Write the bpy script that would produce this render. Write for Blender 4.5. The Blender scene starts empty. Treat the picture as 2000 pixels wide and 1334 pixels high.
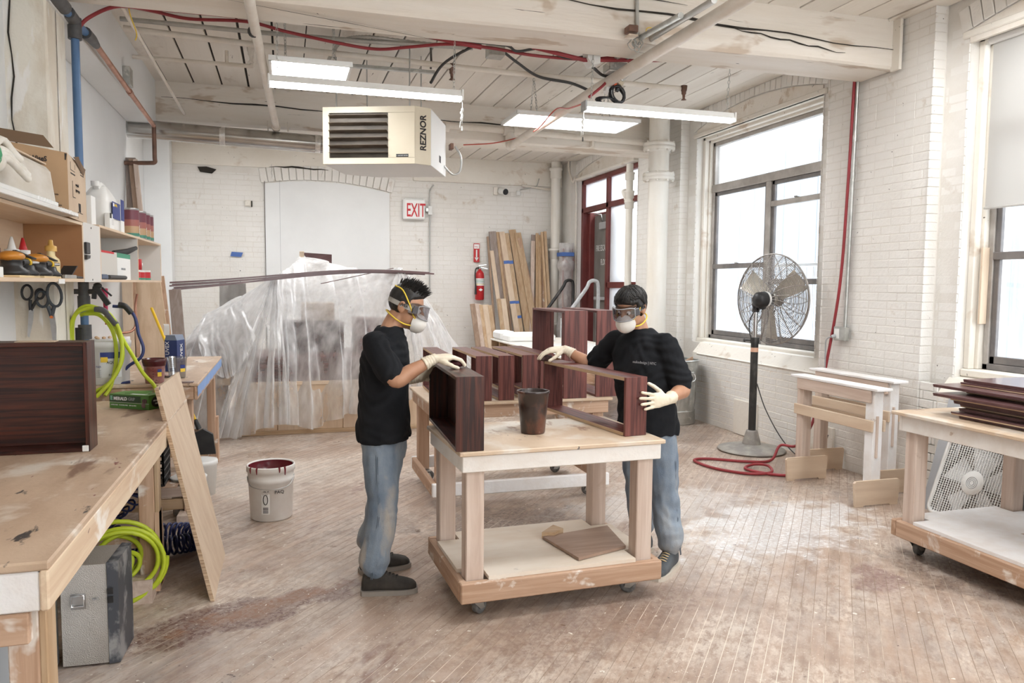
import bpy, math, random
from mathutils import Matrix, Vector, Quaternion, noise
random.seed(7)
SC = bpy.context.scene
COL = SC.collection
PI = math.pi
V3 = Vector

# ------------------------------------------------------------------ camera
cam_data = bpy.data.cameras.new('camera')
cam = bpy.data.objects.new('camera', cam_data)
COL.objects.link(cam)
cam_data.sensor_width = 36.0
cam_data.lens = 1478.7 / 2000 * 36.0
cam_data.clip_start = 0.05
yaw, pitch, roll = 0.291425, 0.0747953, 0.0081903
fw = V3((math.sin(yaw) * math.cos(pitch), math.cos(yaw) * math.cos(pitch), -math.sin(pitch)))
rt = V3((math.cos(yaw), -math.sin(yaw), 0))
up = rt.cross(fw)
r2 = rt * math.cos(roll) + up * math.sin(roll)
u2 = up * math.cos(roll) - rt * math.sin(roll)
cm = Matrix.Identity(4)
for i in range(3):
    cm[i][0] = r2[i]
    cm[i][1] = u2[i]
    cm[i][2] = -fw[i]
cm[2][3] = 1.70
cam.matrix_world = cm
SC.camera = cam

# ------------------------------------------------------------------ world, exposure
SC.view_settings.view_transform = 'Standard'
SC.view_settings.look = 'None'
SC.view_settings.gamma = 1.0
SC.view_settings.use_curve_mapping = False
SC.view_settings.exposure = 1.65
world = bpy.data.worlds.new('overcast_sky')
SC.world = world
world.use_nodes = True
wn = world.node_tree.nodes
wn['Background'].inputs['Color'].default_value = (0.93, 0.97, 1.0, 1)
wn['Background'].inputs['Strength'].default_value = 1.9
SC.cycles.use_denoising = True
SC.cycles.use_adaptive_sampling = True
SC.cycles.adaptive_threshold = 0.025
SC.cycles.max_bounces = 8
SC.cycles.diffuse_bounces = 4
SC.cycles.glossy_bounces = 4
SC.cycles.transmission_bounces = 8
SC.cycles.transparent_max_bounces = 16
SC.cycles.caustics_reflective = False
SC.cycles.caustics_refractive = False
SC.cycles.sample_clamp_indirect = 6.0

# ------------------------------------------------------------------ materials
def _nt(name):
    m = bpy.data.materials.new(name)
    m.use_nodes = True
    nt = m.node_tree
    return m, nt, nt.nodes['Principled BSDF']

def _rgb(c):
    return (c[0], c[1], c[2], 1.0)

def M(name, c1, c2=None, rough=.55, metal=0.0, scale=(4, 4, 4), detail=5, lo=.35, hi=.65,
      spots=(), bump=0.0, bscale=40.0, coat=0.0, spec=.5, world=False, rnd=0.0, dist=0.0, trans=0.0, alpha=1.0,
      emit=0.0, ior=1.45, sheen=0.0, brick=None):
    """Procedural painted / dyed / raw surface: two-tone noise, sharp-edged stains, fine relief."""
    m, nt, bs = _nt(name)
    N, L = nt.nodes, nt.links
    bs.inputs['Roughness'].default_value = rough
    bs.inputs['Metallic'].default_value = metal
    bs.inputs['Specular IOR Level'].default_value = spec
    bs.inputs['IOR'].default_value = ior
    bs.inputs['Coat Weight'].default_value = coat
    bs.inputs['Coat Roughness'].default_value = .12
    bs.inputs['Transmission Weight'].default_value = trans
    bs.inputs['Alpha'].default_value = alpha
    if sheen:
        bs.inputs['Sheen Weight'].default_value = sheen
    if emit:
        bs.inputs['Emission Color'].default_value = _rgb(c1)
        bs.inputs['Emission Strength'].default_value = emit
    bs.inputs['Base Color'].default_value = _rgb(c1)
    need = c2 is not None or spots or bump
    if not need:
        return m
    if world:
        tc = N.new('ShaderNodeNewGeometry')
        vec = tc.outputs['Position']
    else:
        tc = N.new('ShaderNodeTexCoord')
        vec = tc.outputs['Object']
    def noise_fac(sc, det, dst=0.0, rg=.6):
        mp = N.new('ShaderNodeMapping')
        mp.inputs['Scale'].default_value = sc if isinstance(sc, (tuple, list)) else (sc, sc, sc)
        L.new(vec, mp.inputs['Vector'])
        nz = N.new('ShaderNodeTexNoise')
        nz.inputs['Scale'].default_value = 1.0
        nz.inputs['Detail'].default_value = det
        nz.inputs['Roughness'].default_value = rg
        nz.inputs['Distortion'].default_value = dst
        L.new(mp.outputs['Vector'], nz.inputs['Vector'])
        return nz.outputs['Fac']
    def step(fac, a, b):
        mr = N.new('ShaderNodeMapRange')
        mr.inputs['From Min'].default_value = a
        mr.inputs['From Max'].default_value = b
        L.new(fac, mr.inputs['Value'])
        return mr.outputs['Result']
    def mix(fac, a, b):
        mx = N.new('ShaderNodeMix')
        mx.data_type = 'RGBA'
        L.new(fac, mx.inputs['Factor'])
        for s, v in (('A', a), ('B', b)):
            sock = [q for q in mx.inputs if q.name == s and q.type == 'RGBA'][0]
            if isinstance(v, (tuple, list)):
                sock.default_value = _rgb(v)
            else:
                L.new(v, sock)
        return [q for q in mx.outputs if q.type == 'RGBA'][0]
    col = c1
    f0 = None
    if c2 is not None:
        f0 = noise_fac(scale, detail, dist)
        col = mix(step(f0, lo, hi), c1, c2)
    for (sc_, sp_, a, b) in spots:
        col = mix(step(noise_fac(sp_, 4, .3), a, b), col, sc_)
    if rnd:
        oi = N.new('ShaderNodeObjectInfo')
        mr = N.new('ShaderNodeMapRange')
        mr.inputs['To Min'].default_value = 1 - rnd
        mr.inputs['To Max'].default_value = 1 + rnd * .5
        L.new(oi.outputs['Random'], mr.inputs['Value'])
        vm = N.new('ShaderNodeVectorMath')
        vm.operation = 'SCALE'
        if isinstance(col, (tuple, list)):
            vm.inputs[0].default_value = col
        else:
            L.new(col, vm.inputs[0])
        L.new(mr.outputs['Result'], vm.inputs['Scale'])
        col = vm.outputs['Vector']
    if not isinstance(col, (tuple, list)):
        L.new(col, bs.inputs['Base Color'])
    if bump:
        bf = noise_fac(bscale, 4)
        bp = N.new('ShaderNodeBump')
        bp.inputs['Strength'].default_value = bump
        bp.inputs['Distance'].default_value = .01
        L.new(bf, bp.inputs['Height'])
        L.new(bp.outputs['Normal'], bs.inputs['Normal'])
    return m

def WOOD(name, c1, c2, axis='z', k=1.0, rough=.5, coat=0.0, spots=(), rnd=.0, bump=.15, lo=.38, hi=.62, long=1.2, dist=.6, world=False):
    s = {'x': (long, 26 * k, 26 * k), 'y': (26 * k, long, 26 * k), 'z': (26 * k, 26 * k, long)}[axis]
    return M(name, c1, c2, rough=rough, scale=s, detail=4, lo=lo, hi=hi, spots=spots, rnd=rnd, coat=coat,
             bump=bump, bscale=tuple(q * 2.2 for q in s), dist=dist, world=world)

WHITE_OLD = M('aged_white_paint', (.84, .80, .73), (.75, .69, .60), rough=.6, scale=(.9, .9, 1.3), lo=.42, hi=.75,
              spots=(((.62, .52, .42), (2.2, 2.2, 3.0), .60, .70), ((.10, .08, .06), 17.0, .705, .72)), bump=.35, bscale=22, world=True)
WHITE_BRICK = M('white_painted_brick', (.84, .82, .785), (.78, .75, .70), rough=.55, scale=(1.1, 1.1, 1.1), lo=.40, hi=.72,
                spots=(((.60, .52, .43), 3.0, .635, .74), ((.09, .07, .06), 19.0, .722, .735)), bump=.45, bscale=30, world=True, rnd=.02)
WHITE_JOINT = M('painted_mortar', (.80, .775, .735), (.74, .705, .65), rough=.7, scale=(3, 3, 3), world=True, bump=.4, bscale=50)
WHITE_BEAM = M('white_painted_timber', (.83, .78, .71), (.76, .69, .60), rough=.55, scale=(.5, 5, 5), lo=.42, hi=.7,
               spots=(((.60, .50, .40), (1.2, 3.5, 3.5), .585, .64), ((.08, .06, .05), (1.5, 30, 30), .70, .72), ((.05, .04, .03), 16.0, .725, .74)), bump=.4, bscale=(3, 40, 40), world=True)
WHITE_PLANK = M('white_ceiling_board', (.84, .79, .72), (.77, .71, .63), rough=.5, scale=(6, .5, 6), lo=.42, hi=.72,
                spots=(((.58, .50, .42), (3, 1.2, 3), .61, .72), ((.12, .10, .08), (24, 3, 24), .70, .72)), bump=.25, bscale=(40, 3, 40), world=True, rnd=.06)
DRYWALL = M('white_drywall', (.84, .85, .85), (.79, .80, .80), rough=.6, scale=(1.2, 1.2, 1.2), lo=.4, hi=.7,
            spots=(((.66, .63, .58), (2, 2, 3), .74, .80),), bump=.08, bscale=60, world=True)
POST_PAINT = M('peeling_post_paint', (.83, .79, .70), (.72, .65, .54), rough=.6, scale=(4, 4, 1.6), lo=.45, hi=.58,
               spots=(((.88, .86, .82), (6, 6, 1.2), .60, .64), ((.08, .06, .05), (30, 30, 4), .75, .77)), bump=.4, bscale=25, world=True)
DARK_GAP = M('dark_gap', (.035, .03, .025), rough=.9)
FIRSTFLOOR = M('floor_dust_in_joints', (.80, .72, .62), (.34, .26, .20), rough=.9, scale=(1.2, 1.2, 3), lo=.40, hi=.52, world=True)

# floor boards: worn stained wood, sanding dust, spilled stain, painted-in window glare
def floor_mat():
    m, nt, bs = _nt('worn_floor_boards')
    N, L = nt.nodes, nt.links
    geo = N.new('ShaderNodeNewGeometry')
    def nz(scale, det=5, rotz=0.0, dist=0.0, rg=.6):
        mp = N.new('ShaderNodeMapping')
        mp.inputs['Rotation'].default_value = (0, 0, rotz)
        mp2 = N.new('ShaderNodeMapping')
        mp2.inputs['Scale'].default_value = scale
        L.new(geo.outputs['Position'], mp.inputs['Vector'])
        L.new(mp.outputs['Vector'], mp2.inputs['Vector'])
        n = N.new('ShaderNodeTexNoise')
        n.inputs['Scale'].default_value = 1
        n.inputs['Detail'].default_value = det
        n.inputs['Roughness'].default_value = rg
        n.inputs['Distortion'].default_value = dist
        L.new(mp2.outputs['Vector'], n.inputs['Vector'])
        return n.outputs['Fac']
    def step(f, a, b, lo=0.0, hi=1.0):
        r = N.new('ShaderNodeMapRange')
        r.inputs['From Min'].default_value = a
        r.inputs['From Max'].default_value = b
        r.inputs['To Min'].default_value = lo
        r.inputs['To Max'].default_value = hi
        L.new(f, r.inputs['Value'])
        return r.outputs['Result']
    def math_(op, a, b):
        n = N.new('ShaderNodeMath')
        n.operation = op
        for i, q in enumerate((a, b)):
            if isinstance(q, float):
                n.inputs[i].default_value = q
            else:
                L.new(q, n.inputs[i])
        return n.outputs[0]
    def mix(f, a, b):
        mx = N.new('ShaderNodeMix')
        mx.data_type = 'RGBA'
        L.new(f, mx.inputs['Factor'])
        for s, q in (('A', a), ('B', b)):
            k = [z for z in mx.inputs if z.name == s and z.type == 'RGBA'][0]
            if isinstance(q, tuple):
                k.default_value = _rgb(q)
            else:
                L.new(q, k)
        return [z for z in mx.outputs if z.type == 'RGBA'][0]
    A = math.radians(FLOOR_ANGLE)
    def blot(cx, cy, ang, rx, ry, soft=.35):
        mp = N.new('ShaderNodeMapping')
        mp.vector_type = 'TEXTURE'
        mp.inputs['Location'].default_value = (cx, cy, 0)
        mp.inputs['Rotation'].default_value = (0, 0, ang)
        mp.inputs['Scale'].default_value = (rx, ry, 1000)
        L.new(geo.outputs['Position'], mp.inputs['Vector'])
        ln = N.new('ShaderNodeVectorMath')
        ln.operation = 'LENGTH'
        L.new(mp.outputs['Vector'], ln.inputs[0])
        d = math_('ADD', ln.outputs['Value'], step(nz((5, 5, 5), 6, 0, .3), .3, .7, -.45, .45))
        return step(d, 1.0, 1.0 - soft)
    grain = nz((16, 1.6, 16), 6, A)
    base = mix(step(grain, .36, .66), (.46, .335, .255), (.32, .225, .17))
    big = step(nz((.55, .55, 1), 5, 0, .3, .65), .40, .62)
    dust = step(nz((1.5, 1.1, 1), 8, A, .4, .72), .42, .60)
    fine = step(nz((30, 14, 30), 7, A, .2, .7), .40, .58)
    base = mix(math_('MULTIPLY', math_('MULTIPLY', dust, fine), .80), base, (.70, .61, .52))
    base = mix(math_('MULTIPLY', math_('MULTIPLY', big, step(nz((13, 7, 13), 7, A, .2, .7), .42, .60)), .65), base, (.66, .60, .55))
    grey = step(nz((.9, .7, 1), 6, .7, .5), .52, .64, 0, .75)
    base = mix(math_('MULTIPLY', grey, step(nz((12, 3, 12), 6, A), .38, .62)), base, (.33, .28, .26))
    red = step(nz((1.3, .6, 1), 6, A, .6), .60, .68, 0, .7)
    base = mix(math_('MULTIPLY', red, step(nz((18, 5, 18), 6, A), .42, .56)), base, (.19, .09, .07))
    crumb = step(nz((34, 34, 34), 5, 0, .3, .7), .50, .56)
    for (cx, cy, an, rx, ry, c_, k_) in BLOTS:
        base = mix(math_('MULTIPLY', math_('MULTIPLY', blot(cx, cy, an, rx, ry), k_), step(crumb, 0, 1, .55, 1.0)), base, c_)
    spots = step(nz((9, 9, 9), 6, 0, .4), .70, .72)
    base = mix(spots, base, (.10, .06, .05))
    speck = math_('MULTIPLY', step(nz((48, 48, 48), 4, 0, .2, .7), .63, .66), step(nz((1.1, 1.1, 1), 4), .45, .6))
    base = mix(speck, base, (.13, .085, .07))
    drops = step(nz((15, 15, 15), 3, 0, .2), .70, .71)
    base = mix(drops, base, (.80, .76, .69))
    flecks = math_('MULTIPLY', step(nz((55, 55, 55), 4, 0, .2, .7), .64, .66), step(nz((.8, .8, 1), 4, 1), .42, .58))
    base = mix(flecks, base, (.80, .75, .68))
    scr = step(nz((60, 1.3, 60), 3, A + .5), .70, .72, 0, .45)
    base = mix(scr, base, (.72, .62, .52))
    oi = N.new('ShaderNodeObjectInfo')
    vm = N.new('ShaderNodeVectorMath')
    vm.operation = 'SCALE'
    L.new(base, vm.inputs[0])
    L.new(step(oi.outputs['Random'], 0, 1, .93, 1.06), vm.inputs['Scale'])
    L.new(vm.outputs['Vector'], bs.inputs['Base Color'])
    L.new(step(nz((2.5, 2.5, 1), 5), .3, .7, .24, .50), bs.inputs['Roughness'])
    bp = N.new('ShaderNodeBump')
    bp.inputs['Strength'].default_value = .25
    bp.inputs['Distance'].default_value = .005
    L.new(nz((40, 4, 40), 5, A), bp.inputs['Height'])
    L.new(bp.outputs['Normal'], bs.inputs['Normal'])
    return m
FLOOR_ANGLE = 40.0
# spilled stain, dirt, dust; the whitest blot also paints in window glare: (x, y, turn, radii, colour, strength)
BLOTS = ((-.35, 3.98, .35, .95, .20, (.13, .055, .045), .95), (-.1, 4.1, .5, .55, .10, (.30, .14, .07), .8), (1.55, 5.05, .1, .72, .52, (.12, .085, .07), .85), (.65, 5.3, .3, .45, .3, (.20, .14, .11), .6),
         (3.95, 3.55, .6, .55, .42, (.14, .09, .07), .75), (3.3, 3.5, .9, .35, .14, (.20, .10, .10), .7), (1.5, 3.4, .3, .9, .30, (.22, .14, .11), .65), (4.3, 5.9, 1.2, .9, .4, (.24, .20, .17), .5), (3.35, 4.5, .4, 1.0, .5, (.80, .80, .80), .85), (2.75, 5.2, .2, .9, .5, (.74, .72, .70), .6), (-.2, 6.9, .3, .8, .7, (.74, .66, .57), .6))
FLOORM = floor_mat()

PLY = {a: WOOD('plywood_' + a, (.68, .52, .37), (.57, .41, .27), a, .35, .5, spots=(((.52, .36, .24), (5, 5, 5), .66, .74),)) for a in 'xyz'}
PLYTOP = M('used_bench_plywood', (.60, .45, .325), (.46, .325, .225), rough=.5, scale=(5, 1.5, 5), lo=.38, hi=.66,
           spots=(((.74, .66, .57), (3, 2, 3), .54, .64), ((.27, .17, .12), (5, 1.6, 5), .60, .68), ((.07, .06, .055), (11, 4, 11), .66, .70), ((.22, .07, .06), (7, 2, 7), .70, .72)), bump=.2, bscale=30, world=True)
TABLETOP = M('dusty_bench_top', (.66, .52, .385), (.56, .41, .28), rough=.5, scale=(3, 2, 3), lo=.38, hi=.66,
           spots=(((.74, .68, .60), (2.5, 2.5, 2.5), .52, .64), ((.36, .23, .16), (6, 3, 6), .62, .69), ((.12, .10, .10), (14, 6, 14), .69, .72)), bump=.2, bscale=30, world=True)
BIRCH = {a: WOOD('birch_ply_' + a, (.70, .56, .42), (.62, .47, .34), a, .5, .5, bump=.06) for a in 'xyz'}
PINE = {a: WOOD('pine_board_' + a, (.62, .45, .29), (.50, .33, .19), a, .8, .55, rnd=.15) for a in 'xyz'}
FIR = {a: WOOD('rough_fir_' + a, (.60, .41, .29), (.46, .29, .19), a, 1.0, .65, rnd=.1, spots=(((.80, .73, .66), (6, 6, 6), .58, .66), ((.18, .11, .08), 11, .74, .77))) for a in 'xyz'}
FIRDUST = {a: WOOD('dust_white_fir_' + a, (.68, .56, .48), (.55, .42, .34), a, .8, .65, rnd=.06, spots=(((.52, .39, .30), (7, 7, 7), .66, .74), ((.15, .10, .08), 14, .75, .77))) for a in 'xyz'}
WHITED = M('whitewashed_timber', (.88, .87, .87), (.80, .76, .73), rough=.6, scale=(5, 5, 5), lo=.4, hi=.66,
           spots=(((.50, .38, .29), 6.0, .70, .75), ((.14, .10, .08), 16.0, .755, .77)), bump=.3, bscale=30)
GREYWOOD = {a: WOOD('grey_weathered_board_' + a, (.36, .30, .27), (.27, .21, .18), a, .8, .6) for a in 'xyz'}
BROWNWOOD = {a: WOOD('brown_board_' + a, (.40, .28, .20), (.30, .20, .14), a, .8, .6) for a in 'xyz'}
MAHOG = {a: WOOD('mahogany_stained_oak_' + a, (.085, .021, .012), (.022, .006, .005), a, 1.5, .36, coat=.15, bump=.12, lo=.40, hi=.60, long=1.6, dist=1.1) for a in 'xyz'}
MAHOGL = {a: WOOD('reddish_stained_oak_' + a, (.195, .060, .047), (.075, .020, .017), a, 1.5, .42, coat=.10, bump=.12, lo=.38, hi=.62, long=1.6, dist=1.1) for a in 'xyz'}
PURPLE = M('dull_purple_stained_panel', (.15, .075, .075), (.11, .05, .05), rough=.32, scale=(3, 20, 20), coat=.3)
PLYEDGE = M('plywood_edge', (.66, .49, .33), (.42, .28, .18), rough=.6, scale=(1, 1, 160), lo=.45, hi=.55)
STEEL = M('brushed_steel', (.60, .60, .60), (.46, .46, .46), rough=.32, metal=1.0, scale=(9, 9, 9))
GALV = M('galvanised_steel', (.58, .59, .57), (.44, .45, .43), rough=.38, metal=.85, scale=(6, 6, 6), lo=.42, hi=.6, spots=(((.66, .66, .62), 9, .58, .64),), bump=.15, bscale=12)
DUCT = M('bright_duct_metal', (.52, .51, .49), (.40, .39, .37), rough=.2, metal=1.0, scale=(3, 8, 8))
CHROME = M('chrome', (.75, .75, .75), rough=.12, metal=1.0)
CONDUIT = M('grey_conduit', (.52, .52, .50), (.44, .44, .42), rough=.4, metal=.6, scale=(6, 6, 6))
DARKCABLE = M('dark_cable', (.06, .06, .06), rough=.6)
BLACK = M('black_plastic', (.022, .022, .024), (.035, .035, .036), rough=.42, scale=(8, 8, 8))
BLACKM = M('black_painted_steel', (.03, .03, .03), (.09, .085, .08), rough=.4, scale=(9, 9, 4), lo=.52, hi=.68)
GREYP = M('grey_plastic', (.42, .43, .44), rough=.5)
WHITEP = M('white_plastic', (.82, .82, .80), (.76, .76, .74), rough=.4, scale=(5, 5, 5))
WHITEG = M('glossy_white', (.88, .88, .87), rough=.3)
CREAM = M('cream_enamel', (.71, .64, .50), (.67, .59, .45), rough=.4, scale=(2, 2, 2))
GREYWHITE = M('grey_white_enamel', (.70, .69, .67), rough=.4)
RED = M('red_enamel', (.52, .025, .03), rough=.35)
REDHOSE = M('dark_red_rubber_hose', (.33, .035, .045), (.25, .03, .035), rough=.45, scale=(5, 5, 5))
REDPAINT = M('oxblood_painted_timber', (.18, .042, .038), (.13, .03, .028), rough=.45, scale=(4, 4, 4), bump=.1)
YELLOW = M('yellow_plastic', (.85, .55, .03), rough=.4)
LIME = M('lime_green_hose', (.56, .66, .04), (.48, .58, .03), rough=.42, scale=(9, 9, 9))
BLUEP = M('blue_plastic_pipe', (.10, .20, .38), (.08, .16, .31), rough=.35, scale=(3, 3, 3))
NAVY = M('navy_coil_hose', (.035, .05, .17), rough=.35)
BLUETAPE = M('blue_masking_tape', (.075, .15, .42), (.09, .18, .48), rough=.6, scale=(7, 7, 7))
PALETAPE = M('pale_blue_masking_tape', (.22, .36, .66), (.27, .42, .72), rough=.6, scale=(9, 9, 9))
COPPER = M('old_copper', (.56, .30, .21), (.40, .20, .14), rough=.4, metal=.7, scale=(8, 8, 3))
COPPERD = M('tarnished_copper', (.23, .13, .095), (.15, .09, .07), rough=.5, metal=.6, scale=(8, 8, 8))
PAPER = M('white_paper', (.86, .86, .84), rough=.7)
CARD = M('brown_cardboard', (.50, .33, .19), (.46, .30, .17), rough=.75, scale=(5, 5, 5))
CARDL = M('pale_cardboard', (.66, .52, .38), (.60, .46, .33), rough=.75, scale=(5, 5, 5))
INK = M('black_ink', (.03, .025, .025), rough=.7)
REDINK = M('red_ink', (.60, .04, .05), rough=.6)
WHITEINK = M('white_ink', (.86, .86, .86), rough=.6)
GREYINK = M('grey_ink', (.35, .36, .38), rough=.6)
BLUEINK = M('dark_blue_ink', (.03, .05, .22), rough=.5)
YELINK = M('yellow_ink', (.85, .60, .06), rough=.6)
GREENINK = M('green_ink', (.05, .30, .18), rough=.5)
GREENBOX = M('green_glossy_card', (.06, .17, .04), (.10, .28, .05), rough=.35, scale=(5, 5, 5))
BLUEBOX = M('navy_card', (.03, .05, .16), rough=.4)
RUBBER = M('dark_rubber', (.05, .048, .045), (.13, .12, .11), rough=.7, scale=(12, 12, 12))
LENSW = M('lit_diffuser', (.975, .99, 1.0), emit=7.0)
GLASS = None
def glass_mat(name, tint=(1, 1, 1), mixf=.12, rough=.02):
    m, nt, bs = _nt(name)
    N, L = nt.nodes, nt.links
    tr = N.new('ShaderNodeBsdfTransparent')
    tr.inputs['Color'].default_value = _rgb(tint)
    gl = N.new('ShaderNodeBsdfGlossy')
    gl.inputs['Roughness'].default_value = rough
    mx = N.new('ShaderNodeMixShader')
    mx.inputs['Fac'].default_value = mixf
    L.new(tr.outputs[0], mx.inputs[1])
    L.new(gl.outputs[0], mx.inputs[2])
    L.new(mx.outputs[0], N['Material Output'].inputs['Surface'])
    return m
GLASS = glass_mat('window_glass', (.96, .98, 1.0), .07)
LENSG = glass_mat('clear_goggle_lens', (.62, .60, .62), .12, .05)
CLEARCUP = glass_mat('clear_plastic', (.84, .86, .88), .16, .12)
def film_mat(name, col, tfac, gloss=.12, nscale=(3, 3, 3), var=.25):
    """translucent sheet: lets part of the light straight through, scatters the rest"""
    m, nt, bs = _nt(name)
    N, L = nt.nodes, nt.links
    tr = N.new('ShaderNodeBsdfTransparent')
    tl = N.new('ShaderNodeBsdfTranslucent')
    tl.inputs['Color'].default_value = _rgb(col)
    df = N.new('ShaderNodeBsdfDiffuse')
    df.inputs['Color'].default_value = _rgb(col)
    gl = N.new('ShaderNodeBsdfGlossy')
    gl.inputs['Roughness'].default_value = .25
    a = N.new('ShaderNodeMixShader'); a.inputs['Fac'].default_value = .55
    L.new(tl.outputs[0], a.inputs[1]); L.new(df.outputs[0], a.inputs[2])
    b = N.new('ShaderNodeMixShader'); b.inputs['Fac'].default_value = gloss
    L.new(a.outputs[0], b.inputs[1]); L.new(gl.outputs[0], b.inputs[2])
    c = N.new('ShaderNodeMixShader')
    tc = N.new('ShaderNodeTexCoord')
    mp = N.new('ShaderNodeMapping'); mp.inputs['Scale'].default_value = nscale
    nz = N.new('ShaderNodeTexNoise'); nz.inputs['Scale'].default_value = 1; nz.inputs['Detail'].default_value = 5
    mr = N.new('ShaderNodeMapRange')
    mr.inputs['From Min'].default_value = .3; mr.inputs['From Max'].default_value = .7
    mr.inputs['To Min'].default_value = max(0, tfac - var); mr.inputs['To Max'].default_value = min(1, tfac + var)
    L.new(tc.outputs['Object'], mp.inputs['Vector']); L.new(mp.outputs['Vector'], nz.inputs['Vector'])
    L.new(nz.outputs['Fac'], mr.inputs['Value'])
    lw = N.new('ShaderNodeLayerWeight'); lw.inputs['Blend'].default_value = .35
    mm = N.new('ShaderNodeMath'); mm.operation = 'MULTIPLY_ADD'
    L.new(lw.outputs['Facing'], mm.inputs[0]); mm.inputs[1].default_value = -.75
    L.new(mr.outputs['Result'], mm.inputs[2])
    cl = N.new('ShaderNodeClamp'); L.new(mm.outputs[0], cl.inputs['Value'])
    L.new(cl.outputs[0], c.inputs['Fac'])
    L.new(b.outputs[0], c.inputs[1]); L.new(tr.outputs[0], c.inputs[2])
    L.new(c.outputs[0], N['Material Output'].inputs['Surface'])
    return m
FILM = film_mat('polythene_film', (.95, .955, .96), .58, .12, (7, 7, 2.0), .30)
FROST = film_mat('frosted_pane', (.95, .97, 1.0), .55, .04, (2, 2, 2), .05)
SHADE = film_mat('roller_blind_cloth', (.70, .68, .65), .05, .0, (2, 2, 2), .02)
BAG = film_mat('clear_wrap', (.92, .92, .92), .55, .15, (9, 9, 5), .25)

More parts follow.
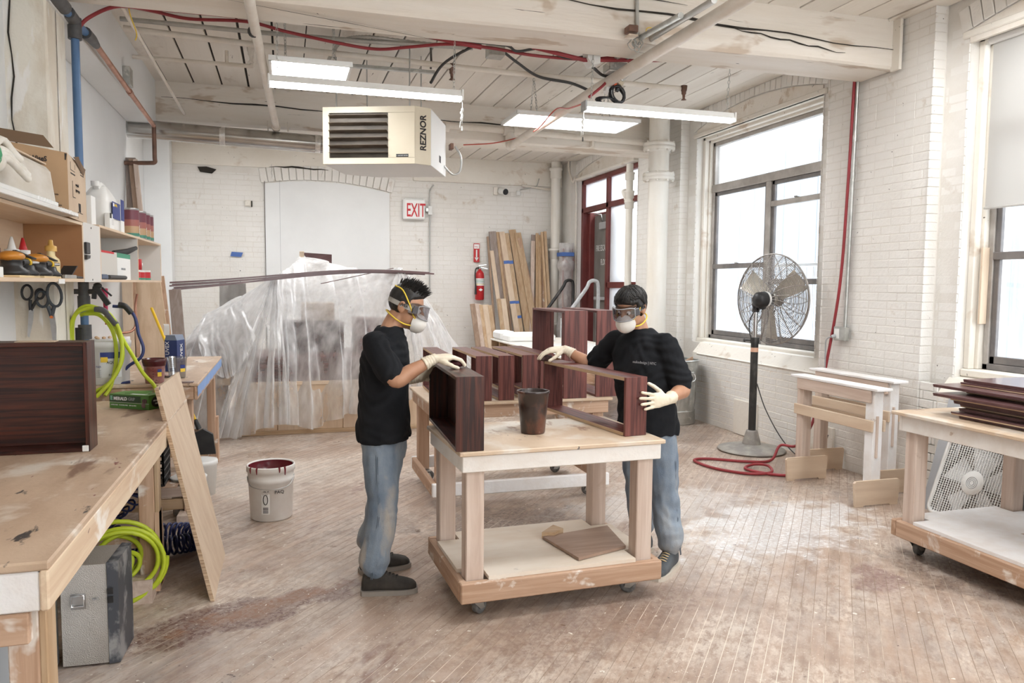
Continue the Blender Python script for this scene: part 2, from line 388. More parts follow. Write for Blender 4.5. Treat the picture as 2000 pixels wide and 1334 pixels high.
# ------------------------------------------------------------------ mesh builder
BASE = {}
class MB:
    def __init__(s):
        s.v, s.f, s.sm, s.mi = [], [], [], []
        s.m = 0
    def add(s, vs, fs, smooth=False):
        n = len(s.v)
        s.v += [V3(q) for q in vs]
        for f in fs:
            s.f.append([n + i for i in f]); s.sm.append(smooth); s.mi.append(s.m)
        return s
    def boxm(s, mat, sx, sy, sz, b=0.0):
        """chamfered box of full size sx sy sz centred on the origin of mat"""
        hx, hy, hz = sx / 2, sy / 2, sz / 2
        b = min(b, hx * .45, hy * .45, hz * .45)
        if b <= 1e-5:
            vs = [V3((x, y, z)) for x in (-hx, hx) for y in (-hy, hy) for z in (-hz, hz)]
            fs = [(0, 1, 3, 2), (4, 6, 7, 5), (0, 4, 5, 1), (2, 3, 7, 6), (0, 2, 6, 4), (1, 5, 7, 3)]
        else:
            vs, idx = [], {}
            for x in (-1, 1):
                for y in (-1, 1):
                    for z in (-1, 1):
                        for a in range(3):
                            p = [x * (hx - b), y * (hy - b), z * (hz - b)]
                            p[a] = (x * hx, y * hy, z * hz)[a]
                            idx[(x, y, z, a)] = len(vs); vs.append(V3(p))
            fs = []
            def q(lst):
                pts = [vs[i] for i in lst]
                c = sum(pts, V3()) / len(pts)
                nrm = (pts[1] - pts[0]).cross(pts[2] - pts[0])
                fs.append(tuple(lst) if nrm.dot(c) > 0 else tuple(reversed(lst)))
            for sg in (-1, 1):
                q([idx[(sg, y, z, 0)] for y, z in ((-1, -1), (1, -1), (1, 1), (-1, 1))])
                q([idx[(x, sg, z, 1)] for x, z in ((-1, -1), (1, -1), (1, 1), (-1, 1))])
                q([idx[(x, y, sg, 2)] for x, y in ((-1, -1), (1, -1), (1, 1), (-1, 1))])
            for a_ in (-1, 1):
                for b_ in (-1, 1):
                    q([idx[(a_, b_, -1, 0)], idx[(a_, b_, 1, 0)], idx[(a_, b_, 1, 1)], idx[(a_, b_, -1, 1)]])
                    q([idx[(a_, -1, b_, 0)], idx[(a_, 1, b_, 0)], idx[(a_, 1, b_, 2)], idx[(a_, -1, b_, 2)]])
                    q([idx[(-1, a_, b_, 1)], idx[(1, a_, b_, 1)], idx[(1, a_, b_, 2)], idx[(-1, a_, b_, 2)]])
            for x in (-1, 1):
                for y in (-1, 1):
                    for z in (-1, 1):
                        q([idx[(x, y, z, a)] for a in range(3)])
        return s.add([mat @ p for p in vs], fs)
    def box(s, lo, hi, b=.003):
        lo, hi = V3(lo), V3(hi)
        c = (lo + hi) / 2; d = hi - lo
        return s.boxm(Matrix.Translation(c), abs(d.x), abs(d.y), abs(d.z), b)
    def bar(s, p0, p1, w, t, upv=(0, 0, 1), b=.002):
        """rectangular bar from p0 to p1, w across, t along upv"""
        p0, p1 = V3(p0), V3(p1)
        z = (p1 - p0); L = z.length; z = z.normalized()
        y = V3(upv); y = (y - z * y.dot(z))
        if y.length < 1e-4: y = V3((0, 1, 0)) - z * z.y
        y.normalize(); x = y.cross(z)
        m = Matrix((x, y, z)).transposed().to_4x4(); m.translation = (p0 + p1) / 2
        return s.boxm(m, w, t, L, b)
    def ring(s, pts, close=True):
        pass
    def cyl(s, p0, p1, r0, r1=None, n=16, caps=True, smooth=True):
        r1 = r0 if r1 is None else r1
        p0, p1 = V3(p0), V3(p1)
        z = (p1 - p0).normalized()
        x = z.orthogonal().normalized(); y = z.cross(x)
        vs = []
        for p, r in ((p0, r0), (p1, r1)):
            for i in range(n):
                a = 2 * PI * i / n
                vs.append(p + x * (r * math.cos(a)) + y * (r * math.sin(a)))
        s.add(vs, [(i, (i + 1) % n, n + (i + 1) % n, n + i) for i in range(n)], smooth)
        if caps:
            s.add(vs[:n], [tuple(reversed(range(n)))]); s.add(vs[n:], [tuple(range(n))])
        return s
    def tube(s, pts, r, n=8, closed=False, caps=True, smooth=True, sq=None):
        pts = [V3(p) for p in pts]
        rs = r if isinstance(r, (list, tuple)) else [r] * len(pts)
        k = len(pts)
        T = []
        for i in range(k):
            a = pts[(i - 1) % k] if (closed or i > 0) else pts[i]
            b = pts[(i + 1) % k] if (closed or i < k - 1) else pts[i]
            d = b - a
            T.append(d.normalized() if d.length > 1e-9 else V3((0, 0, 1)))
        x = T[0].orthogonal().normalized()
        vs = []
        for i in range(k):
            x = (x - T[i] * x.dot(T[i]))
            x = x.normalized() if x.length > 1e-6 else T[i].orthogonal().normalized()
            y = T[i].cross(x)
            for j in range(n):
                a = 2 * PI * j / n
                vs.append(pts[i] + x * (rs[i] * math.cos(a)) + y * (rs[i] * math.sin(a)))
        fs = []
        for i in range(k if closed else k - 1):
            o, p = i * n, ((i + 1) % k) * n
            fs += [(o + j, o + (j + 1) % n, p + (j + 1) % n, p + j) for j in range(n)]
        s.add(vs, fs, smooth)
        if caps and not closed:
            s.add(vs[:n], [tuple(reversed(range(n)))]); s.add(vs[-n:], [tuple(range(n))])
        return s
    def lathe(s, prof, mat=None, n=24, smooth=True):
        """prof: (radius, z) from bottom to top, about z of mat"""
        mat = mat or Matrix.Identity(4)
        if not isinstance(mat, Matrix): mat = Matrix.Translation(V3(mat))
        vs, k = [], len(prof)
        for r, z in prof:
            for i in range(n):
                a = 2 * PI * i / n
                vs.append(mat @ V3((r * math.cos(a), r * math.sin(a), z)))
        fs = []
        for i in range(k - 1):
            o, p = i * n, (i + 1) * n
            fs += [(o + j, o + (j + 1) % n, p + (j + 1) % n, p + j) for j in range(n)]
        return s.add(vs, fs, smooth)
    def ball(s, c, rad, rot=None, n=16, m=10, smooth=True):
        c = V3(c); rad = rad if isinstance(rad, (tuple, list)) else (rad,) * 3
        R = rot or Matrix.Identity(3)
        vs = [c + R @ V3((0, 0, -rad[2]))]
        for i in range(1, m):
            t = -PI / 2 + PI * i / m
            for j in range(n):
                a = 2 * PI * j / n
                vs.append(c + R @ V3((rad[0] * math.cos(t) * math.cos(a), rad[1] * math.cos(t) * math.sin(a), rad[2] * math.sin(t))))
        vs.append(c + R @ V3((0, 0, rad[2])))
        fs = [(0, 1 + (j + 1) % n, 1 + j) for j in range(n)]
        for i in range(m - 2):
            o, p = 1 + i * n, 1 + (i + 1) * n
            fs += [(o + j, o + (j + 1) % n, p + (j + 1) % n, p + j) for j in range(n)]
        o, tpi = 1 + (m - 2) * n, len(vs) - 1
        fs += [(o + j, o + (j + 1) % n, tpi) for j in range(n)]
        return s.add(vs, fs, smooth)
    def prism(s, poly, d, smooth=False):
        """poly: 3-D points in one plane (counter-clockwise seen from the side d points to), extruded by d"""
        poly = [V3(p) for p in poly]; d = V3(d); n = len(poly)
        nr = V3()
        for i in range(n):
            nr += poly[i].cross(poly[(i + 1) % n])
        if nr.dot(d) < 0: poly.reverse()
        vs = poly + [p + d for p in poly]
        return s.add(vs, [tuple(reversed(range(n))), tuple(range(n, 2 * n))] + [(i, (i + 1) % n, n + (i + 1) % n, n + i) for i in range(n)], smooth)
    def grid(s, nu, nv, fn, smooth=True, closeu=False):
        vs = [V3(fn(i / (nu if closeu else nu - 1), j / (nv - 1))) for j in range(nv) for i in range(nu)]
        fs = []
        for j in range(nv - 1):
            for i in range(nu if closeu else nu - 1):
                a = j * nu + i; b = j * nu + (i + 1) % nu
                fs.append((a, b, b + nu, a + nu))
        return s.add(vs, fs, smooth)
    def quad(s, a, b, c, d):
        return s.add([a, b, c, d], [(0, 1, 2, 3)])
    def data(s, name, inv=None):
        me = bpy.data.meshes.new(name)
        vs = [tuple(inv @ p) for p in s.v] if inv is not None else [tuple(p) for p in s.v]
        me.from_pydata(vs, [], s.f)
        me.polygons.foreach_set('use_smooth', s.sm)
        me.update()
        return me
    def build(s, name, mat, parent=None, base=None):
        """ONE mesh object; vertices are given in world space (or in the frame of its thing when that was made at the origin)"""
        if parent is not None:
            B = BASE[parent.name]
        elif base is not None:
            B = Matrix.Translation(V3(base))
        else:
            B = Matrix.Identity(4)
        me = s.data(name, B.inverted())
        mats = mat if isinstance(mat, (list, tuple)) else [mat]
        for q in mats: me.materials.append(q)
        if len(mats) > 1:
            me.polygons.foreach_set('material_index', s.mi)
        o = bpy.data.objects.new(name, me)
        COL.objects.link(o)
        if parent is not None:
            o.parent = parent
        else:
            o.matrix_world = B
        BASE[o.name] = B.copy()
        return o

def tag(o, label=None, cat=None, group=None, kind=None):
    if label: o['label'] = label
    if cat: o['category'] = cat
    if group: o['group'] = group
    if kind: o['kind'] = kind
    return o
def T(name, label, cat, loc=(0, 0, 0), rotz=0.0, group=None):
    """an Empty at the thing's base"""
    o = bpy.data.objects.new(name, None)
    COL.objects.link(o)
    m = Matrix.Translation(V3(loc)) @ Matrix.Rotation(rotz, 4, 'Z')
    o.matrix_world = m
    o.empty_display_size = .05
    BASE[o.name] = m
    return tag(o, label, cat, group)
def one(mb, name, mat, label, cat, group=None, base=None):
    """a thing that is a single mesh"""
    if base is None and mb.v:
        lo = V3([min(p[i] for p in mb.v) for i in range(3)]); hi = V3([max(p[i] for p in mb.v) for i in range(3)])
        base = V3(((lo.x + hi.x) / 2, (lo.y + hi.y) / 2, lo.z))
    return tag(mb.build(name, mat, None, base), label, cat, group)
def S(name, mb, mat, parent=None):
    o = mb.build(name, mat, parent)
    if parent is None: o['kind'] = 'structure'
    return o
def put(o, loc=None, rot=None):
    """move a thing that was built at the origin"""
    m = Matrix.Translation(V3(loc)) @ (rot if rot is not None else Matrix.Identity(4))
    o.matrix_world = m
    return o
def dup(root, m, label, group=None):
    r = root.copy(); COL.objects.link(r); r.matrix_world = m; r['label'] = label
    if group: r['group'] = group
    for ch in list(root.children):
        c = ch.copy(); COL.objects.link(c); c.parent = r
        for g in list(ch.children):
            d = g.copy(); COL.objects.link(d); d.parent = c
    return r
def inst(name, me, parent, loc, rot=None, scale=None):
    """another piece sharing mesh data, placed in its parent's frame"""
    o = bpy.data.objects.new(name, me)
    COL.objects.link(o)
    o.parent = parent
    m = Matrix.Translation(V3(loc))
    if rot is not None: m = m @ rot
    if scale is not None: m = m @ Matrix.Diagonal((*scale, 1))
    o.matrix_local = m
    return o
def text(name, body, size, org, xdir, ydir, mat, parent, align='LEFT', ext=.0008, sx=1.0, bold=0.0):
    """flat lettering: its baseline starts at org and runs along xdir"""
    cu = bpy.data.curves.new(name, 'FONT')
    cu.body = body; cu.size = size; cu.align_x = align; cu.extrude = ext; cu.offset = bold
    cu.resolution_u = 3
    x = V3(xdir).normalized(); y = V3(ydir); y = (y - x * y.dot(x)).normalized(); z = x.cross(y)
    m = Matrix((x * sx, y, z)).transposed().to_4x4(); m.translation = V3(org)
    cu.materials.append(mat)
    tmp = bpy.data.objects.new(name, cu)
    me = bpy.data.meshes.new_from_object(tmp)
    bpy.data.objects.remove(tmp); bpy.data.curves.remove(cu)
    me.name = name
    if not me.materials: me.materials.append(mat)
    o = bpy.data.objects.new(name, me)
    COL.objects.link(o)
    if parent is not None:
        o.parent = parent
        o.matrix_local = BASE[parent.name].inverted() @ m
    else:
        o.matrix_world = m
    return o
def lerp(a, b, t): return V3(a) * (1 - t) + V3(b) * t
def smooth_path(pts, n=8, closed=False):
    """Catmull-Rom through pts"""
    P = [V3(p) for p in pts]; k = len(P); out = []
    for i in range(k if closed else k - 1):
        g = lambda j: P[j % k] if closed else P[max(0, min(k - 1, j))]
        a, b, c, d = g(i - 1), g(i), g(i + 1), g(i + 2)
        for j in range(n):
            t = j / n
            out.append(.5 * ((2 * b) + (c - a) * t + (2 * a - 5 * b + 4 * c - d) * t * t + (3 * b - a - 3 * c + d) * t ** 3))
    if not closed: out.append(P[-1])
    return out
def chain_links(mb, a, b, link=.035, r=.0022):
    a, b = V3(a), V3(b); d = (b - a); L = d.length; d.normalize()
    n = max(2, int(L / (link * .78)))
    x = d.orthogonal().normalized(); y = d.cross(x)
    for i in range(n):
        c = a + d * (L * (i + .5) / n)
        s_ = x if i % 2 else y
        pts = []
        for q in range(8):
            t = 2 * PI * q / 8
            pts.append(c + d * (link * .5 * math.cos(t)) + s_ * (link * .27 * math.sin(t)))
        mb.tube(pts, r, 4, closed=True)

# ------------------------------------------------------------------ room: floor
XR, XL, YB, ZC = 5.0, -1.61, 13.5, 3.95
Y0 = -2.6
mb = MB().box((-2.3, Y0, -.12), (5.6, YB + .3, -.0012), 0)
floor = S('floor', mb, FIRSTFLOOR)
def clip(poly, nx, ny, d):
    out = []
    for i in range(len(poly)):
        a, b = poly[i], poly[(i + 1) % len(poly)]
        da, db = a[0] * nx + a[1] * ny - d, b[0] * nx + b[1] * ny - d
        if da <= 0: out.append(a)
        if (da < 0) != (db < 0) and abs(da - db) > 1e-9:
            t = da / (da - db)
            out.append((a[0] + (b[0] - a[0]) * t, a[1] + (b[1] - a[1]) * t))
    return out
fa = math.radians(FLOOR_ANGLE)
dirx, diry = math.sin(fa), math.cos(fa)
nx, ny = math.cos(fa), -math.sin(fa)
SW = .0625
room_poly = [(-2.1, Y0), (5.12, Y0), (5.12, YB), (-2.1, YB)]
k0, k1 = int(-10.9 / SW), int(5.9 / SW)
for k in range(k0, k1):
    a, b = k * SW + .0016, (k + 1) * SW - .0016
    pl = clip(clip(room_poly, nx, ny, b), -nx, -ny, -a)
    if len(pl) < 3: continue
    dz = random.uniform(-.0006, 0)
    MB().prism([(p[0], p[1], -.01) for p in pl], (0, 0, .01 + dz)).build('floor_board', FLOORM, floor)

# ------------------------------------------------------------------ ceiling and beams
ceiling = S('ceiling', MB().box((-2.3, Y0, ZC + .02), (5.6, YB + .3, ZC + .2), 0), DARK_GAP)
PW = .292
for (ya, yb) in ((Y0, 5.42), (5.80, 9.50), (9.86, YB)):
    x = -2.12
    while x < 5.12:
        w = min(PW, 5.12 - x)
        g = random.choice((.007, .013, .018, .024))
        dz = random.uniform(-.004, .004)
        MB().box((x + g / 2, ya, ZC + dz), (x + w - g / 2, yb, ZC + .025 + dz), .003).build('ceiling_board', WHITE_PLANK, ceiling)
        x += PW
def hewn(x0, x1, ya, yb, z0, z1, seed, amp=.012):
    """a hand-hewn timber: long box with softly uneven faces and arrises"""
    mb = MB(); n = 40; per = []
    cs = [(ya + .02, z0), (yb - .02, z0), (yb, z0 + .02), (yb, z1), (ya, z1), (ya, z0 + .02)]
    vs = []
    for i in range(n + 1):
        x = x0 + (x1 - x0) * i / n
        for j, (y, z) in enumerate(cs):
            d1 = noise.noise((x * .8 + seed, j * 3.1, seed)) * amp
            d2 = noise.noise((x * .8 - seed, j * 5.3, 9)) * amp
            vs.append((x, y + d1, z + (d2 if z < z1 - .01 else 0)))
    m = len(cs)
    fs = []
    for i in range(n):
        fs += [(i * m + j, (i + 1) * m + j, (i + 1) * m + (j + 1) % m, i * m + (j + 1) % m) for j in range(m)]
    fs = [tuple(reversed(f)) for f in fs]
    fs.append(tuple(range(m))); fs.append(tuple(reversed(range(n * m, n * m + m))))
    mb.add(vs, fs)
    return mb
def check_crack(mb, pts, w=.005, d=.002, nrm=(0, -1, 0)):
    """a drying crack: thin dark sliver lying on a beam face"""
    up_ = V3((0, 0, 1)) if abs(nrm[2]) < .5 else V3((0, 1, 0))
    n_ = V3(nrm)
    top, bot = [], []
    for i, p in enumerate(pts):
        t = i / (len(pts) - 1)
        hw = w * (.25 + math.sin(PI * t)) * (.6 + .6 * random.random())
        top.append(V3(p) + up_ * hw + n_ * d); bot.append(V3(p) - up_ * hw + n_ * d)
    k = len(pts)
    mb.add(top + bot, [(i, i + 1, k + i + 1, k + i) for i in range(k - 1)])
beam1 = S('beam_front', hewn(-2.2, XR + .0, 5.38, 5.82, 3.55, ZC + .01, 2.0), WHITE_BEAM)
mb = MB()
check_crack(mb, [(1.55 + i * .215 + 0, 5.372, 3.80 + .012 * math.sin(i * 1.3) - .0065 * i) for i in range(17)], .008)
check_crack(mb, [(.1 + i * .2, 5.372, 3.83 + .02 * math.sin(i * .9 + 1)) for i in range(9)], .006)
check_crack(mb, [(3.3 + i * .09, 5.372, 3.735 - .008 * i + .008 * math.sin(i * 2)) for i in range(14)], .006)
check_crack(mb, [(1.9 + i * .1, 5.372, 3.90 - .004 * i) for i in range(12)], .004)
mb.build('crack', DARK_GAP, beam1)
mb = MB()
check_crack(mb, [(-.35 + i * .16, 5.40 + i * .042, 3.542) for i in range(11)], .004, .006, (0, 0, -1))
mb.build('crack', DARK_GAP, beam1)
MB().box((4.955, 5.30, 3.53), (4.985, 5.40, ZC), .004).build('end_post', WHITE_OLD, beam1)
beam2 = S('beam_back', hewn(-2.2, XR + .0, 9.45, 9.90, 3.50, ZC + .01, 7.0), WHITE_BEAM)
mb = MB()
check_crack(mb, [(-1.3 + i * .25, 9.442, 3.77 - .004 * i + .008 * math.sin(i * 1.7)) for i in range(10)], .007)
check_crack(mb, [(1.6 + i * .2, 9.442, 3.73 + .006 * math.sin(i * 1.9)) for i in range(9)], .006)
mb.build('crack', DARK_GAP, beam2)

# ------------------------------------------------------------------ brick fields
BRICKMESH = {}
def brick_mesh(key, L, H, D):
    if key not in BRICKMESH:
        mb = MB().boxm(Matrix.Identity(4), L, D, H, .004)
        me = mb.data('brick'); me.materials.append(WHITE_BRICK)
        BRICKMESH[key] = me
    return BRICKMESH[key]
def brick_field(wall, plane, u0, u1, z0, z1, H, L, holes, pick, D=.016, gap=.006, out=.0):
    """running-bond courses on a wall face. plane: ('x', X) facing -X or ('y', Y) facing -Y. pick(u, z) True: a brick of its own"""
    rest = MB()
    axis, c = plane
    rot = Matrix.Rotation(PI / 2, 4, 'Z') if axis == 'x' else Matrix.Identity(4)
    n = 0
    row = int(z0 / H)
    while row * H < z1:
        za, zb = max(z0, row * H), min(z1, (row + 1) * H)
        row += 1
        off = (row % 2) * .5 * L + (.11 if row % 6 == 3 else 0)
        i = math.floor((u0 - off) / L)
        while off + i * L < u1:
            a, b = max(u0, off + i * L), min(u1, off + (i + 1) * L)
            i += 1
            segs = [(a, b)]
            for (ha, hb, hz0, hz1) in holes:
                if zb <= hz0 + .01 or za >= hz1 - .01: continue
                ns = []
                for (p, q) in segs:
                    if q <= ha or p >= hb: ns.append((p, q)); continue
                    if p < ha: ns.append((p, ha))
                    if q > hb: ns.append((hb, q))
                segs = ns
            for (p, q) in segs:
                if q - p < .03 or zb - za < .02: continue
                u, z = (p + q) / 2, (za + zb) / 2
                jig = random.uniform(-.0012, .0012)
                depth = c + D / 2 + .0100 + jig - out
                loc = (depth, u, z) if axis == 'x' else (u, depth, z)
                w, h = q - p - gap, zb - za - gap
                if pick(u, z) and n < 300:
                    n += 1
                    inst('brick', brick_mesh((L, H), L - gap, H - gap, D), wall, loc, rot, (w / (L - gap), 1, h / (H - gap)))
                else:
                    rest.boxm(Matrix.Translation(loc) @ rot, w, D, h, .004)
    return rest, n

# ------------------------------------------------------------------ wall_back
mb = MB()
mb.box((-2.3, YB + .012, -.1), (5.6, YB + .25, ZC + .1), 0)
wall_back = S('wall_back', mb, WHITE_JOINT)
hb = [(-.31, 1.79, -1, 3.36)]
rest, n = brick_field(wall_back, ('y', YB), -2.1, 5.0, 0, 3.52, .085, .25, hb, lambda u, z: 2.05 < z < 3.05 and ((-1.7 < u < -.3) or (1.8 < u < 4.6)))
o = rest.build('brickwork', WHITE_BRICK, wall_back); o['kind'] = 'stuff'
# plaster band under the ceiling, arch over the closed-up opening, flush infill panel
MB().box((2.2, YB - .03, 3.52), (5.0, YB + .02, ZC + .02), .01).build('plaster_band', WHITE_OLD, wall_back)
MB().box((-2.1, YB - .012, 3.62), (2.2, YB + .02, ZC + .02), .004).build('plaster_band', WHITE_OLD, wall_back)
arc = lambda x: 3.475 - .16 * ((x - .55) / 1.3) ** 2 + .03
poly = [(-.30, YB - .02, -.0), (1.78, YB - .02, 0)] + [(x, YB - .02, arc(x) - .08) for x in (1.78, 1.5, 1.2, .9, .55, .2, 0, -.3)]
MB().prism(poly, (0, .03, 0)).build('infill_panel', DRYWALL, wall_back)
MB().box((-.305, YB - .022, 0), (-.298, YB - .0, 3.40), 0).build('joint', DARK_GAP, wall_back)
MB().box((-.062, YB - .0225, 0), (-.058, YB - .01, 3.43), 0).build('joint', GREYINK, wall_back)
for i in range(19):
    x = -.32 + i * .118
    t = math.atan(-.32 * (x - .55) / 1.69)
    z = arc(x) + .06
    m = Matrix.Translation((x, YB - .004 + random.uniform(-.003, .003), z)) @ Matrix.Rotation(-t, 4, 'Y')
    MB().boxm(m, .108, .03, .24, .006).build('arch_brick', WHITE_BRICK, wall_back)
mb = MB()
check_crack(mb, [(-.22 + i * .12, YB - .03, 3.63 + .004 * i * (1 if i < 5 else -.2) + .01 * (i % 2)) for i in range(9)], .012)
check_crack(mb, [(-.19 + .012 * (i % 2), YB - .03, 3.44 + .05 * i) for i in range(6)], .008)
check_crack(mb, [(.62 + .01 * i, YB - .03, 3.50 + .04 * i) for i in range(4)], .006, .002)
mb.build('crack', DARK_GAP, wall_back)
mb = MB()   # soot-stained chases and a broken hole in the brick
mb.prism([(-1.30, YB - .02, 3.50), (-1.12, YB - .02, 3.48), (-1.05, YB - .02, 3.55), (-1.2, YB - .02, 3.59), (-1.34, YB - .02, 3.58)], (0, .01, 0))
mb.build('broken_hole', DARK_GAP, wall_back)
mb = MB().box((-.62, YB - .05, 2.97), (-.52, YB, 3.07), .015)
mb.build('stub_brick', WHITE_OLD, wall_back)
MB().box((-.52, YB - .03, 2.96), (-.50, YB, 3.06), .004).build('stub_painted_shadow', DARK_GAP, wall_back)  # dark strip painted as the shadow beside the stub brick

# ------------------------------------------------------------------ wall_right with pilasters, window bays, door bay
XW = 5.12
PIL = ((.88, 2.12), (4.98, 6.22), (9.03, 10.30), (13.05, YB))
BAYS = {'w0': (-1.75, .68), 'w1': (2.33, 4.76), 'w2': (6.44, 8.83), 'd': (10.55, 13.0)}
HEAD = 3.62
mb = MB()
ys = [Y0, -1.75, .68, 2.33, 4.76, 6.44, 8.83, 10.55, 13.0, YB]
for i in range(0, len(ys) - 1, 2):
    mb.box((XW + .01, ys[i], -.05), (XW + .5, ys[i + 1], ZC + .05), 0)
for k_, (a, b) in BAYS.items():
    mb.box((XW + .01, a, HEAD), (XW + .5, b, ZC + .05), 0)
    z = .0 if k_ == 'd' else .98
    mb.box((XW + .08 if k_ == 'd' else XW + .01, a, -.05), (XW + .5, b, .35 if k_ == 'd' else z), 0)
for (a, b) in PIL:
    mb.box((XR + .012, a + .008, -.05), (XW + .05, b - .008, ZC + .02), 0)
wall_right = S('wall_right', mb, WHITE_JOINT)
# thick apron walls with a sloping plastered ledge under each window
for (a, b) in ((-1.9, .88), (2.12, 4.80), (6.22, 8.62)):
    mb = MB().prism([(XR + .012, a, -.02), (XW + .1, a, -.02), (XW + .1, a, 1.0), (XW, a, .985), (XR + .012, a, .86)], (0, b - a, 0))
    mb.build('apron', WHITE_OLD, wall_right)
    mb = MB().prism([(XR - .004, a + .01, .85), (XR + .03, a + .01, .872), (5.26, a + .01, .99), (5.26, a + .01, .975), (XR + .01, a + .01, .83)], (0, b - a - .12, 0))
    mb.build('sloping_ledge', WHITE_OLD, wall_right)
# rubbing boards patched onto the foot of the wall
for (a, b, z) in ((7.18, 7.62, .40), (5.95, 6.32, .36)):
    MB().box((XR - .018, a, .005), (XR + .01, b, z), .003).build('patch_board', WHITE_OLD, wall_right)
rest = MB(); cnt = 0
def near(u, z): return 4.98 < u < 6.22 and .95 < z < 3.6
hs = []
r1, c1 = brick_field(wall_right, ('x', XR), 4.98, 6.22, .0, ZC, .072, .215, [(5.38, 5.82, 3.55, 4.1)], near)
rest = r1
for (a, b) in ((9.03, 10.30), (.88, 2.12)):
    r, c = brick_field(wall_right, ('x', XR), a, b, 0, ZC, .072, .215, [(9.45, 9.9, 3.5, 4.1)], lambda u, z: False)
    rest.add(r.v, r.f)
for (a, b, z0, z1) in ((6.24, 8.6, .0, .83), (2.14, 4.80, 0, .83), (4.80, 4.98, 0, .95)):
    r, c = brick_field(wall_right, ('x', XR), a, b, z0, z1, .072, .215, [], lambda u, z: False)
    rest.add(r.v, r.f)
for (a, b, z0, z1) in ((4.77, 4.98, .95, ZC), (6.22, 6.43, .95, ZC), (8.84, 9.03, .95, ZC), (10.30, 10.54, 0, ZC), (2.12, 2.32, .95, ZC),
                       (6.44, 8.83, 3.93 - .0, ZC), ):
    r, c = brick_field(wall_right, ('x', XW), a, b, z0, z1, .072, .215, [], lambda u, z: False)
    rest.add(r.v, r.f)
# pilaster returns and window jamb returns: brick ends facing along the wall
def returns(y, face, x0, x1, z0, z1):
    row = int(z0 / .072)
    while row * .072 < z1:
        za, zb = max(z0, row * .072), min(z1, (row + 1) * .072)
        row += 1
        d = random.uniform(-.002, .002)
        yy = y + .004 + d if face < 0 else y - .016 + d
        rest.box((x0, yy, za + .003), (x1 - .004, yy + .012, zb - .003), .004)
returns(4.98, -1, XR, XW, 0, ZC); returns(9.03, -1, XR, XW, 0, ZC); returns(6.22, 1, XR, XW, 0, ZC); returns(10.30, 1, XR, XW, 0, ZC); returns(2.12, 1, XR, XW, 0, ZC)
returns(4.76, -1, XW, XW + .12, .98, HEAD); returns(8.83, -1, XW, XW + .12, .98, HEAD); returns(6.44, 1, XW, XW + .12, .98, HEAD); returns(13.0, -1, XW, XW + .1, 0, HEAD)
o = rest.build('brickwork', WHITE_BRICK, wall_right); o['kind'] = 'stuff'
# shallow arches of upright bricks over the openings, with a timber filler below
for k_ in ('w1', 'w2', 'd'):
    a, b = BAYS[k_]
    c = (a + b) / 2; hw = (b - a) / 2 + .1
    arch = lambda y: HEAD + .06 + .17 * (1 - ((y - c) / hw) ** 2)
    n = 27
    for i in range(n):
        y = c - hw + 2 * hw * (i + .5) / n
        t = math.atan(-.34 * (y - c) / hw ** 2)
        if arch(y) > ZC - .03: continue
        h = min(.19, (ZC - arch(y)) * 1.0)
        m = Matrix.Translation((XW + .004 + random.uniform(-.003, .003), y, arch(y) + h / 2)) @ Matrix.Rotation(t, 4, 'X')
        MB().boxm(m, .03, 2 * hw / n - .007, h, .005).build('arch_brick', WHITE_BRICK, wall_right)
    pts = [(XW - .012, c - hw + 2 * hw * i / 16, HEAD + .0) for i in range(17)]
    poly = [(XW - .004, b, HEAD - .02), (XW - .004, a, HEAD - .02)] + [(XW - .004, a + (b - a) * i / 14, arch(a + (b - a) * i / 14) - .012) for i in range(15)]
    MB().prism(poly, (.03, 0, 0)).build('timber_filler', WHITE_BEAM, wall_right)

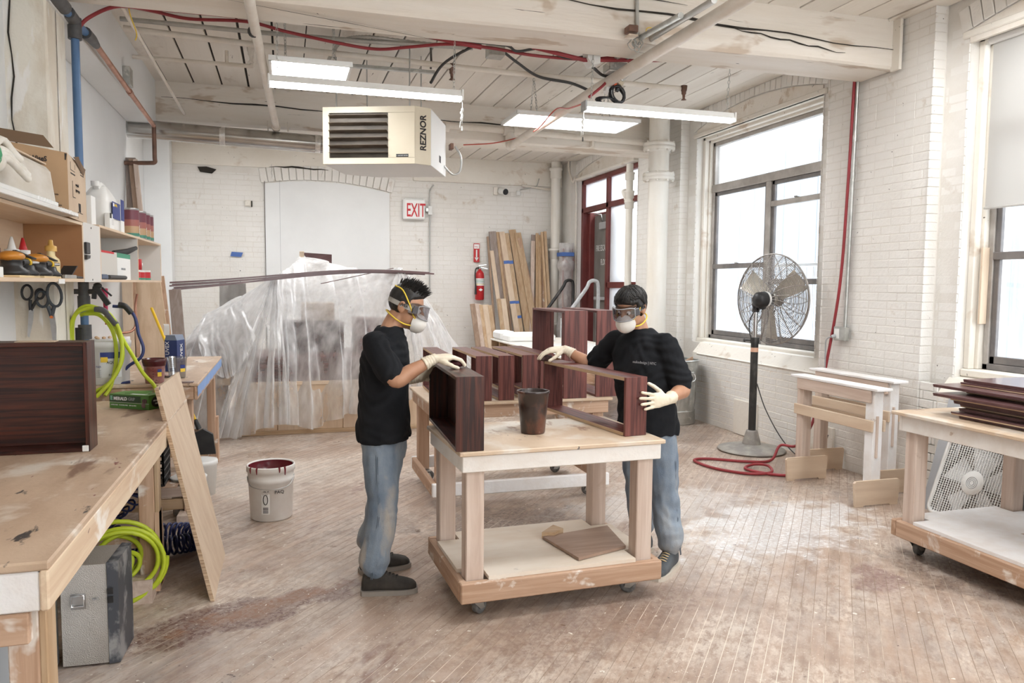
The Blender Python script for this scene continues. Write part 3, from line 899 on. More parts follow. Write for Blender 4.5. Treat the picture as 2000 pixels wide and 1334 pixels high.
# ------------------------------------------------------------------ windows
FRAME = M('worn_bronze_window_frame', (.50, .47, .44), (.36, .33, .30), rough=.45, scale=(3, 3, 3), metal=.3, lo=.40, hi=.62)
FRAMED = M('dark_window_frame', (.16, .15, .15), (.24, .22, .21), rough=.4, scale=(5, 5, 5), metal=.3)
def window(name, ya, yb, z0, z1, blind=False):
    w = bpy.data.objects.new(name, None); COL.objects.link(w)
    w.matrix_world = Matrix.Translation((5.35, (ya + yb) / 2, z0)); BASE[w.name] = w.matrix_world.copy(); w['kind'] = 'structure'
    # painted timber casing in the reveal: stepped stops on three sides
    for (x0, x1, t) in ((XW + .09, XW + .15, .055), (XW + .15, XW + .25, .085)):
        mb = MB()
        mb.box((x0, yb - t, z0), (x1, yb, z1), .006)
        mb.box((x0, ya, z0), (x1, ya + t, z1), .006)
        mb.box((x0, ya, z1 - t), (x1, yb, z1), .006)
        mb.build('casing', WHITE_OLD, w)
    MB().box((XW - .02, ya - .06, z1 - .02), (XW + .1, yb + .06, z1 + .035), .008).build('head_board', WHITE_OLD, w)
    MB().box((XW + .06, ya, z0 - .06), (5.36, yb, z0), .01).build('sill_board', WHITE_OLD, w)
    A, B = ya + .085, yb - .085
    zb, zt = z0 + .0, z1 - .085
    def fr(y0, y1, za, zz, x0=5.31, x1=5.38, mat=FRAME, nm='frame_member'):
        MB().box((x0, y0, za), (x1, y1, zz), .006).build(nm, mat, w)
    fr(A, A + .05, zb, zt); fr(B - .05, B, zb, zt); fr(A, B, zt - .05, zt); fr(A, B, zb, zb + .05, mat=FRAMED)
    tz = 2.90
    fr(A, B, tz, tz + .10, 5.30, 5.39)
    mid = ya + (yb - ya) * .462
    fr(mid - .045, mid + .045, zb, tz, 5.30, 5.39)
    def pane(y0, y1, za, zz, x=5.35):
        MB().box((x, y0, za), (x + .005, y1, zz), 0).build('glass_pane', GLASS, w)
    pane(A + .05, B - .05, tz + .1, zt - .05)
    # far light: sash with meeting rail at mid height; near light: sash lowered, rails at other heights
    for (y0, y1, rails) in ((mid + .045, B - .05, (1.955,)), (A + .05, mid - .045, (2.64, 1.76))):
        for x0, x1 in ((5.325, 5.36),):
            MB().box((x0, y0, zb + .05), (x1, y0 + .045, tz), .004).build('sash_stile', FRAMED, w)
            MB().box((x0, y1 - .045, zb + .05), (x1, y1, tz), .004).build('sash_stile', FRAMED, w)
            MB().box((x0, y0, tz - .045), (x1, y1, tz), .004).build('sash_rail', FRAMED, w)
            MB().box((x0, y0, zb + .05), (x1, y1, zb + .11), .004).build('sash_rail', FRAMED, w)
            for r in rails:
                MB().box((x0 - .02, y0, r - .03), (x1, y1, r + .03), .004).build('sash_rail', FRAME if r > 2 else FRAMED, w)
                MB().box((x0 - .035, (y0 + y1) / 2 - .03, r + .03), (x0 - .005, (y0 + y1) / 2 + .03, r + .045), .003).build('sash_lock', STEEL, w)
        zs = [zb + .05] + sorted(rails) + [tz]
        for q in range(len(zs) - 1):
            pane(y0 + .02, y1 - .02, zs[q] + .02, zs[q + 1] - .02, 5.345)
    return w
w1 = window('window_1', 6.44, 8.83, 1.03, HEAD)
w2 = window('window_2', 2.33, 4.76, 1.06, HEAD + .04)
w0 = window('window_3', -1.75, .68, 1.06, HEAD + .04)
# pale bare board wedged into the jamb of window 2, roller blind half drawn
MB().box((5.24, 4.655, 1.42), (5.31, 4.675, 2.02), .003).build('bare_board', BIRCH['z'], w2)
blind = T('roller_blind', 'grey fabric roller blind half drawn down over the window at the frame edge', 'blind', (5.24, 3.55, 2.30))
MB().box((5.235, 2.44, 2.33), (5.238, 4.655, 3.62), 0).build('fabric', SHADE, blind)
MB().cyl((5.235, 2.43, 2.325), (5.235, 4.66, 2.325), .011, n=10).build('hem_bar', SHADE, blind)
MB().cyl((5.225, 2.42, 3.60), (5.225, 4.67, 3.60), .03, n=14).build('roller_tube', WHITEP, blind)

# ------------------------------------------------------------------ fire-escape door bay
d1 = bpy.data.objects.new('door_1', None); COL.objects.link(d1)
d1.matrix_world = Matrix.Translation((5.3, 11.7, .35)); BASE[d1.name] = d1.matrix_world.copy(); d1['kind'] = 'structure'
FA, FB, FM = 10.60, 12.95, 11.80
def rd(y0, y1, za, zb_, x0=5.18, x1=5.28, nm='frame_member'):
    MB().box((x0, y0, za), (x1, y1, zb_), .006).build(nm, REDPAINT, d1)
rd(FA, FA + .07, .35, 3.58); rd(FB - .09, FB, .35, 3.58); rd(FA, FB, 3.50, 3.58)
rd(FM - .05, FM + .05, .35, 3.50); rd(FA, FB, 3.0, 3.09); rd(FA, FM, 1.66, 1.76); rd(FA, FM, .35, .55)
rd(FM + .05, FB - .09, .35, 3.0, 5.42, 5.44, 'reveal_panel')
rd(FB - .20, FB - .09, .35, 3.0, 5.27, 5.45, 'door_jamb')
for (y0, y1, za, zb_) in ((FA + .07, FM - .05, 3.09, 3.5), (FM + .05, FB - .09, 3.09, 3.5), (FA + .07, FM - .05, 1.76, 3.0), (FA + .07, FM - .05, .55, 1.66)):
    MB().box((5.23, y0, za), (5.238, y1, zb_), 0).build('frosted_pane', FROST, d1)
DOORGREY = M('grey_brown_metal_door', (.23, .22, .20), (.17, .16, .15), rough=.5, scale=(4, 4, 2), bump=.1)
MB().box((5.36, FM - .2, .37), (5.41, FB - .20, 2.94), .004).build('door_leaf', DOORGREY, d1)
MB().box((5.30, 12.02, 2.68), (5.36, 12.42, 2.80), .01).build('door_closer', GREYP, d1)
MB().tube([(5.32, 12.3, 2.81), (5.25, 12.2, 2.92), (5.25, 12.5, 2.95)], .012, 6).build('closer_arm', STEEL, d1)
MB().box((5.30, FM - .1, 1.44), (5.36, 12.62, 1.50), .01).build('push_bar', GREYP, d1)
text('lettering', 'FIRE ESCAPE', .15, (5.355, 12.66, 2.31), (0, -1, 0), (0, 0, 1), WHITEINK, d1, sx=.62)
text('lettering', 'FLOOR', .15, (5.355, 12.44, 2.06), (0, -1, 0), (0, 0, 1), WHITEINK, d1, sx=.62)
MB().box((5.05, FA - .05, 3.58), (5.3, FB + .05, 3.62), .006).build('head_board', WHITE_OLD, d1)
# raised landing in front of the door
mb = MB().box((4.35, 10.9, 0), (5.2, 12.95, .17), .006).box((4.65, 10.9, .17), (5.2, 12.95, .35), .006)
S('trim_1', mb, FIR['y'])

# ------------------------------------------------------------------ wall_left: drywall partition, timber post, boxed soffit
wall_left = S('wall_left', MB().box((XL - .15, Y0, -.05), (XL, 9.12, ZC + .03), .004).box((-2.3, 9.0, -.05), (-2.1, YB + .1, ZC + .03), .004).box((-2.3, 9.02, -.05), (XL - .15, 9.10, ZC), 0), DRYWALL)
MB().box((-2.1, 13.2, 0), (-1.72, YB - .01, ZC), .004).build('return_panel', DRYWALL, wall_left)
MB().box((XL, Y0, 3.42), (-1.36, 9.66, ZC + .02), .006).build('boxed_soffit', DRYWALL, wall_left)
MB().box((-1.5, 9.3, 3.36), (-1.38, 9.6, 3.43), .004).build('soffit_end', DRYWALL, wall_left)
post = S('post', MB().box((XL - .02, 5.40, -.02), (-1.38, 5.83, ZC), .012), POST_PAINT)
mb = MB()
check_crack(mb, [(-1.355 + .0, 5.60 + .004 * math.sin(i * 1.1), .95 + i * .18) for i in range(16)], .0035, 0, (1, 0, 0))
for v in mb.v: v.x = -1.377
b_ = [V3((v.x, 5.6 + (i % 2 - .5) * .008 * (i < 16) , v.z)) for i, v in enumerate(mb.v)]
n_ = len(mb.v) // 2
mb.v = [V3((-1.377, 5.60 + .004 * math.sin(i * 1.1) + .004, .95 + i * .18)) for i in range(n_)] + [V3((-1.377, 5.60 + .004 * math.sin(i * 1.1) - .004, .95 + i * .18)) for i in range(n_)]
mb.build('crack', DARK_GAP, post)
mb = MB()
check_crack(mb, [(-1.575 + .01 * math.sin(i * 1.7) , 5.392, 1.9 + i * .13) for i in range(14)], .004)
k = len(mb.v) // 2
mb.v = [V3((-1.572 + .012 * math.sin(i * 1.7) + (.005 if i % 3 else .001), 5.392, 1.9 + i * .13)) for i in range(k)] + [V3((-1.578 + .012 * math.sin(i * 1.7), 5.392, 1.9 + i * .13)) for i in range(k)]
mb.build('crack', DARK_GAP, post)
# unseen wall added behind the camera: solid left blocks light, open right admits it
mb = MB().box((-2.3, Y0 - .2, -.05), (1.6, Y0, ZC + .05), 0).box((1.6, Y0 - .2, -.05), (5.6, Y0, .95), 0).box((1.6, Y0 - .2, 3.6), (5.6, Y0, ZC + .05), 0).box((3.2, Y0 - .2, .9), (3.5, Y0, 3.7), 0)
S('wall_light_block', mb, WHITE_OLD)

# outside the windows: pale board fence, fire-escape railing, far wall
OUTW = M('pale_outdoor_boards', (.46, .49, .53), (.39, .42, .46), rough=.6, scale=(1, 9, 1))
fence = T('board_fence', 'pale blue-white board fence outside the window behind the pedestal fan', 'fence', (7.6, 8.4, -1))
for i in range(26):
    y = 3.2 + i * .40
    MB().box((7.6 + random.uniform(-.01, .01), y, -1), (7.63, y + .385, 3.9), .004).build('board', OUTW, fence)
rail = T('fire_escape_railing', 'white steel fire-escape railing with thin balusters outside the windows', 'railing', (6.0, 4.5, -.4))
for z in (1.95, .75):
    MB().box((5.98, -1, z), (6.02, 9.2, z + .04), .004).build('rail', WHITEG, rail)
for i in range(86):
    y = -.9 + i * .118
    MB().cyl((6.0, y, .75), (6.0, y, 1.95), .009, n=6).build('baluster', WHITEG, rail)
stairs = T('fire_escape_stairs', 'white steel stair stringer descending outside the window with the roller blind', 'stairs', (6.9, 4, 0))
for x in (6.7, 7.2):
    MB().bar((x, 2.6, 2.3), (x, 5.8, .2), .05, .22, (0, 0, 1)).build('stringer', WHITEG, stairs)
for i in range(9):
    t = (i + .5) / 9
    MB().box((6.7, 2.6 + 3.2 * t - .1, 2.3 - 2.1 * t - .02), (7.2, 2.6 + 3.2 * t + .1, 2.3 - 2.1 * t + .02), .003).build('tread', WHITEG, stairs)

# ------------------------------------------------------------------ lights
def tube_light(x0, x1, y, z, label, cx):
    t = T('tube_light', label, 'light', ((x0 + x1) / 2, y, z), 0, 'hanging tube lights')
    mb = MB().prism([(x0, y - .05, z + .005), (x0, y + .05, z + .005), (x0, y + .03, z + .055), (x0, y - .03, z + .055)], (x1 - x0, 0, 0))
    mb.build('housing', WHITEP, t)
    mb = MB().prism([(x0 + .012, y - .045, z + .004), (x0 + .012, y + .045, z + .004), (x0 + .012, y + .03, z - .022), (x0 + .012, y - .03, z - .022)], (x1 - x0 - .024, 0, 0))
    mb.build('diffuser', LENSW, t)
    for x in (x0, x1):
        MB().box((x - .008, y - .052, z - .024), (x + .008, y + .052, z + .058), .004).build('end_cap', GREYP if x == cx else WHITEP, t)
    for x in (x0 + .06, x1 - .06):
        mb = MB(); chain_links(mb, (x, y, z + .055), (x, y - .03, 3.55), .036)
        mb.build('chain', GALV, t)
    return t
ta = tube_light(-.09, 1.33, 5.85, 3.135, 'long glowing white tube light hung above the beige unit heater', -99)
tb = tube_light(2.35, 3.73, 5.85, 3.135, 'long glowing white tube light hung before the arched window', 2.35)
def pull_cord(label, top, z1):
    t = T('light_pull', label, 'cord', (top[0], top[1], z1))
    MB().tube([top, (top[0] + .004, top[1], (top[2] + z1) / 2 + .1), (top[0], top[1], z1 + .05)], .003, 6).build('string', WHITEP, t)
    mb = MB(); zc = z1 + (top[2] - z1) * .42
    for i in range(4):
        mb.ball((top[0] + .006 * (i % 2) - .003, top[1] + .004 * (i % 3), zc + .022 * i), (.011, .011, .016), n=8, m=6)
    mb.tube([(top[0], top[1], zc), (top[0] - .014, top[1], zc - .03), (top[0] - .016, top[1], zc - .07)], .003, 5)
    mb.build('knot', WHITEP, t)
    MB().cyl((top[0], top[1], z1), (top[0], top[1], z1 + .035), .008, .004, n=8).build('toggle', WHITEP if z1 < 3 and top[0] < 2 else RUBBER, t)
pull_cord('white knotted pull cord hanging from the tube light over the heater', (1.335, 5.85, 3.11), 2.89)
pull_cord('white pull cord with dark tip hanging from the tube light before the window', (2.343, 5.85, 3.14), 2.87)
def panel_light(x0, x1, y0, y1, z, label, group='flat panel lights'):
    t = T('panel_light', label, 'light', ((x0 + x1) / 2, (y0 + y1) / 2, z), 0, group)
    mb = MB()
    for (a, b) in (((x0, y0), (x1, y0 + .025)), ((x0, y1 - .025), (x1, y1)), ((x0, y0), (x0 + .025, y1)), ((x1 - .025, y0), (x1, y1))):
        mb.box((a[0], a[1], z - .012), (b[0], b[1], z + .03), .003)
    mb.build('frame', WHITEP, t)
    MB().box((x0 + .02, y0 + .02, z + .004), (x1 - .02, y1 - .02, z + .02), 0).build('diffuser', LENSW, t)
    MB().box((x0 + .02, y0 + .02, z + .022), (x1 - .02, y1 - .02, z + .03), 0).build('back_plate', WHITEP, t)
    ym = (y0 + y1) / 2
    for x in (x0 + .2 * (x1 - x0), x1 - .2 * (x1 - x0)):
        for dy in (-.2, .2):
            mb = MB(); chain_links(mb, (x, ym + dy * (y1 - y0), z + .04), (x, ym, ZC - .06), .04); mb.build('chain', GALV, t)
        MB().tube([(x, ym, ZC - .055), (x, ym, ZC - .01)], .006, 6).build('ceiling_hook', GALV, t)
        MB().box((x - .03, ym - .25 * (y1 - y0), z + .03), (x + .03, ym - .25 * (y1 - y0) + .02, z + .05), .002).build('bracket', GALV, t)
    return t
panel_light(-.10, .55, 6.36, 6.98, 3.45, 'small square glowing panel light half hidden behind the left tube light')
panel_light(2.29, 3.68, 7.52, 8.14, 3.45, 'long bright rectangular panel light hung near the tall window')
panel_light(4.0, 4.6, 3.25, 4.42, 3.80, 'panel light whose edge shows at the top of the picture')
for (x, y) in ((2.2, 2.9), (2.6, .2)):
    panel_light(x - .68, x + .68, y - .32, y + .32, 3.72, 'panel light out of the picture ' + ('over the near cart end' if y > 1 else 'behind the camera'), 'near bay panel lights')

for i, x in enumerate((-.9, .9, 2.7)):  # unseen glowing panels added to brighten the back wall
    t = T('added_fill_panel', 'unseen flush fill light added behind the back beam, ' + ('at the left', 'in the middle', 'at the right')[i], 'light', (x, 10.6, ZC - .03), 0, 'fill lights added behind the back beam')
    MB().box((x - .6, 10.3, ZC - .03), (x + .6, 10.9, ZC), .003).build('frame', WHITEP, t)
    MB().box((x - .58, 10.32, ZC - .034), (x + .58, 10.88, ZC - .029), 0).build('diffuser', LENSW, t)
# ------------------------------------------------------------------ pipes, conduits, hoses
PIPEW = M('white_painted_pipe', (.80, .75, .68), (.70, .63, .54), rough=.45, scale=(4, 4, 4), lo=.42, hi=.7, bump=.15, bscale=30, world=True)
COLW = M('white_painted_iron_pipe', (.81, .78, .72), (.74, .69, .61), rough=.45, scale=(6, 6, 1.2), lo=.42, hi=.7, bump=.25, bscale=18, world=True)
# big flanged iron drain stack
px_, py_ = 4.72, 9.10
st = T('flanged_drain_pipe', 'thick white flanged iron pipe standing floor to ceiling beside the window', 'pipe', (px_, py_, 0))
MB().cyl((px_, py_, 0), (px_, py_, ZC), .132, n=28).build('pipe_body', COLW, st)
for zz in ((4.701, 9.100, 3.513)[2], (4.710, 9.100, 3.124)[2]):
    mb = MB().lathe([(.132, -.07), (.15, -.05), (.15, -.045), (.205, -.045), (.208, -.008), (.195, -.004), (.195, .004), (.208, .008), (.205, .045), (.15, .045), (.15, .055), (.132, .07)], (px_, py_, zz), 28)
    fl = mb.build('flange', COLW, st)
    for i in range(8):
        a = 2 * PI * i / 8 + .2
        MB().cyl((px_ + .18 * math.cos(a), py_ + .18 * math.sin(a), zz - .065), (px_ + .18 * math.cos(a), py_ + .18 * math.sin(a), zz + .065), .018, n=6, smooth=False).build('bolt', COLW, fl)
# thinner soil pipe next to the door
sp = T('soil_pipe', 'slim white pipe with bell joints between the red door and the thick flanged pipe', 'pipe', (4.93, 10.42, 0))
MB().cyl((4.93, 10.42, 0), (4.93, 10.42, 3.5), .052, n=16).build('pipe_body', COLW, sp)
for zz in (3.32, 3.05, 2.9):
    MB().lathe([(.052, -.06), (.068, -.05), (.068, .03), (.075, .035), (.075, .055), (.052, .06)], (4.93, 10.42, zz), 16).build('bell_joint', COLW, sp)
MB().tube([(4.93, 10.42, 2.9), (4.92, 10.5, 3.02), (4.92, 10.58, 3.12)], [.05, .045, .05], 10).build('branch', COLW, sp)
# corner stack
cp = T('corner_pipe', 'white bell-jointed pipe rising in the back corner beside the leaning lumber', 'pipe', (4.80, 13.28, 0))
MB().cyl((4.80, 13.28, 0), (4.80, 13.28, ZC), .085, n=18).build('pipe_body', COLW, cp)
for zz in (3.74, 2.27, .9):
    MB().lathe([(.085, -.09), (.10, -.08), (.10, .05), (.125, .06), (.125, .10), (.09, .11)], (4.80, 13.28, zz), 18).build('bell_joint', COLW, cp)
# sprinkler branch along the ceiling
Ysp = 7.25
sk = T('sprinkler_pipe', 'white sprinkler pipe running across the ceiling with drop heads', 'pipe', (1.4, Ysp, 3.76))
MB().tube([(-1.25, Ysp - .15, 3.79), (-.15, Ysp - .1, 3.77), (2.15, Ysp, 3.76), (4.0, Ysp, 3.76)], .027, 10).build('pipe_body', PIPEW, sk)
for (x, dz) in ((-.26, 0), (1.55, .02), (4.02, 0)):
    h = MB().lathe([(.0, -.12), (.03, -.115), (.012, -.10), (.016, -.06), (.024, -.055), (.024, -.03), (.03, -.02), (.036, .03), (.0, .035)], (x, Ysp - .02, 3.755), 12).build('sprinkler_head', COPPERD if x > 0 else PIPEW, sk)
for x in (1.35, 3.3):
    MB().tube([(x, Ysp, 3.73), (x, Ysp - .03, 3.78), (x, Ysp, 3.94)], .01, 6).build('hanger', RUBBER, sk)
for (x, y, lb) in ((3.1, 7.0, 'small rusty hook screwed to the ceiling boards near the cord bundle'),):
    mb = MB().tube([(x, y, 3.95), (x, y, 3.90), (x + .02, y, 3.86), (x + .05, y, 3.87), (x + .05, y, 3.9)], .012, 8).ball((x + .05, y, 3.84), (.02, .02, .04), n=8, m=6)
    one(mb, 'ceiling_hook', COPPERD, lb, 'hook')
# grey conduit run with flexible cable and junction box
cn = T('ceiling_conduit', 'grey metal conduit with ribbed cable running across the ceiling to a box', 'conduit', (.5, 6.95, 3.82))
MB().tube([(-1.27, 7.08, 3.86), (-.2, 7.05, 3.85), (.65, 6.98, 3.84), (1.65, 6.8, 3.82)], .02, 8).build('conduit', CONDUIT, cn)
pts = smooth_path([(.40, 7.35, 3.72), (.5, 7.1, 3.84), (.7, 6.95, 3.87), (1.2, 6.9, 3.85), (1.8, 6.75, 3.82)], 24)
mb = MB().tube(pts, [.013 + .004 * (i % 2) for i in range(len(pts))], 8)
mb.build('ribbed_cable', CONDUIT, cn)
MB().box((1.77, 6.68, 3.74), (1.92, 6.82, 3.86), .006).build('junction_box', GALV, cn)
MB().tube(smooth_path([(1.92, 6.75, 3.8), (2.1, 6.9, 3.76), (2.4, 7.15, 3.72), (2.75, 7.2, 3.70), (2.95, 7.15, 3.62)], 8), .014, 6).build('flexible_cable', DARKCABLE, cn)
MB().tube(smooth_path([(1.35, 7.25, 3.6), (1.45, 7.0, 3.74), (1.75, 6.55, 3.84), (1.9, 5.9, 3.75)], 8), .014, 6).build('flexible_cable', DARKCABLE, cn)
MB().tube([(1.9, 6.75, 3.84), (1.88, 6.2, 3.84), (1.87, 5.84, 3.82)], .02, 8).build('conduit', GALV, cn)
# short capped white pipe by the soffit
sh = T('short_ceiling_pipe', 'short white pipe with a drop elbow under the ceiling beside the boxed soffit', 'pipe', (-.8, 7.85, 3.78))
MB().tube([(-1.33, 7.95, 3.79), (-.29, 7.85, 3.77), (-.27, 7.85, 3.77)], .02, 8).build('pipe_body', PIPEW, sh)
MB().tube(smooth_path([(-.24, 7.6, 3.93), (-.24, 7.75, 3.86), (-.26, 7.84, 3.80), (-.28, 7.85, 3.77)], 6), .026, 8).build('elbow', PIPEW, sh)
MB().cyl((-.5, 7.87, 3.77), (-.5, 7.87, 3.9), .016, n=8).build('hanger', PIPEW, sh)
# thick white pipe running down the room below the beam, ending in a tee at the cross pipe
lp = T('long_white_pipe', 'thick white pipe running the length of the room under the front beam', 'pipe', (2.72, 6.4, 3.45))
MB().tube([(2.75, 2.8, 3.47), (2.72, 6.5, 3.47), (2.76, 9.32, 3.45)], .045, 14).build('pipe_body', PIPEW, lp)
MB().tube(smooth_path([(2.76, 9.25, 3.45), (2.765, 9.36, 3.455), (2.765, 9.38, 3.52), (2.765, 9.38, 3.62)], 5), .06, 12).build('elbow', PIPEW, lp)
MB().tube([(2.745, 5.98, 3.42), (2.69, 5.98, 3.47), (2.745, 5.98, 3.53), (2.80, 5.98, 3.47), (2.745, 5.98, 3.42)], .01, 6).build('strap', GALV, lp)
# cross pipe on the face of the back beam
cr = T('cross_pipe', 'white pipe strapped across the face of the back beam above the door', 'pipe', (3.1, 9.38, 3.62))
MB().tube([(1.85, 9.38, 3.66), (2.765, 9.38, 3.645), (4.62, 9.38, 3.61)], .04, 12).build('pipe_body', PIPEW, cr)
for x in (1.95, 2.70, 2.83):
    MB().cyl((x - .025, 9.38, 3.646), (x + .025, 9.38, 3.645), .062, n=14).build('coupling', PIPEW, cr)
MB().box((3.88, 9.36, 3.52), (3.92, 9.45, 3.66), .004).build('strap', PIPEW, cr)
# sloping white pipe by the left light
dp = T('sloping_white_pipe', 'white pipe running overhead from the front beam down to the metal duct', 'pipe', (-.1, 7.3, 3.5))
MB().tube([(-.20, 4.6, 3.50), (-.19, 5.4, 3.50), (-.07, 9.2, 3.47)], .036, 12).build('pipe_body', PIPEW, dp)
MB().cyl((-.0705, 9.14, 3.47), (-.069, 9.24, 3.469), .05, n=12).build('coupling', PIPEW, dp)
MB().cyl((-.192, 5.88, 3.496), (-.191, 5.9, 3.496), .04, n=12).build('joint', DARKCABLE, dp)
# thin conduit by the soffit
tcx = T('thin_white_conduit', 'thin white conduit running away under the ceiling beside the soffit', 'conduit', (-1.06, 8, 3.6))
MB().tube([(-1.055, 4.8, 3.6), (-1.056, 5.83, 3.6), (-1.066, 9.45, 3.6)], .015, 8).build('conduit', PIPEW, tcx)
MB().tube([(-1.0555, 5.2, 3.615), (-1.056, 5.9, 3.612)], .021, 8).build('sleeve', GALV, tcx)
mb = MB().tube(smooth_path([(-1.05, 6.0, 3.60), (-1.03, 6.02, 3.66), (-1.02, 6.05, 3.58), (-.99, 6.1, 3.47), (-1.0, 6.1, 3.42)], 6), .004, 5)
mb.build('yellow_tie', YELINK, tcx)
# dark red conduit along the beam and the red air hose
rc = T('red_conduit', 'dark red conduit fixed along the far lower edge of the front beam', 'conduit', (1.2, 5.86, 3.57))
MB().tube([(-1.035, 5.880, 3.586), (0.513, 5.880, 3.598)], .017, 8).build('conduit', REDHOSE, rc)
MB().tube([(0.975, 5.900, 3.598), (1.499, 5.900, 3.553)], [.012, .02], 8).build('conduit', REDHOSE, rc)
MB().tube([(1.920, 5.900, 3.593), (2.360, 5.900, 3.534), (3.101, 5.900, 3.592)], [.017, .018, .010], 8).build('conduit', REDHOSE, rc)
hose = MB()
hp = [(-1.360, 5.950, 2.474), (-1.353, 5.950, 2.891), (-1.346, 5.950, 3.235), (-1.310, 5.900, 3.411), (-1.214, 5.900, 3.512), (-1.054, 5.900, 3.584), (-0.889, 6.200, 3.667), (-0.658, 6.300, 3.670), (-0.254, 6.200, 3.661), (0.041, 6.300, 3.647), (0.430, 6.300, 3.599), (0.731, 6.300, 3.580), (0.968, 6.100, 3.561), (1.275, 6.000, 3.584), (1.609, 6.000, 3.585), (1.954, 6.000, 3.561), (2.400, 6.000, 3.569), (2.747, 6.000, 3.617), (2.857, 6.100, 3.578), (2.745, 6.200, 3.529), (2.674, 6.200, 3.437), (2.533, 6.200, 3.317)]
hose.tube(smooth_path(hp, 8), .0125, 8)
one(hose, 'red_air_hose', REDHOSE, 'thin red air hose draped along the ceiling past the beam', 'hose')
mb = MB().tube(smooth_path([(1.305, 5.950, 3.596), (1.701, 5.950, 3.603), (1.808, 5.950, 3.565), (2.024, 5.950, 3.606), (2.231, 5.970, 3.557), (2.411, 5.970, 3.586)], 8), .011, 8)
one(mb, 'black_cable', DARKCABLE, 'black cable looped beside the red conduit on the beam', 'cable')
mb = MB().tube(smooth_path([(2.406, 6.000, 3.211), (2.497, 6.600, 3.306), (2.590, 7.200, 3.432), (2.550, 7.600, 3.327), (2.938, 9.200, 3.584), (2.768, 9.300, 3.528), (2.501, 9.300, 3.461), (2.141, 9.300, 3.421)], 8), .007, 6)
one(mb, 'red_power_lead', M('bright_red_cord', (.55, .10, .07), rough=.5), 'thin red cord trailing from the tube light to the heater', 'cord')
# junction of boxes, plugs and coiled cord at the beam
jb = T('outlet_cluster', 'cluster of metal boxes, plugs and coiled black cord hung on the thick white pipe', 'outlet', (2.679, 5.950, 3.522))
MB().box((2.676, 6.100, 3.540), (V3((2.676, 6.100, 3.540)) + V3((.2, .14, .07))), .006).build('metal_box', GALV, jb)
MB().box((V3((2.672, 6.080, 3.539)) + V3((0, 0, -.018))), (V3((2.672, 6.080, 3.539)) + V3((.17, .16, -.003))), .003).build('white_cover', WHITEG, jb)
MB().tube([(2.655, 5.900, 3.581), (2.623, 5.500, 3.591), (2.577, 4.700, 3.516)], .022, 8).build('conduit', GALV, jb)
MB().tube([(2.747, 5.900, 3.589), (2.720, 5.500, 3.592), (2.587, 4.300, 3.479)], .022, 8).build('conduit', CONDUIT, jb)
MB().tube([(2.567, 5.360, 3.844), (2.577, 5.360, 3.575)], .014, 8).build('drop_conduit', CONDUIT, jb)
MB().box((2.467, 5.360, 3.579), (V3((2.467, 5.360, 3.579)) + V3((.075, -.09, .05))), .004).build('bracket', COPPERD, jb)
MB().box(V3((2.452, 5.300, 3.552)) + V3((0, -.06, -.012)), V3((2.452, 5.300, 3.552)) + V3((.075, .03, .0)), .003).build('lug', WHITE_OLD, jb)
mb = MB()
for i in range(6):
    c = V3((2.576, 5.400, 3.549)) + V3((random.uniform(-.03, .03), 0, random.uniform(-.03, .03)))
    pts = [c + V3((.03 * math.cos(t) + random.uniform(-.01, .01), .01 * i - .03, .04 * math.sin(t))) for t in [2 * PI * q / 10 for q in range(10)]]
    mb.tube(smooth_path(pts, 3, True), .004, 5, closed=True)
mb.build('loose_wires', GALV, jb)
mb = MB()
mb.tube(smooth_path([(2.620, 5.300, 3.550), (2.619, 5.300, 3.613), (2.652, 5.300, 3.631), (2.712, 5.300, 3.615), (2.715, 5.300, 3.653)], 5), .0035, 5)
mb.build('yellow_tie', YELINK, jb)
MB().tube([(2.828, 6.200, 3.506), (2.795, 6.200, 3.442)], [.045, .05], 10).build('tape_wad', M('masking_tape_wad', (.60, .52, .40), (.5, .42, .30), scale=(20, 20, 20), bump=.5), jb)
MB().tube([(2.789, 6.200, 3.516), (2.721, 6.200, 3.497)], .022, 8).build('plug', BLACK, jb)
MB().tube([(2.799, 6.200, 3.469), (2.756, 6.200, 3.435)], [.016, .03], 8).build('plug', M('orange_plug', (.75, .13, .05), rough=.4), jb)
MB().tube([(2.819, 6.200, 3.444), (2.791, 6.200, 3.389)], [.03, .018], 8).build('plug', BLACK, jb)
MB().tube(smooth_path([(2.721, 6.200, 3.506), (2.649, 6.200, 3.517), (2.544, 6.100, 3.529), (2.474, 6.000, 3.521)], 6), .013, 8).build('black_lead', DARKCABLE, jb)
mb = MB()
for i in range(5):
    c = V3((2.797, 6.200, 3.359)); w = .05 + .012 * (i % 3); h = .07 + .01 * (i % 2)
    tl = .5 + .12 * i
    pts = [c + V3((math.cos(t) * w * math.cos(tl) - math.sin(t) * h * math.sin(tl), .012 * i - .03, math.cos(t) * w * math.sin(tl) + math.sin(t) * h * math.cos(tl))) for t in [2 * PI * q / 14 for q in range(14)]]
    mb.tube(pts, .0075, 6, closed=True)
for i in range(4):
    c = V3((2.694, 6.150, 3.284)) + V3((0, .01 * i, .004 * i))
    pts = [c + V3((math.cos(t) * (.075 + .01 * i), .02 * math.sin(t), math.sin(t) * .035)) for t in [2 * PI * q / 14 for q in range(14)]]
    mb.tube(pts, .0075, 6, closed=True)
mb.build('coiled_cord', BLACK, jb)
MB().tube([(2.754, 6.250, 3.451), (2.726, 6.250, 3.379)], [.04, .042], 10).build('white_socket', WHITEP, jb)
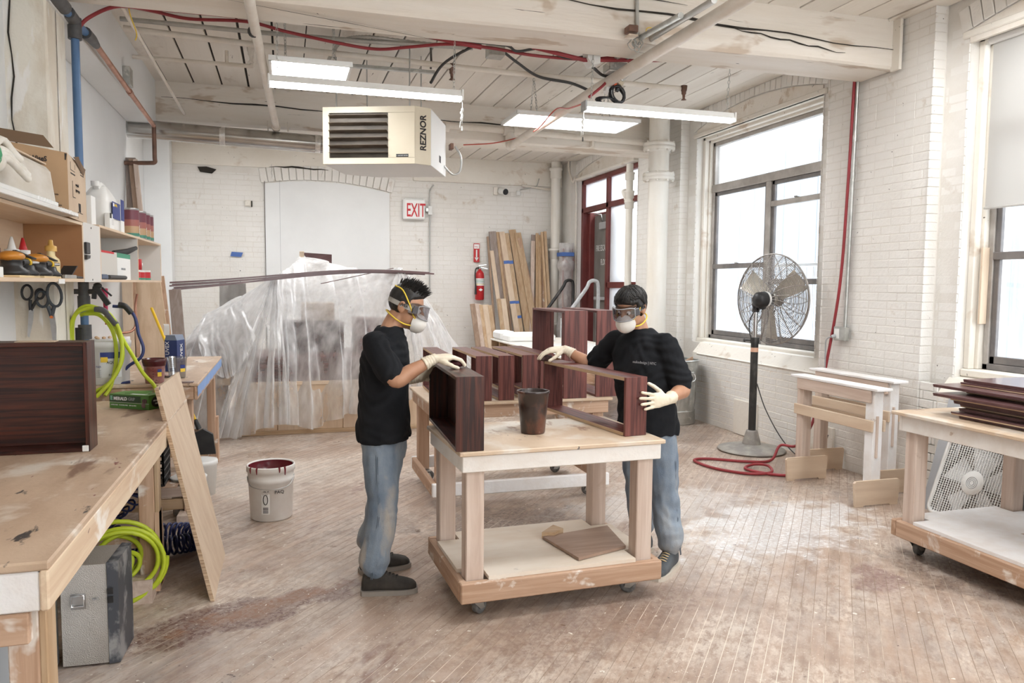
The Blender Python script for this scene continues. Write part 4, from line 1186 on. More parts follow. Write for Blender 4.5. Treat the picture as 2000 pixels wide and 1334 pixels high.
# white speaker-like box under the beam
sb = T('hanging_white_box', 'small white box with slanted top hanging below the front beam', 'box', (2.442, 5.900, 3.508))
c = V3((2.437, 5.900, 3.561))
mb = MB().prism([c + V3((-.06, -.05, .065)), c + V3((.05, -.05, .065)), c + V3((.05, -.05, -.055)), c + V3((-.02, -.05, -.075)), c + V3((-.06, -.05, -.02))], (0, .12, 0))
mb.build('shell', WHITEP, sb)
MB().tube([c + V3((.03, .0, .06)), c + V3((.03, 0, .12))], .006, 6).build('stem', STEEL, sb)
MB().box(c + V3((-.01, -.03, .105)), c + V3((.07, .03, .118)), .003).build('mount', STEEL, sb)

# ------------------------------------------------------------------ duct
du = T('metal_duct', 'shiny round metal duct running from the left wall to behind the unit heater', 'duct', (-.4, 9.3, 3.34))
MB().cyl((-1.62, 9.26, 3.37), (1.0, 9.30, 3.31), .102, n=32).build('duct_body', DUCT, du)
for x in (-.62, .42):
    MB().cyl((x - .06, 9.275, 3.37 - .023 * (x + 1.62)), (x, 9.276, 3.369 - .023 * (x + 1.62)), .1035, n=32).build('foil_tape', M('foil_tape', (.8, .79, .77), (.6, .6, .58), rough=.3, metal=.9, scale=(30, 30, 30), bump=.4), du)
for x in (-.16, .06):
    MB().tube([(x, 9.27, 3.55), (x, 9.27, 3.44)], .007, 6).build('hanger', PIPEW, du)

# ------------------------------------------------------------------ unit heater
A = V3((1.285, 7.0, 2.805)); ux = V3((-.927, .375, 0)); uy = V3((.375, .927, 0)); uz = V3((0, 0, 1))
HW, HD, HH = .868, .86, .52
h = T('unit_heater', 'beige unit heater with dark louvers hanging under the ceiling', 'heater', A + ux * .5 + uy * .4)
P_ = lambda a, b, c: A + ux * a + uy * b + uz * c
C1 = .125  # width of the bevelled corner strip
mb = MB().prism([P_(0, .10, 0), P_(C1, 0, 0), P_(HW + C1, 0, 0), P_(HW + C1, HD * .75, 0), P_(HW * .8, HD, 0), P_(0, HD, 0)], uz * HH)
heat_body = mb.build('casing', [GREYWHITE], h)
# front skin: frame pieces round the louvre opening
f0, f1 = C1, HW + C1
lo_, li = C1 + .25, HW + C1 - .06      # opening from lo_ to li (measured leftwards)
def skin(a0, a1, c0, c1, nm='front_panel', d=.02, m=CREAM):
    mb = MB().prism([P_(a0, -d, c0), P_(a1, -d, c0), P_(a1, -d, c1), P_(a0, -d, c1)], uy * (d + .002))
    return mb.build(nm, m, h)
skin(f0, f1, 0, .055, 'bottom_rail'); skin(f0, f1, HH - .055, HH, 'top_rail'); skin(li, f1, .055, HH - .055, 'side_rail'); skin(f0 + .002, lo_, .057, HH - .057)
mb = MB().prism([P_(0, .10, 0), P_(C1, -.02, 0), P_(C1, -.0, 0), P_(.012, .115, 0)], uz * HH)
mb.build('corner_strip', CREAM, h)
MB().prism([P_(-.002, .115, .003), P_(-.002, HD - .01, .003), P_(-.002, HD - .01, HH - .003), P_(-.002, .115, HH - .003)], ux * .006).build('side_panel', WHITEG, h)
MB().prism([P_(-.004, .5, .095), P_(-.004, .58, .095), P_(-.004, .58, .16), P_(-.004, .5, .16)], ux * .006).build('vent_window', BLACK, h)
mb = MB().prism([P_(lo_, .0, .055), P_(li, .0, .055), P_(li, .0, HH - .055), P_(lo_, .0, HH - .055)], uy * -.003)
mb.build('opening_back', M('heater_dark_interior', (.07, .06, .05), (.13, .11, .09), rough=.5, scale=(3, 3, 9), metal=.4), h)
LOUV = M('heated_steel_louvre', (.42, .36, .29), (.22, .17, .14), rough=.28, metal=.9, scale=(3, 3, 14))
for i in range(6):
    zc = .085 + i * .068
    mb = MB().prism([P_(lo_ + .004, -.055, zc + .012), P_(lo_ + .004, -.056, zc + .016), P_(lo_ + .004, -.004, zc + (.0 if i else .03)), P_(lo_ + .004, -.004, zc - (.006 if i else -.02))], ux * (li - lo_ - .008))
    mb.build('louver', LOUV, h)
cd = (V3(P_(0, .10, 0)) - V3(P_(C1, -.02, 0))).normalized()
nd = V3((cd.y, -cd.x, 0))
if nd.dot(uy) > 0: nd = -nd
mid_ = (P_(0, .10, 0) + P_(C1, -.02, 0)) / 2 + nd * .003
text('lettering', 'REZNOR', .088, mid_ + cd * .03 + uz * .125, uz, -cd, INK, h, bold=.0025, sx=.93)
MB().prism([P_(.30, -.022, .03 + .03), P_(.185, -.022, .06), P_(.185, -.022, .088), P_(.30, -.022, .088)], uy * .002).build('rating_plate', BLACK, h)
text('lettering', 'V  GAS UNIT HEATER', .011, P_(.295, -.0235, .07), -ux, uz, WHITEINK, h)
for (a, b) in ((.2, .1), (.9, .1), (.2, .6), (.75, .6)):
    MB().cyl(P_(a, b, HH), (P_(a, b, 0).x, P_(a, b, 0).y, ZC), .006, n=6).build('hanging_rod', CONDUIT, h)
MB().bar((.05, 7.62, 3.79), (1.45, 7.58, 3.79), .045, .03).build('hanging_strut', GALV, h)
MB().box(V3(P_(-.09, HD - .02, .28)), V3(P_(-.02, HD + .06, .34)), .004).build('gas_box', COPPERD, h)
MB().tube(smooth_path([P_(-.10, HD, .31), P_(-.16, HD, .2), P_(-.15, HD, .06), P_(-.08, HD - .05, .02), P_(-.0, HD - .1, .1)], 8), .011, 7).build('power_lead', CONDUIT, h)

# ------------------------------------------------------------------ left wall plumbing: blue air line, copper pipe
bp = T('blue_air_pipe', 'blue plastic compressed-air pipe with dark fittings rising beside the post', 'pipe', (-1.33, 5.86, 1.0))
bx, by = -1.335, 5.885
MB().tube([(bx, by, 1.0), (bx, by, 3.42)], .026, 14).build('pipe_body', BLUEP, bp)
MB().tube([(bx - .02, 5.40, 3.46), (bx, 5.86, 3.45), (-1.31, 6.13, 3.435)], .026, 12).build('cross_run', BLUEP, bp)
FIT = M('dark_grey_fitting', (.075, .075, .08), (.11, .11, .11), rough=.5, scale=(20, 20, 20))
MB().cyl((bx, by, 3.33), (bx, by, 3.47), .043, n=14).build('fitting', FIT, bp)
MB().tube([(bx - .02, 5.36, 3.47), (bx - .005, 5.66, 3.462)], .045, 14).build('fitting', FIT, bp)
MB().tube([(bx - .003, 5.74, 3.46), (bx, 5.92, 3.45)], .042, 14).build('fitting', FIT, bp)
MB().tube([(-1.315, 6.08, 3.436), (-1.30, 6.2, 3.43), (-1.30, 6.34, 3.425)], [.042, .036, .026], 14).build('reducer', FIT, bp)
zv = (-1.359, 5.885, 1.599)[2]
for (a, b, r) in ((.10, .20, .042), (-.095, .0, .04), (-.30, -.20, .042)):
    MB().cyl((bx, by, zv + a), (bx, by, zv + b), r, n=14).build('fitting', FIT, bp)
MB().cyl((bx, by, zv - .08), (bx, by, zv + .10), .034, n=14).build('valve_body', FIT, bp)
MB().cyl((bx - .09, by, zv + .03), (bx + .13, by, zv + .03), .018, n=10).build('valve_spindle', FIT, bp)
MB().tube([(bx + .13, by - .0, zv + .05), (bx + .135, by - .01, zv - .03), (bx + .14, by - .015, zv - .2)], [.022, .016, .010], 8).build('valve_lever', M('magenta_lever', (.45, .02, .08), rough=.4), bp)
MB().box((bx - .10, by - .05, zv - .34), (bx - .0, by + .02, zv - .22), .01).build('hose_hook', BLACK, bp)
co = T('copper_pipe', 'long copper pipe running along the soffit and down to the far wall', 'pipe', (-1.3, 7.6, 3.4))
MB().tube([(-1.30, 6.3, 3.428), (-1.30, 8.86, 3.342)], .022, 12).build('sloping_run', COPPER, co)
MB().tube(smooth_path([(-1.30, 8.8, 3.345), (-1.30, 8.87, 3.342), (-1.30, 8.88, 3.28), (-1.30, 8.88, 3.02), (-1.30, 8.88, 2.965), (-1.36, 8.9, 2.955), (-1.62, 8.98, 2.955)], 6), .022, 12).build('drop_leg', COPPERD, co)
MB().cyl((-1.30, 7.55, 3.386), (-1.30, 7.63, 3.383), .027, n=12).build('coupling', COPPER, co)
eb = T('electrical_box', 'small galvanised electrical box fixed to the boxed soffit by the copper pipe', 'box', (-1.35, 7.75, 3.5))
MB().box((-1.362, 7.62, 3.46), (-1.30, 7.76, 3.62), .004).build('box_body', GALV, eb)

# ------------------------------------------------------------------ things on the back wall
yb = YB - .02
es = T('exit_sign', 'white exit sign with red letters high on the brick wall', 'sign', (2.2, yb - .05, 2.84))
MB().box((2.005, yb - .09, 2.835), (2.395, yb, 3.185), .01).build('sign_box', WHITEP, es)
MB().box((2.045, yb - .096, 2.85), (2.385, yb - .088, 3.165), .004).build('face', WHITEG, es)
text('lettering', 'EXIT', .33, (2.06, yb - .098, 2.885), (1, 0, 0), (0, 0, 1), REDINK, es, sx=.50, bold=.004)
MB().box((2.03, yb - .07, 3.18), (2.37, yb, 3.20), .004).build('mounting_strip', CONDUIT, es)
MB().box((2.41, yb - .06, 2.98), (2.47, yb, 3.05), .006).build('arm_box', GALV, es)
cx = T('wall_conduit', 'thin conduit with switch box running down beside the exit sign', 'conduit', (2.49, yb - .02, 1.6))
MB().tube(smooth_path([(2.56, yb - .02, 3.46), (2.5, yb - .02, 3.36), (2.49, yb - .02, 3.2), (2.49, yb - .02, 1.5)], 6), .012, 6).build('conduit', CONDUIT, cx)
MB().box((2.455, yb - .06, 2.93), (2.53, yb, 3.08), .004).build('switch_box', WHITEP, cx)
sg = T('fire_extinguisher_sign', 'narrow red and white sign with a downward arrow above the fire extinguisher', 'sign', (3.37, yb, 2.1))
MB().box((3.30, yb - .006, 2.105), (3.41, yb, 2.445), .002).build('sign_plate', RED, sg)
mb = MB().prism([(3.343, yb - .008, 2.18), (3.367, yb - .008, 2.18), (3.367, yb - .008, 2.33), (3.343, yb - .008, 2.33)], (0, .001, 0)).prism([(3.355, yb - .008, 2.125), (3.392, yb - .008, 2.19), (3.318, yb - .008, 2.19)], (0, .001, 0))
mb.build('arrow', WHITEINK, sg)
MB().box((3.308, yb - .008, 2.35), (3.402, yb - .005, 2.43), .001).build('white_band', WHITEINK, sg)
text('lettering', 'FIRE', .034, (3.316, yb - .009, 2.372), (1, 0, 0), (0, 0, 1), REDINK, sg)
fe = T('fire_extinguisher', 'red fire extinguisher hanging on the white brick wall', 'extinguisher', (3.39, yb - .1, 1.42))
ex, ey = 3.39, yb - .105
MB().lathe([(0, 1.415), (.07, 1.42), (.082, 1.44), (.082, 1.85), (.075, 1.90), (.05, 1.94), (.028, 1.955), (.026, 1.98), (0, 1.98)], (ex, ey, 0), 24).build('cylinder', RED, fe)
MB().lathe([(.0832, 1.68), (.0832, 1.81)], (ex, ey, 0), 24).build('label_band', PAPER, fe)
for i in range(4):
    MB().lathe([(.0836, 1.70 + i * .027), (.0836, 1.709 + i * .027)], (ex, ey, 0), 24).build('label_line', (YELINK, GREYINK, GREENINK, GREYINK)[i], fe)
mb = MB().prism([(ex + .0, ey - .083, 1.58), (ex + .04, ey - .080, 1.605), (ex + .0, ey - .083, 1.63), (ex - .04, ey - .080, 1.605)], (0, -.003, 0)); mb.build('diamond_mark', WHITEINK, fe)
MB().cyl((ex, ey, 1.96), (ex, ey, 2.03), .024, n=12).build('valve', GALV, fe)
MB().bar((ex - .02, ey, 2.02), (ex + .14, ey - .02, 1.985), .022, .012).build('lever', CHROME, fe)
MB().bar((ex - .02, ey, 2.04), (ex + .12, ey - .02, 2.06), .022, .012).build('lever', CHROME, fe)
MB().tube(smooth_path([(ex - .02, ey - .02, 2.0), (ex - .085, ey - .05, 1.98), (ex - .10, ey - .06, 1.85), (ex - .092, ey - .07, 1.68)], 6), .012, 8).build('hose', BLACK, fe)
MB().cyl((ex - .092, ey - .07, 1.52), (ex - .092, ey - .07, 1.69), .021, .014, n=10).build('nozzle', BLACK, fe)
MB().box((ex - .03, ey + .07, 1.75), (ex + .03, yb + .01, 2.0), .004).build('wall_bracket', GALV, fe)
kc = T('security_camera', 'small white bullet camera with black lens on the back wall', 'camera', (3.82, yb, 3.36))
MB().box((3.66, yb - .03, 3.33), (3.74, yb, 3.47), .01).build('mount', WHITE_OLD, kc)
MB().cyl((3.80, yb - .02, 3.41), (3.85, yb - .16, 3.375), .062, n=18).build('body', WHITEP, kc)
MB().cyl((3.849, yb - .157, 3.376), (3.852, yb - .166, 3.374), .055, n=18).build('lens', BLACK, kc)
MB().box((4.10, yb - .05, 3.34), (4.17, yb, 3.42), .008).build('sensor', WHITEP, kc)
MB().tube(smooth_path([(4.17, yb - .02, 3.44), (4.4, yb - .04, 3.50), (4.48, yb - .04, 3.52), (4.53, yb - .04, 3.66)], 6), .010, 6).build('cable', CONDUIT, kc)
MB().tube([(4.2, yb - .03, 3.52), (4.75, yb - .03, 3.47)], .022, 8).build('feed_pipe', PIPEW, kc)
tp = T('tape_scrap', 'small scrap of blue masking tape stuck on the white brick wall', 'tape', (-.77, yb - .002, 2.13))
MB().prism([(-.86, yb - .004, 2.135), (-.69, yb - .004, 2.125), (-.66, yb - .004, 2.20), (-.84, yb - .004, 2.21)], (0, .002, 0)).build('tape', BLUETAPE, tp)
fa1 = T('fire_alarm_pull', 'red fire alarm box beside the fire escape door, the upper one', 'alarm', (5.03, 13.02, 2.0))
MB().box((4.96, 12.98, 2.02), (5.06, 13.04, 2.20), .01).build('box_body', RED, fa1)
MB().box((4.945, 12.985, 2.09), (4.962, 13.035, 2.17), .004).build('strobe', WHITEP, fa1)
fa2 = T('fire_alarm_bell', 'red fire alarm box lower beside the door behind the black handrail', 'alarm', (5.03, 13.02, 1.2))
MB().box((4.95, 12.98, 1.20), (5.06, 13.04, 1.42), .01).build('box_body', RED, fa2)
MB().cyl((4.95, 13.0, 1.31), (4.93, 13.0, 1.31), .05, n=14).build('bell', RED, fa2)
dc = T('door_conduit', 'thin white conduit running down the wall left of the red door frame', 'conduit', (5.0, 13.04, .5))
MB().tube(smooth_path([(4.98, 13.1, 3.95), (4.98, 13.1, 3.8), (5.02, 12.98, 3.55), (5.08, 12.97, 3.4), (5.08, 12.97, .4)], 6), .017, 8).build('conduit', PIPEW, dc)
# outlet, conduit and hose on the near pilaster
ob = T('outlet_box', 'grey outlet box with plugged-in lead on the pilaster between the windows', 'outlet', (4.97, 5.86, 1.2))
MB().box((4.935, 5.79, 1.205), (4.99, 5.94, 1.335), .006).build('box_body', GALV, ob)
MB().box((4.93, 5.86, 1.225), (4.936, 5.925, 1.315), .002).build('cover', WHITEP, ob)
MB().cyl((4.93, 5.90, 1.25), (4.90, 5.92, 1.24), .016, n=10).build('plug', GREYP, ob)
MB().tube(smooth_path([(4.90, 5.92, 1.24), (4.90, 5.99, 1.2), (4.93, 6.03, 1.05), (4.95, 6.05, .8), (4.95, 6.06, .5), (4.93, 6.1, .12), (4.9, 6.2, .02)], 6), .007, 6).build('lead', GREYP, ob)
vc = T('vertical_conduit', 'grey metal conduit dropping from the beam to the outlet box', 'conduit', (4.97, 5.84, 1.33))
MB().tube([(4.975, 5.80, 3.55), (4.975, 5.835, 1.33)], .016, 8).build('conduit', GALV, vc)
for z in (3.05, 2.72):
    MB().cyl((4.975, 5.80 + .035 * (3.55 - z) / 2.2, z - .03), (4.975, 5.80 + .035 * (3.55 - z) / 2.2, z + .03), .021, n=8).build('coupling', GALV, vc)
rp = [(4.955, 5.80, 3.75), (4.955, 5.82, 3.54), (4.955, 5.85, 2.6), (4.955, 5.903, 1.707), (4.950, 6.048, 0.923), (4.930, 6.107, 0.618), (4.850, 6.089, 0.375), (4.700, 6.102, 0.180)]

# the red hose that comes down the pilaster and coils on the floor
rp += [(4.66, 6.3, .14), (4.50, 6.22, .02), (4.25, 6.25, .016), (3.95, 6.45, .016), (3.78, 6.42, .016), (3.80, 6.1, .016), (3.98, 5.84, .016), (4.2, 5.80, .02), (4.30, 5.98, .035), (4.22, 6.08, .03), (4.08, 6.02, .016), (4.12, 5.84, .016), (4.25, 5.70, .016), (4.46, 5.68, .016), (4.55, 5.8, .016)]
one(MB().tube(smooth_path(rp, 8), .0135, 8), 'floor_air_hose', REDHOSE, 'dark red air hose hanging down the pilaster and coiled on the floor', 'hose')

# ------------------------------------------------------------------ lumber leaning in the back corner
def lean(label, top, bot, w, t, mat, yt=13.42, yo=12.95, name='leaning_board', tape=(), group='lumber leaning in the back corner'):
    """top, bot: two points on the board's centre line (x, z) seen at the back wall; runs on to the floor"""
    (x1, z1), (x2, z2) = (top[0], top[2]), (bot[0], bot[2])
    k = (x2 - x1) / (z2 - z1)
    x0 = x1 - k * z1
    p0, p1 = V3((x0, yo, 0.005)), V3((x1, yt, z1))
    b = T(name, label, 'board', p0, 0, group)
    MB().bar(p0, p1, w, t, (0, -1, 0), .003).build('board', mat, b)
    d = (p1 - p0).normalized(); nrm = (V3((0, -1, 0)) - d * V3((0, -1, 0)).dot(d)).normalized(); xx = nrm.cross(d)
    for (zt, hh) in tape:
        c = p0 + d * ((zt - p0.z) / d.z) + nrm * (t / 2)
        MB().boxm(Matrix((xx, nrm, d)).transposed().to_4x4().copy() if False else Matrix.Translation(c) @ Matrix((xx, nrm, d)).transposed().to_4x4(), w + .008, .006, hh, .001).build('tape_band', BLUETAPE, b)
    return b
lean('tall grey weathered board leaning in the back corner, leftmost of the tall boards', (3.633, 13.400, 2.664), (3.781, 13.400, 0.910), .135, .025, GREYWOOD['z'])
lean('narrow dark-edged board leaning just left of the tall grey board', (3.547, 13.400, 2.570), (3.605, 13.400, 0.912), .035, .04, BROWNWOOD['z'])
lean('narrow tan board leaning between the grey board and the taped pale bundle', (3.725, 13.350, 2.655), (3.855, 13.350, 0.912), .05, .03, PINE['z'], 13.40, 12.88)
lean('slim brown board leaning against the taped pale bundle', (3.760, 13.300, 2.625), (3.889, 13.300, 0.915), .03, .03, BROWNWOOD['z'], 13.38, 12.84)
lean('short pale strip leaning in front of the tall grey board', (3.600, 13.200, 2.313), (3.715, 13.200, 0.922), .075, .02, BIRCH['z'], 13.34, 12.78)
lean('pale wide board bundle banded with blue tape', (3.798, 13.200, 2.656), (3.957, 13.200, 0.920), .10, .05, BIRCH['z'], 13.38, 12.70, tape=((2.10, .06), (1.38, .05)))
lean('pale board taped along the right side of the blue-banded bundle', (3.885, 13.200, 2.631), (4.035, 13.200, 0.919), .085, .05, PINE['z'], 13.38, 12.70, tape=((2.10, .06), (1.38, .05), (1.12, .05)))
lean('tallest tan board in the middle of the leaning lumber', (4.011, 13.300, 2.706), (4.204, 13.300, 0.912), .13, .03, PINE['z'], 13.42, 12.85)
lean('wide tan board right of the tallest leaning board', (4.103, 13.250, 2.649), (4.327, 13.250, 0.914), .12, .03, PINE['z'], 13.38, 12.78)
lean('short tan block-ended board at the right of the first lumber stack', (4.122, 13.150, 2.552), (4.193, 13.150, 2.222), .065, .03, FIR['z'], 13.34, 13.0)
lean('brown board leaning leftward with a torn wrapper', (4.493, 13.300, 2.654), (4.383, 13.300, 0.911), .05, .04, PINE['z'], 13.42, 12.85)
lean('mottled pale board leaning leftward beside the grey-tipped one', (4.409, 13.250, 2.509), (4.303, 13.250, 1.291), .075, .03, FIRDUST['z'], 13.40, 12.8)
lean('grey-tipped dark board behind the leftward-leaning boards', (4.431, 13.350, 2.627), (4.336, 13.350, 1.288), .085, .02, GREYWOOD['z'], 13.44, 12.95)
lean('amber board leaning leftward in the right lumber stack', (4.529, 13.200, 2.621), (4.420, 13.200, 0.916), .06, .035, PINE['z'], 13.38, 12.75)
lean('orange-brown board second from the pipe in the right lumber stack', (4.586, 13.250, 2.607), (4.506, 13.250, 0.913), .045, .04, FIR['z'], 13.4, 12.8)
lean('upright tan board nearest the corner pipe', (4.602, 13.100, 2.681), (4.604, 13.100, 0.920), .055, .05, PINE['z'], 13.3, 12.75)
lean('upright tan board beside the corner pipe with small cleats', (4.543, 13.100, 2.670), (4.544, 13.100, 0.921), .04, .05, PINE['z'], 13.3, 12.72)
for i, (xa, ya, xb, w, m, lb) in enumerate(((928, 594, 935, .09, BROWNWOOD, 'short brown board leaning on the brick wall, leftmost of the low boards'), (938, 594, 944, .10, FIRDUST, 'short pinkish board second from left among the low boards'),
                                  (944, 596, 950, .07, PINE, 'short tan board third from left among the low boards'), (953, 596, 959, .11, BIRCH, 'short pale board in the middle of the low boards'),
                                  (961, 597, 966, .075, PINE, 'short tan board fifth among the low boards under the fire extinguisher'), (981, 584, 984, .07, PINE, 'short tan board below the blue-banded bundle'),
                                  (988, 584, 992, .09, BIRCH, 'short pale board below the blue-banded bundle'))):
    tp_ = ((3.165, 12.800, 1.359), (3.257, 12.800, 1.359), (3.312, 12.800, 1.341), (3.395, 12.800, 1.342), (3.469, 12.800, 1.333), (3.636, 12.800, 1.449), (3.711, 12.800, 1.449))[i]
    bt_ = ((3.215, 12.800, 0.591), (3.307, 12.800, 0.589), (3.363, 12.800, 0.588), (3.437, 12.800, 0.587), (3.512, 12.800, 0.586), (3.661, 12.800, 0.583), (3.746, 12.800, 0.582))[i]
    lean(lb, tp_, bt_, w, .03, m['z'], 13.0 - .01 * i, 12.55 - .02 * i, tape=((.72, .06),) if i == 4 else (), group='low boards on the back wall')
wc = T('wrapped_column', 'tall bundle wrapped in clear film with blue tape in the corner by the door', 'bundle', (4.86, 12.95, 0))
MB().box((4.80, 12.86, .01), (5.0, 13.06, 2.36), .01).build('core', M('pinkish_core', (.42, .33, .31), (.36, .28, .27), scale=(4, 4, 1)), wc)
mb = MB()
def wr(u, v):
    a = 2 * PI * u; r = .135 + .012 * noise.noise((math.cos(a) * 3, math.sin(a) * 3, v * 9)) + (.03 if .80 < v < .86 else 0) + (.05 * max(0, 1 - abs(v - .36) * 12))
    return (4.90 + r * math.cos(a) * .95, 12.96 + r * math.sin(a) * .95, .02 + 2.44 * v)
mb.grid(24, 40, wr, closeu=True); mb.build('film', BAG, wc)
MB().box((4.77, 12.81, 2.22), (5.0, 13.1, 2.29), .004).build('tape_band', BLUETAPE, wc)

# ------------------------------------------------------------------ handrails by the door steps
def handrail(label, top, low, mat, zfoot):
    t = T('handrail', label, 'handrail', (top[0], top[1], zfoot))
    tx, ty, tz = top; lx, ly, lz = low
    d = V3((tx - lx, 0, tz - lz)).normalized()
    pts = [(lx, ly, zfoot - .0), (lx, ly, lz - .06), (lx + d.x * .06, ly, lz + .02), (tx - .10, ty, tz - .10 * d.z / max(d.x, .2)), (tx - .03, ty, tz), (tx + .06, ty, tz + .02), (tx + .11, ty, tz - .06), (tx + .115, ty, tz - .5), (tx + .115, ty, zfoot)]
    MB().tube(smooth_path(pts, 6), .028, 10).build('rail', mat, t)
    return t
handrail('black pipe handrail arching beside the fire escape steps', (4.792, 12.600, 1.764), (4.293, 12.600, 1.131), BLACKM, 0)
handrail('pale grey pipe handrail arching in front of the fire escape door', (4.522, 10.850, 1.751), (4.052, 10.850, 1.170), M('pale_grey_rail', (.55, .57, .58), (.40, .41, .42), rough=.4, scale=(12, 12, 12)), 0)

# ------------------------------------------------------------------ work table with white parts at the back
TW = T('torsion_table', 'pale work table with open edge cells standing behind the stained boxes', 'table', (3.45, 9.2, 0))
tx0, tx1, ty0, ty1, tz = 2.93, 4.2, 7.4, 10.9, .90
MB().box((tx0, ty0, tz - .02), (tx1, ty1, tz), .003).build('table_top', M('white_work_top', (.84, .81, .76), (.78, .72, .64), rough=.5, scale=(3, 3, 3)), TW)
MB().box((tx0 + .02, ty0 + .02, tz - .14), (tx1, ty1, tz - .12), .003).build('bottom_skin', BIRCH['y'], TW)
for i in range(9):
    y = ty0 + .02 + i * (ty1 - ty0 - .06) / 8
    MB().box((tx0 + .01, y, tz - .12), (tx1 - .02, y + .02, tz - .02), .002).build('rib', PINE['x'], TW)
MB().box((tx0 + .35, ty0 + .02, tz - .12), (tx0 + .37, ty1 - .02, tz - .02), .002).build('web', FIR['y'], TW)
for (x, y) in ((tx0 + .08, ty0 + .1), (tx1 - .1, ty0 + .1), (tx0 + .08, ty1 - .1), (tx1 - .1, ty1 - .1)):
    MB().box((x - .045, y - .045, 0), (x + .045, y + .045, tz - .14), .004).build('leg', PINE['z'], TW)
fb = MB().box((tx0 + .05, 10.1, tz), (tx0 + .75, 10.8, tz + .10), .03).box((tx0 + .02, 10.4, tz), (tx0 + .25, 10.85, tz + .13), .03)
one(fb, 'foam_block', M('white_foam', (.87, .87, .86), (.82, .82, .81), rough=.8, scale=(12, 12, 12)), 'white foam packing blocks lying on the far end of the pale work table', 'foam')
for i in range(3):
    one(MB().box((tx0 + .2 + .1 * i, 8.0 + .55 * i, tz + .0), (tx0 + .9 + .08 * i, 8.45 + .55 * i, tz + .018), .003), 'white_laminate_sheet', WHITEP,
        ('flat white panel lying on the pale work table behind the tall stained box', 'flat white panel lying mid way along the pale work table', 'flat white panel lying near the foam blocks on the pale work table')[i], 'panel', 'white panels on the work table')
# ------------------------------------------------------------------ heap under polythene
cr = T('plywood_crate', 'long low plywood crate showing through the polythene sheet', 'crate', (.7, 9.6, 0))
cx0, cx1, cy0, cy1, ch = -.53, 1.95, 8.80, 10.6, .575
xs = [cx0, -.10, .23, .62, 1.1, 1.55, cx1]
for i in range(len(xs) - 1):
    MB().box((xs[i] + .004, cy0, .045), (xs[i + 1] - .004, cy0 + .018, ch), .003).build('front_panel', BIRCH['z'] if i % 2 else PLY['z'], cr)
MB().box((cx0 - .01, cy0 - .02, .0), (cx1, cy0 + .02, .045), .004).build('bottom_rail', PINE['x'], cr)
MB().box((cx0, cy0 - .012, ch - .02), (cx1, cy0 + .03, ch + .02), .004).build('top_rail', BIRCH['x'], cr)
for x in xs[1:-1]:
    MB().box((x - .006, cy0 + .012, .045), (x + .02, cy0 + .03, ch), .002).build('batten', PINE['z'], cr)
MB().box((cx0, cy0 + .02, .01), (cx0 + .02, cy1, ch), .003).build('side_panel', PLY['z'], cr)
MB().box((cx1 - .02, cy0 + .02, .01), (cx1, cy1, ch), .003).build('side_panel', PLY['z'], cr)
MB().box((cx0, cy1 - .02, .01), (cx1, cy1, ch), .003).build('back_panel', PLY['x'], cr)
MB().box((cx0 + .02, cy0 + .02, ch - .06), (cx1 - .02, cy1 - .02, ch - .04), .003).build('deck', PLY['x'], cr)
bl = []
def cov(name, lo, hi, mat, label, cat):
    one(MB().box(lo, hi, .005), name, mat, label, cat, 'stained parts under the polythene')
z = ch - .038
for i in range(7):
    hgt = .042
    cov('stained_ply_sheet', (-.42 + .03 * (i % 3), 9.22 + .02 * (i % 2), z), (1.0 - .05 * (i % 2), 10.3, z + hgt), MAHOGL['x'], 'dark stained panel in the flat stack under the polythene, ' + ('lowest', 'second from below', 'third from below', 'middle one', 'third from above', 'second from above', 'uppermost')[i], 'panel'); z += hgt + .002
z2 = z
cov('stained_cabinet', (-.05, 9.66, z2), (.70, 10.3, 1.22), MAHOG['z'], 'dark stained cabinet box on the panel stack under the polythene', 'cabinet')
cov('stained_cabinet_tall', (.85, 9.78, ch - .03), (1.45, 10.4, 1.25), MAHOGL['z'], 'reddish cabinet standing on the right end of the crate under the polythene', 'cabinet')
cov('pale_box', (.20, 9.85, 1.225), (.60, 10.3, 1.45), BIRCH['x'], 'pale box on top of the covered cabinet under the polythene', 'box')
one(MB().box((-1.22, 9.2, .52), (-.62, 9.9, .60), .005), 'side_shelf_board', PINE['x'], 'board carrying stained offcuts left of the crate under the film', 'board')
for i, (x, y) in enumerate(((-1.18, 9.25), (-.70, 9.25), (-1.18, 9.85), (-.70, 9.85))):
    pass
one(MB().box((-1.16, 9.28, .0), (-.68, 9.84, .52), .006), 'grey_carton', CARD, 'plain carton at floor level left of the covered crate', 'carton')
for i in range(4):
    cov('stained_offcut', (-1.2 + .04 * i, 9.22 + .02 * i, .602 + .11 * i), (-.66 - .03 * (i % 2), 9.75, .602 + .11 * i + .10), MAHOGL['x'] if i % 2 else PURPLE, 'reddish stained offcut stacked left of the covered crate, ' + ('lowest', 'second', 'third', 'topmost')[i], 'offcut')
pk = T('dark_top_board', 'dark purple stained board poking out above the polythene heap', 'board', (.4, 10.2, 1.9))
MB().prism([(0.222, 10.300, 2.098), (0.593, 10.200, 2.075), (0.592, 10.200, 1.909), (0.311, 10.300, 1.987)], (.01, .25, .0)).build('board', PURPLE, pk)
MB().box(V3((0.189, 10.300, 2.005)) + V3((0, -.01, 0)), V3((0.248, 10.300, 2.112)) + V3((0, .06, 0)), .004).build('cleat', BIRCH['z'], pk)
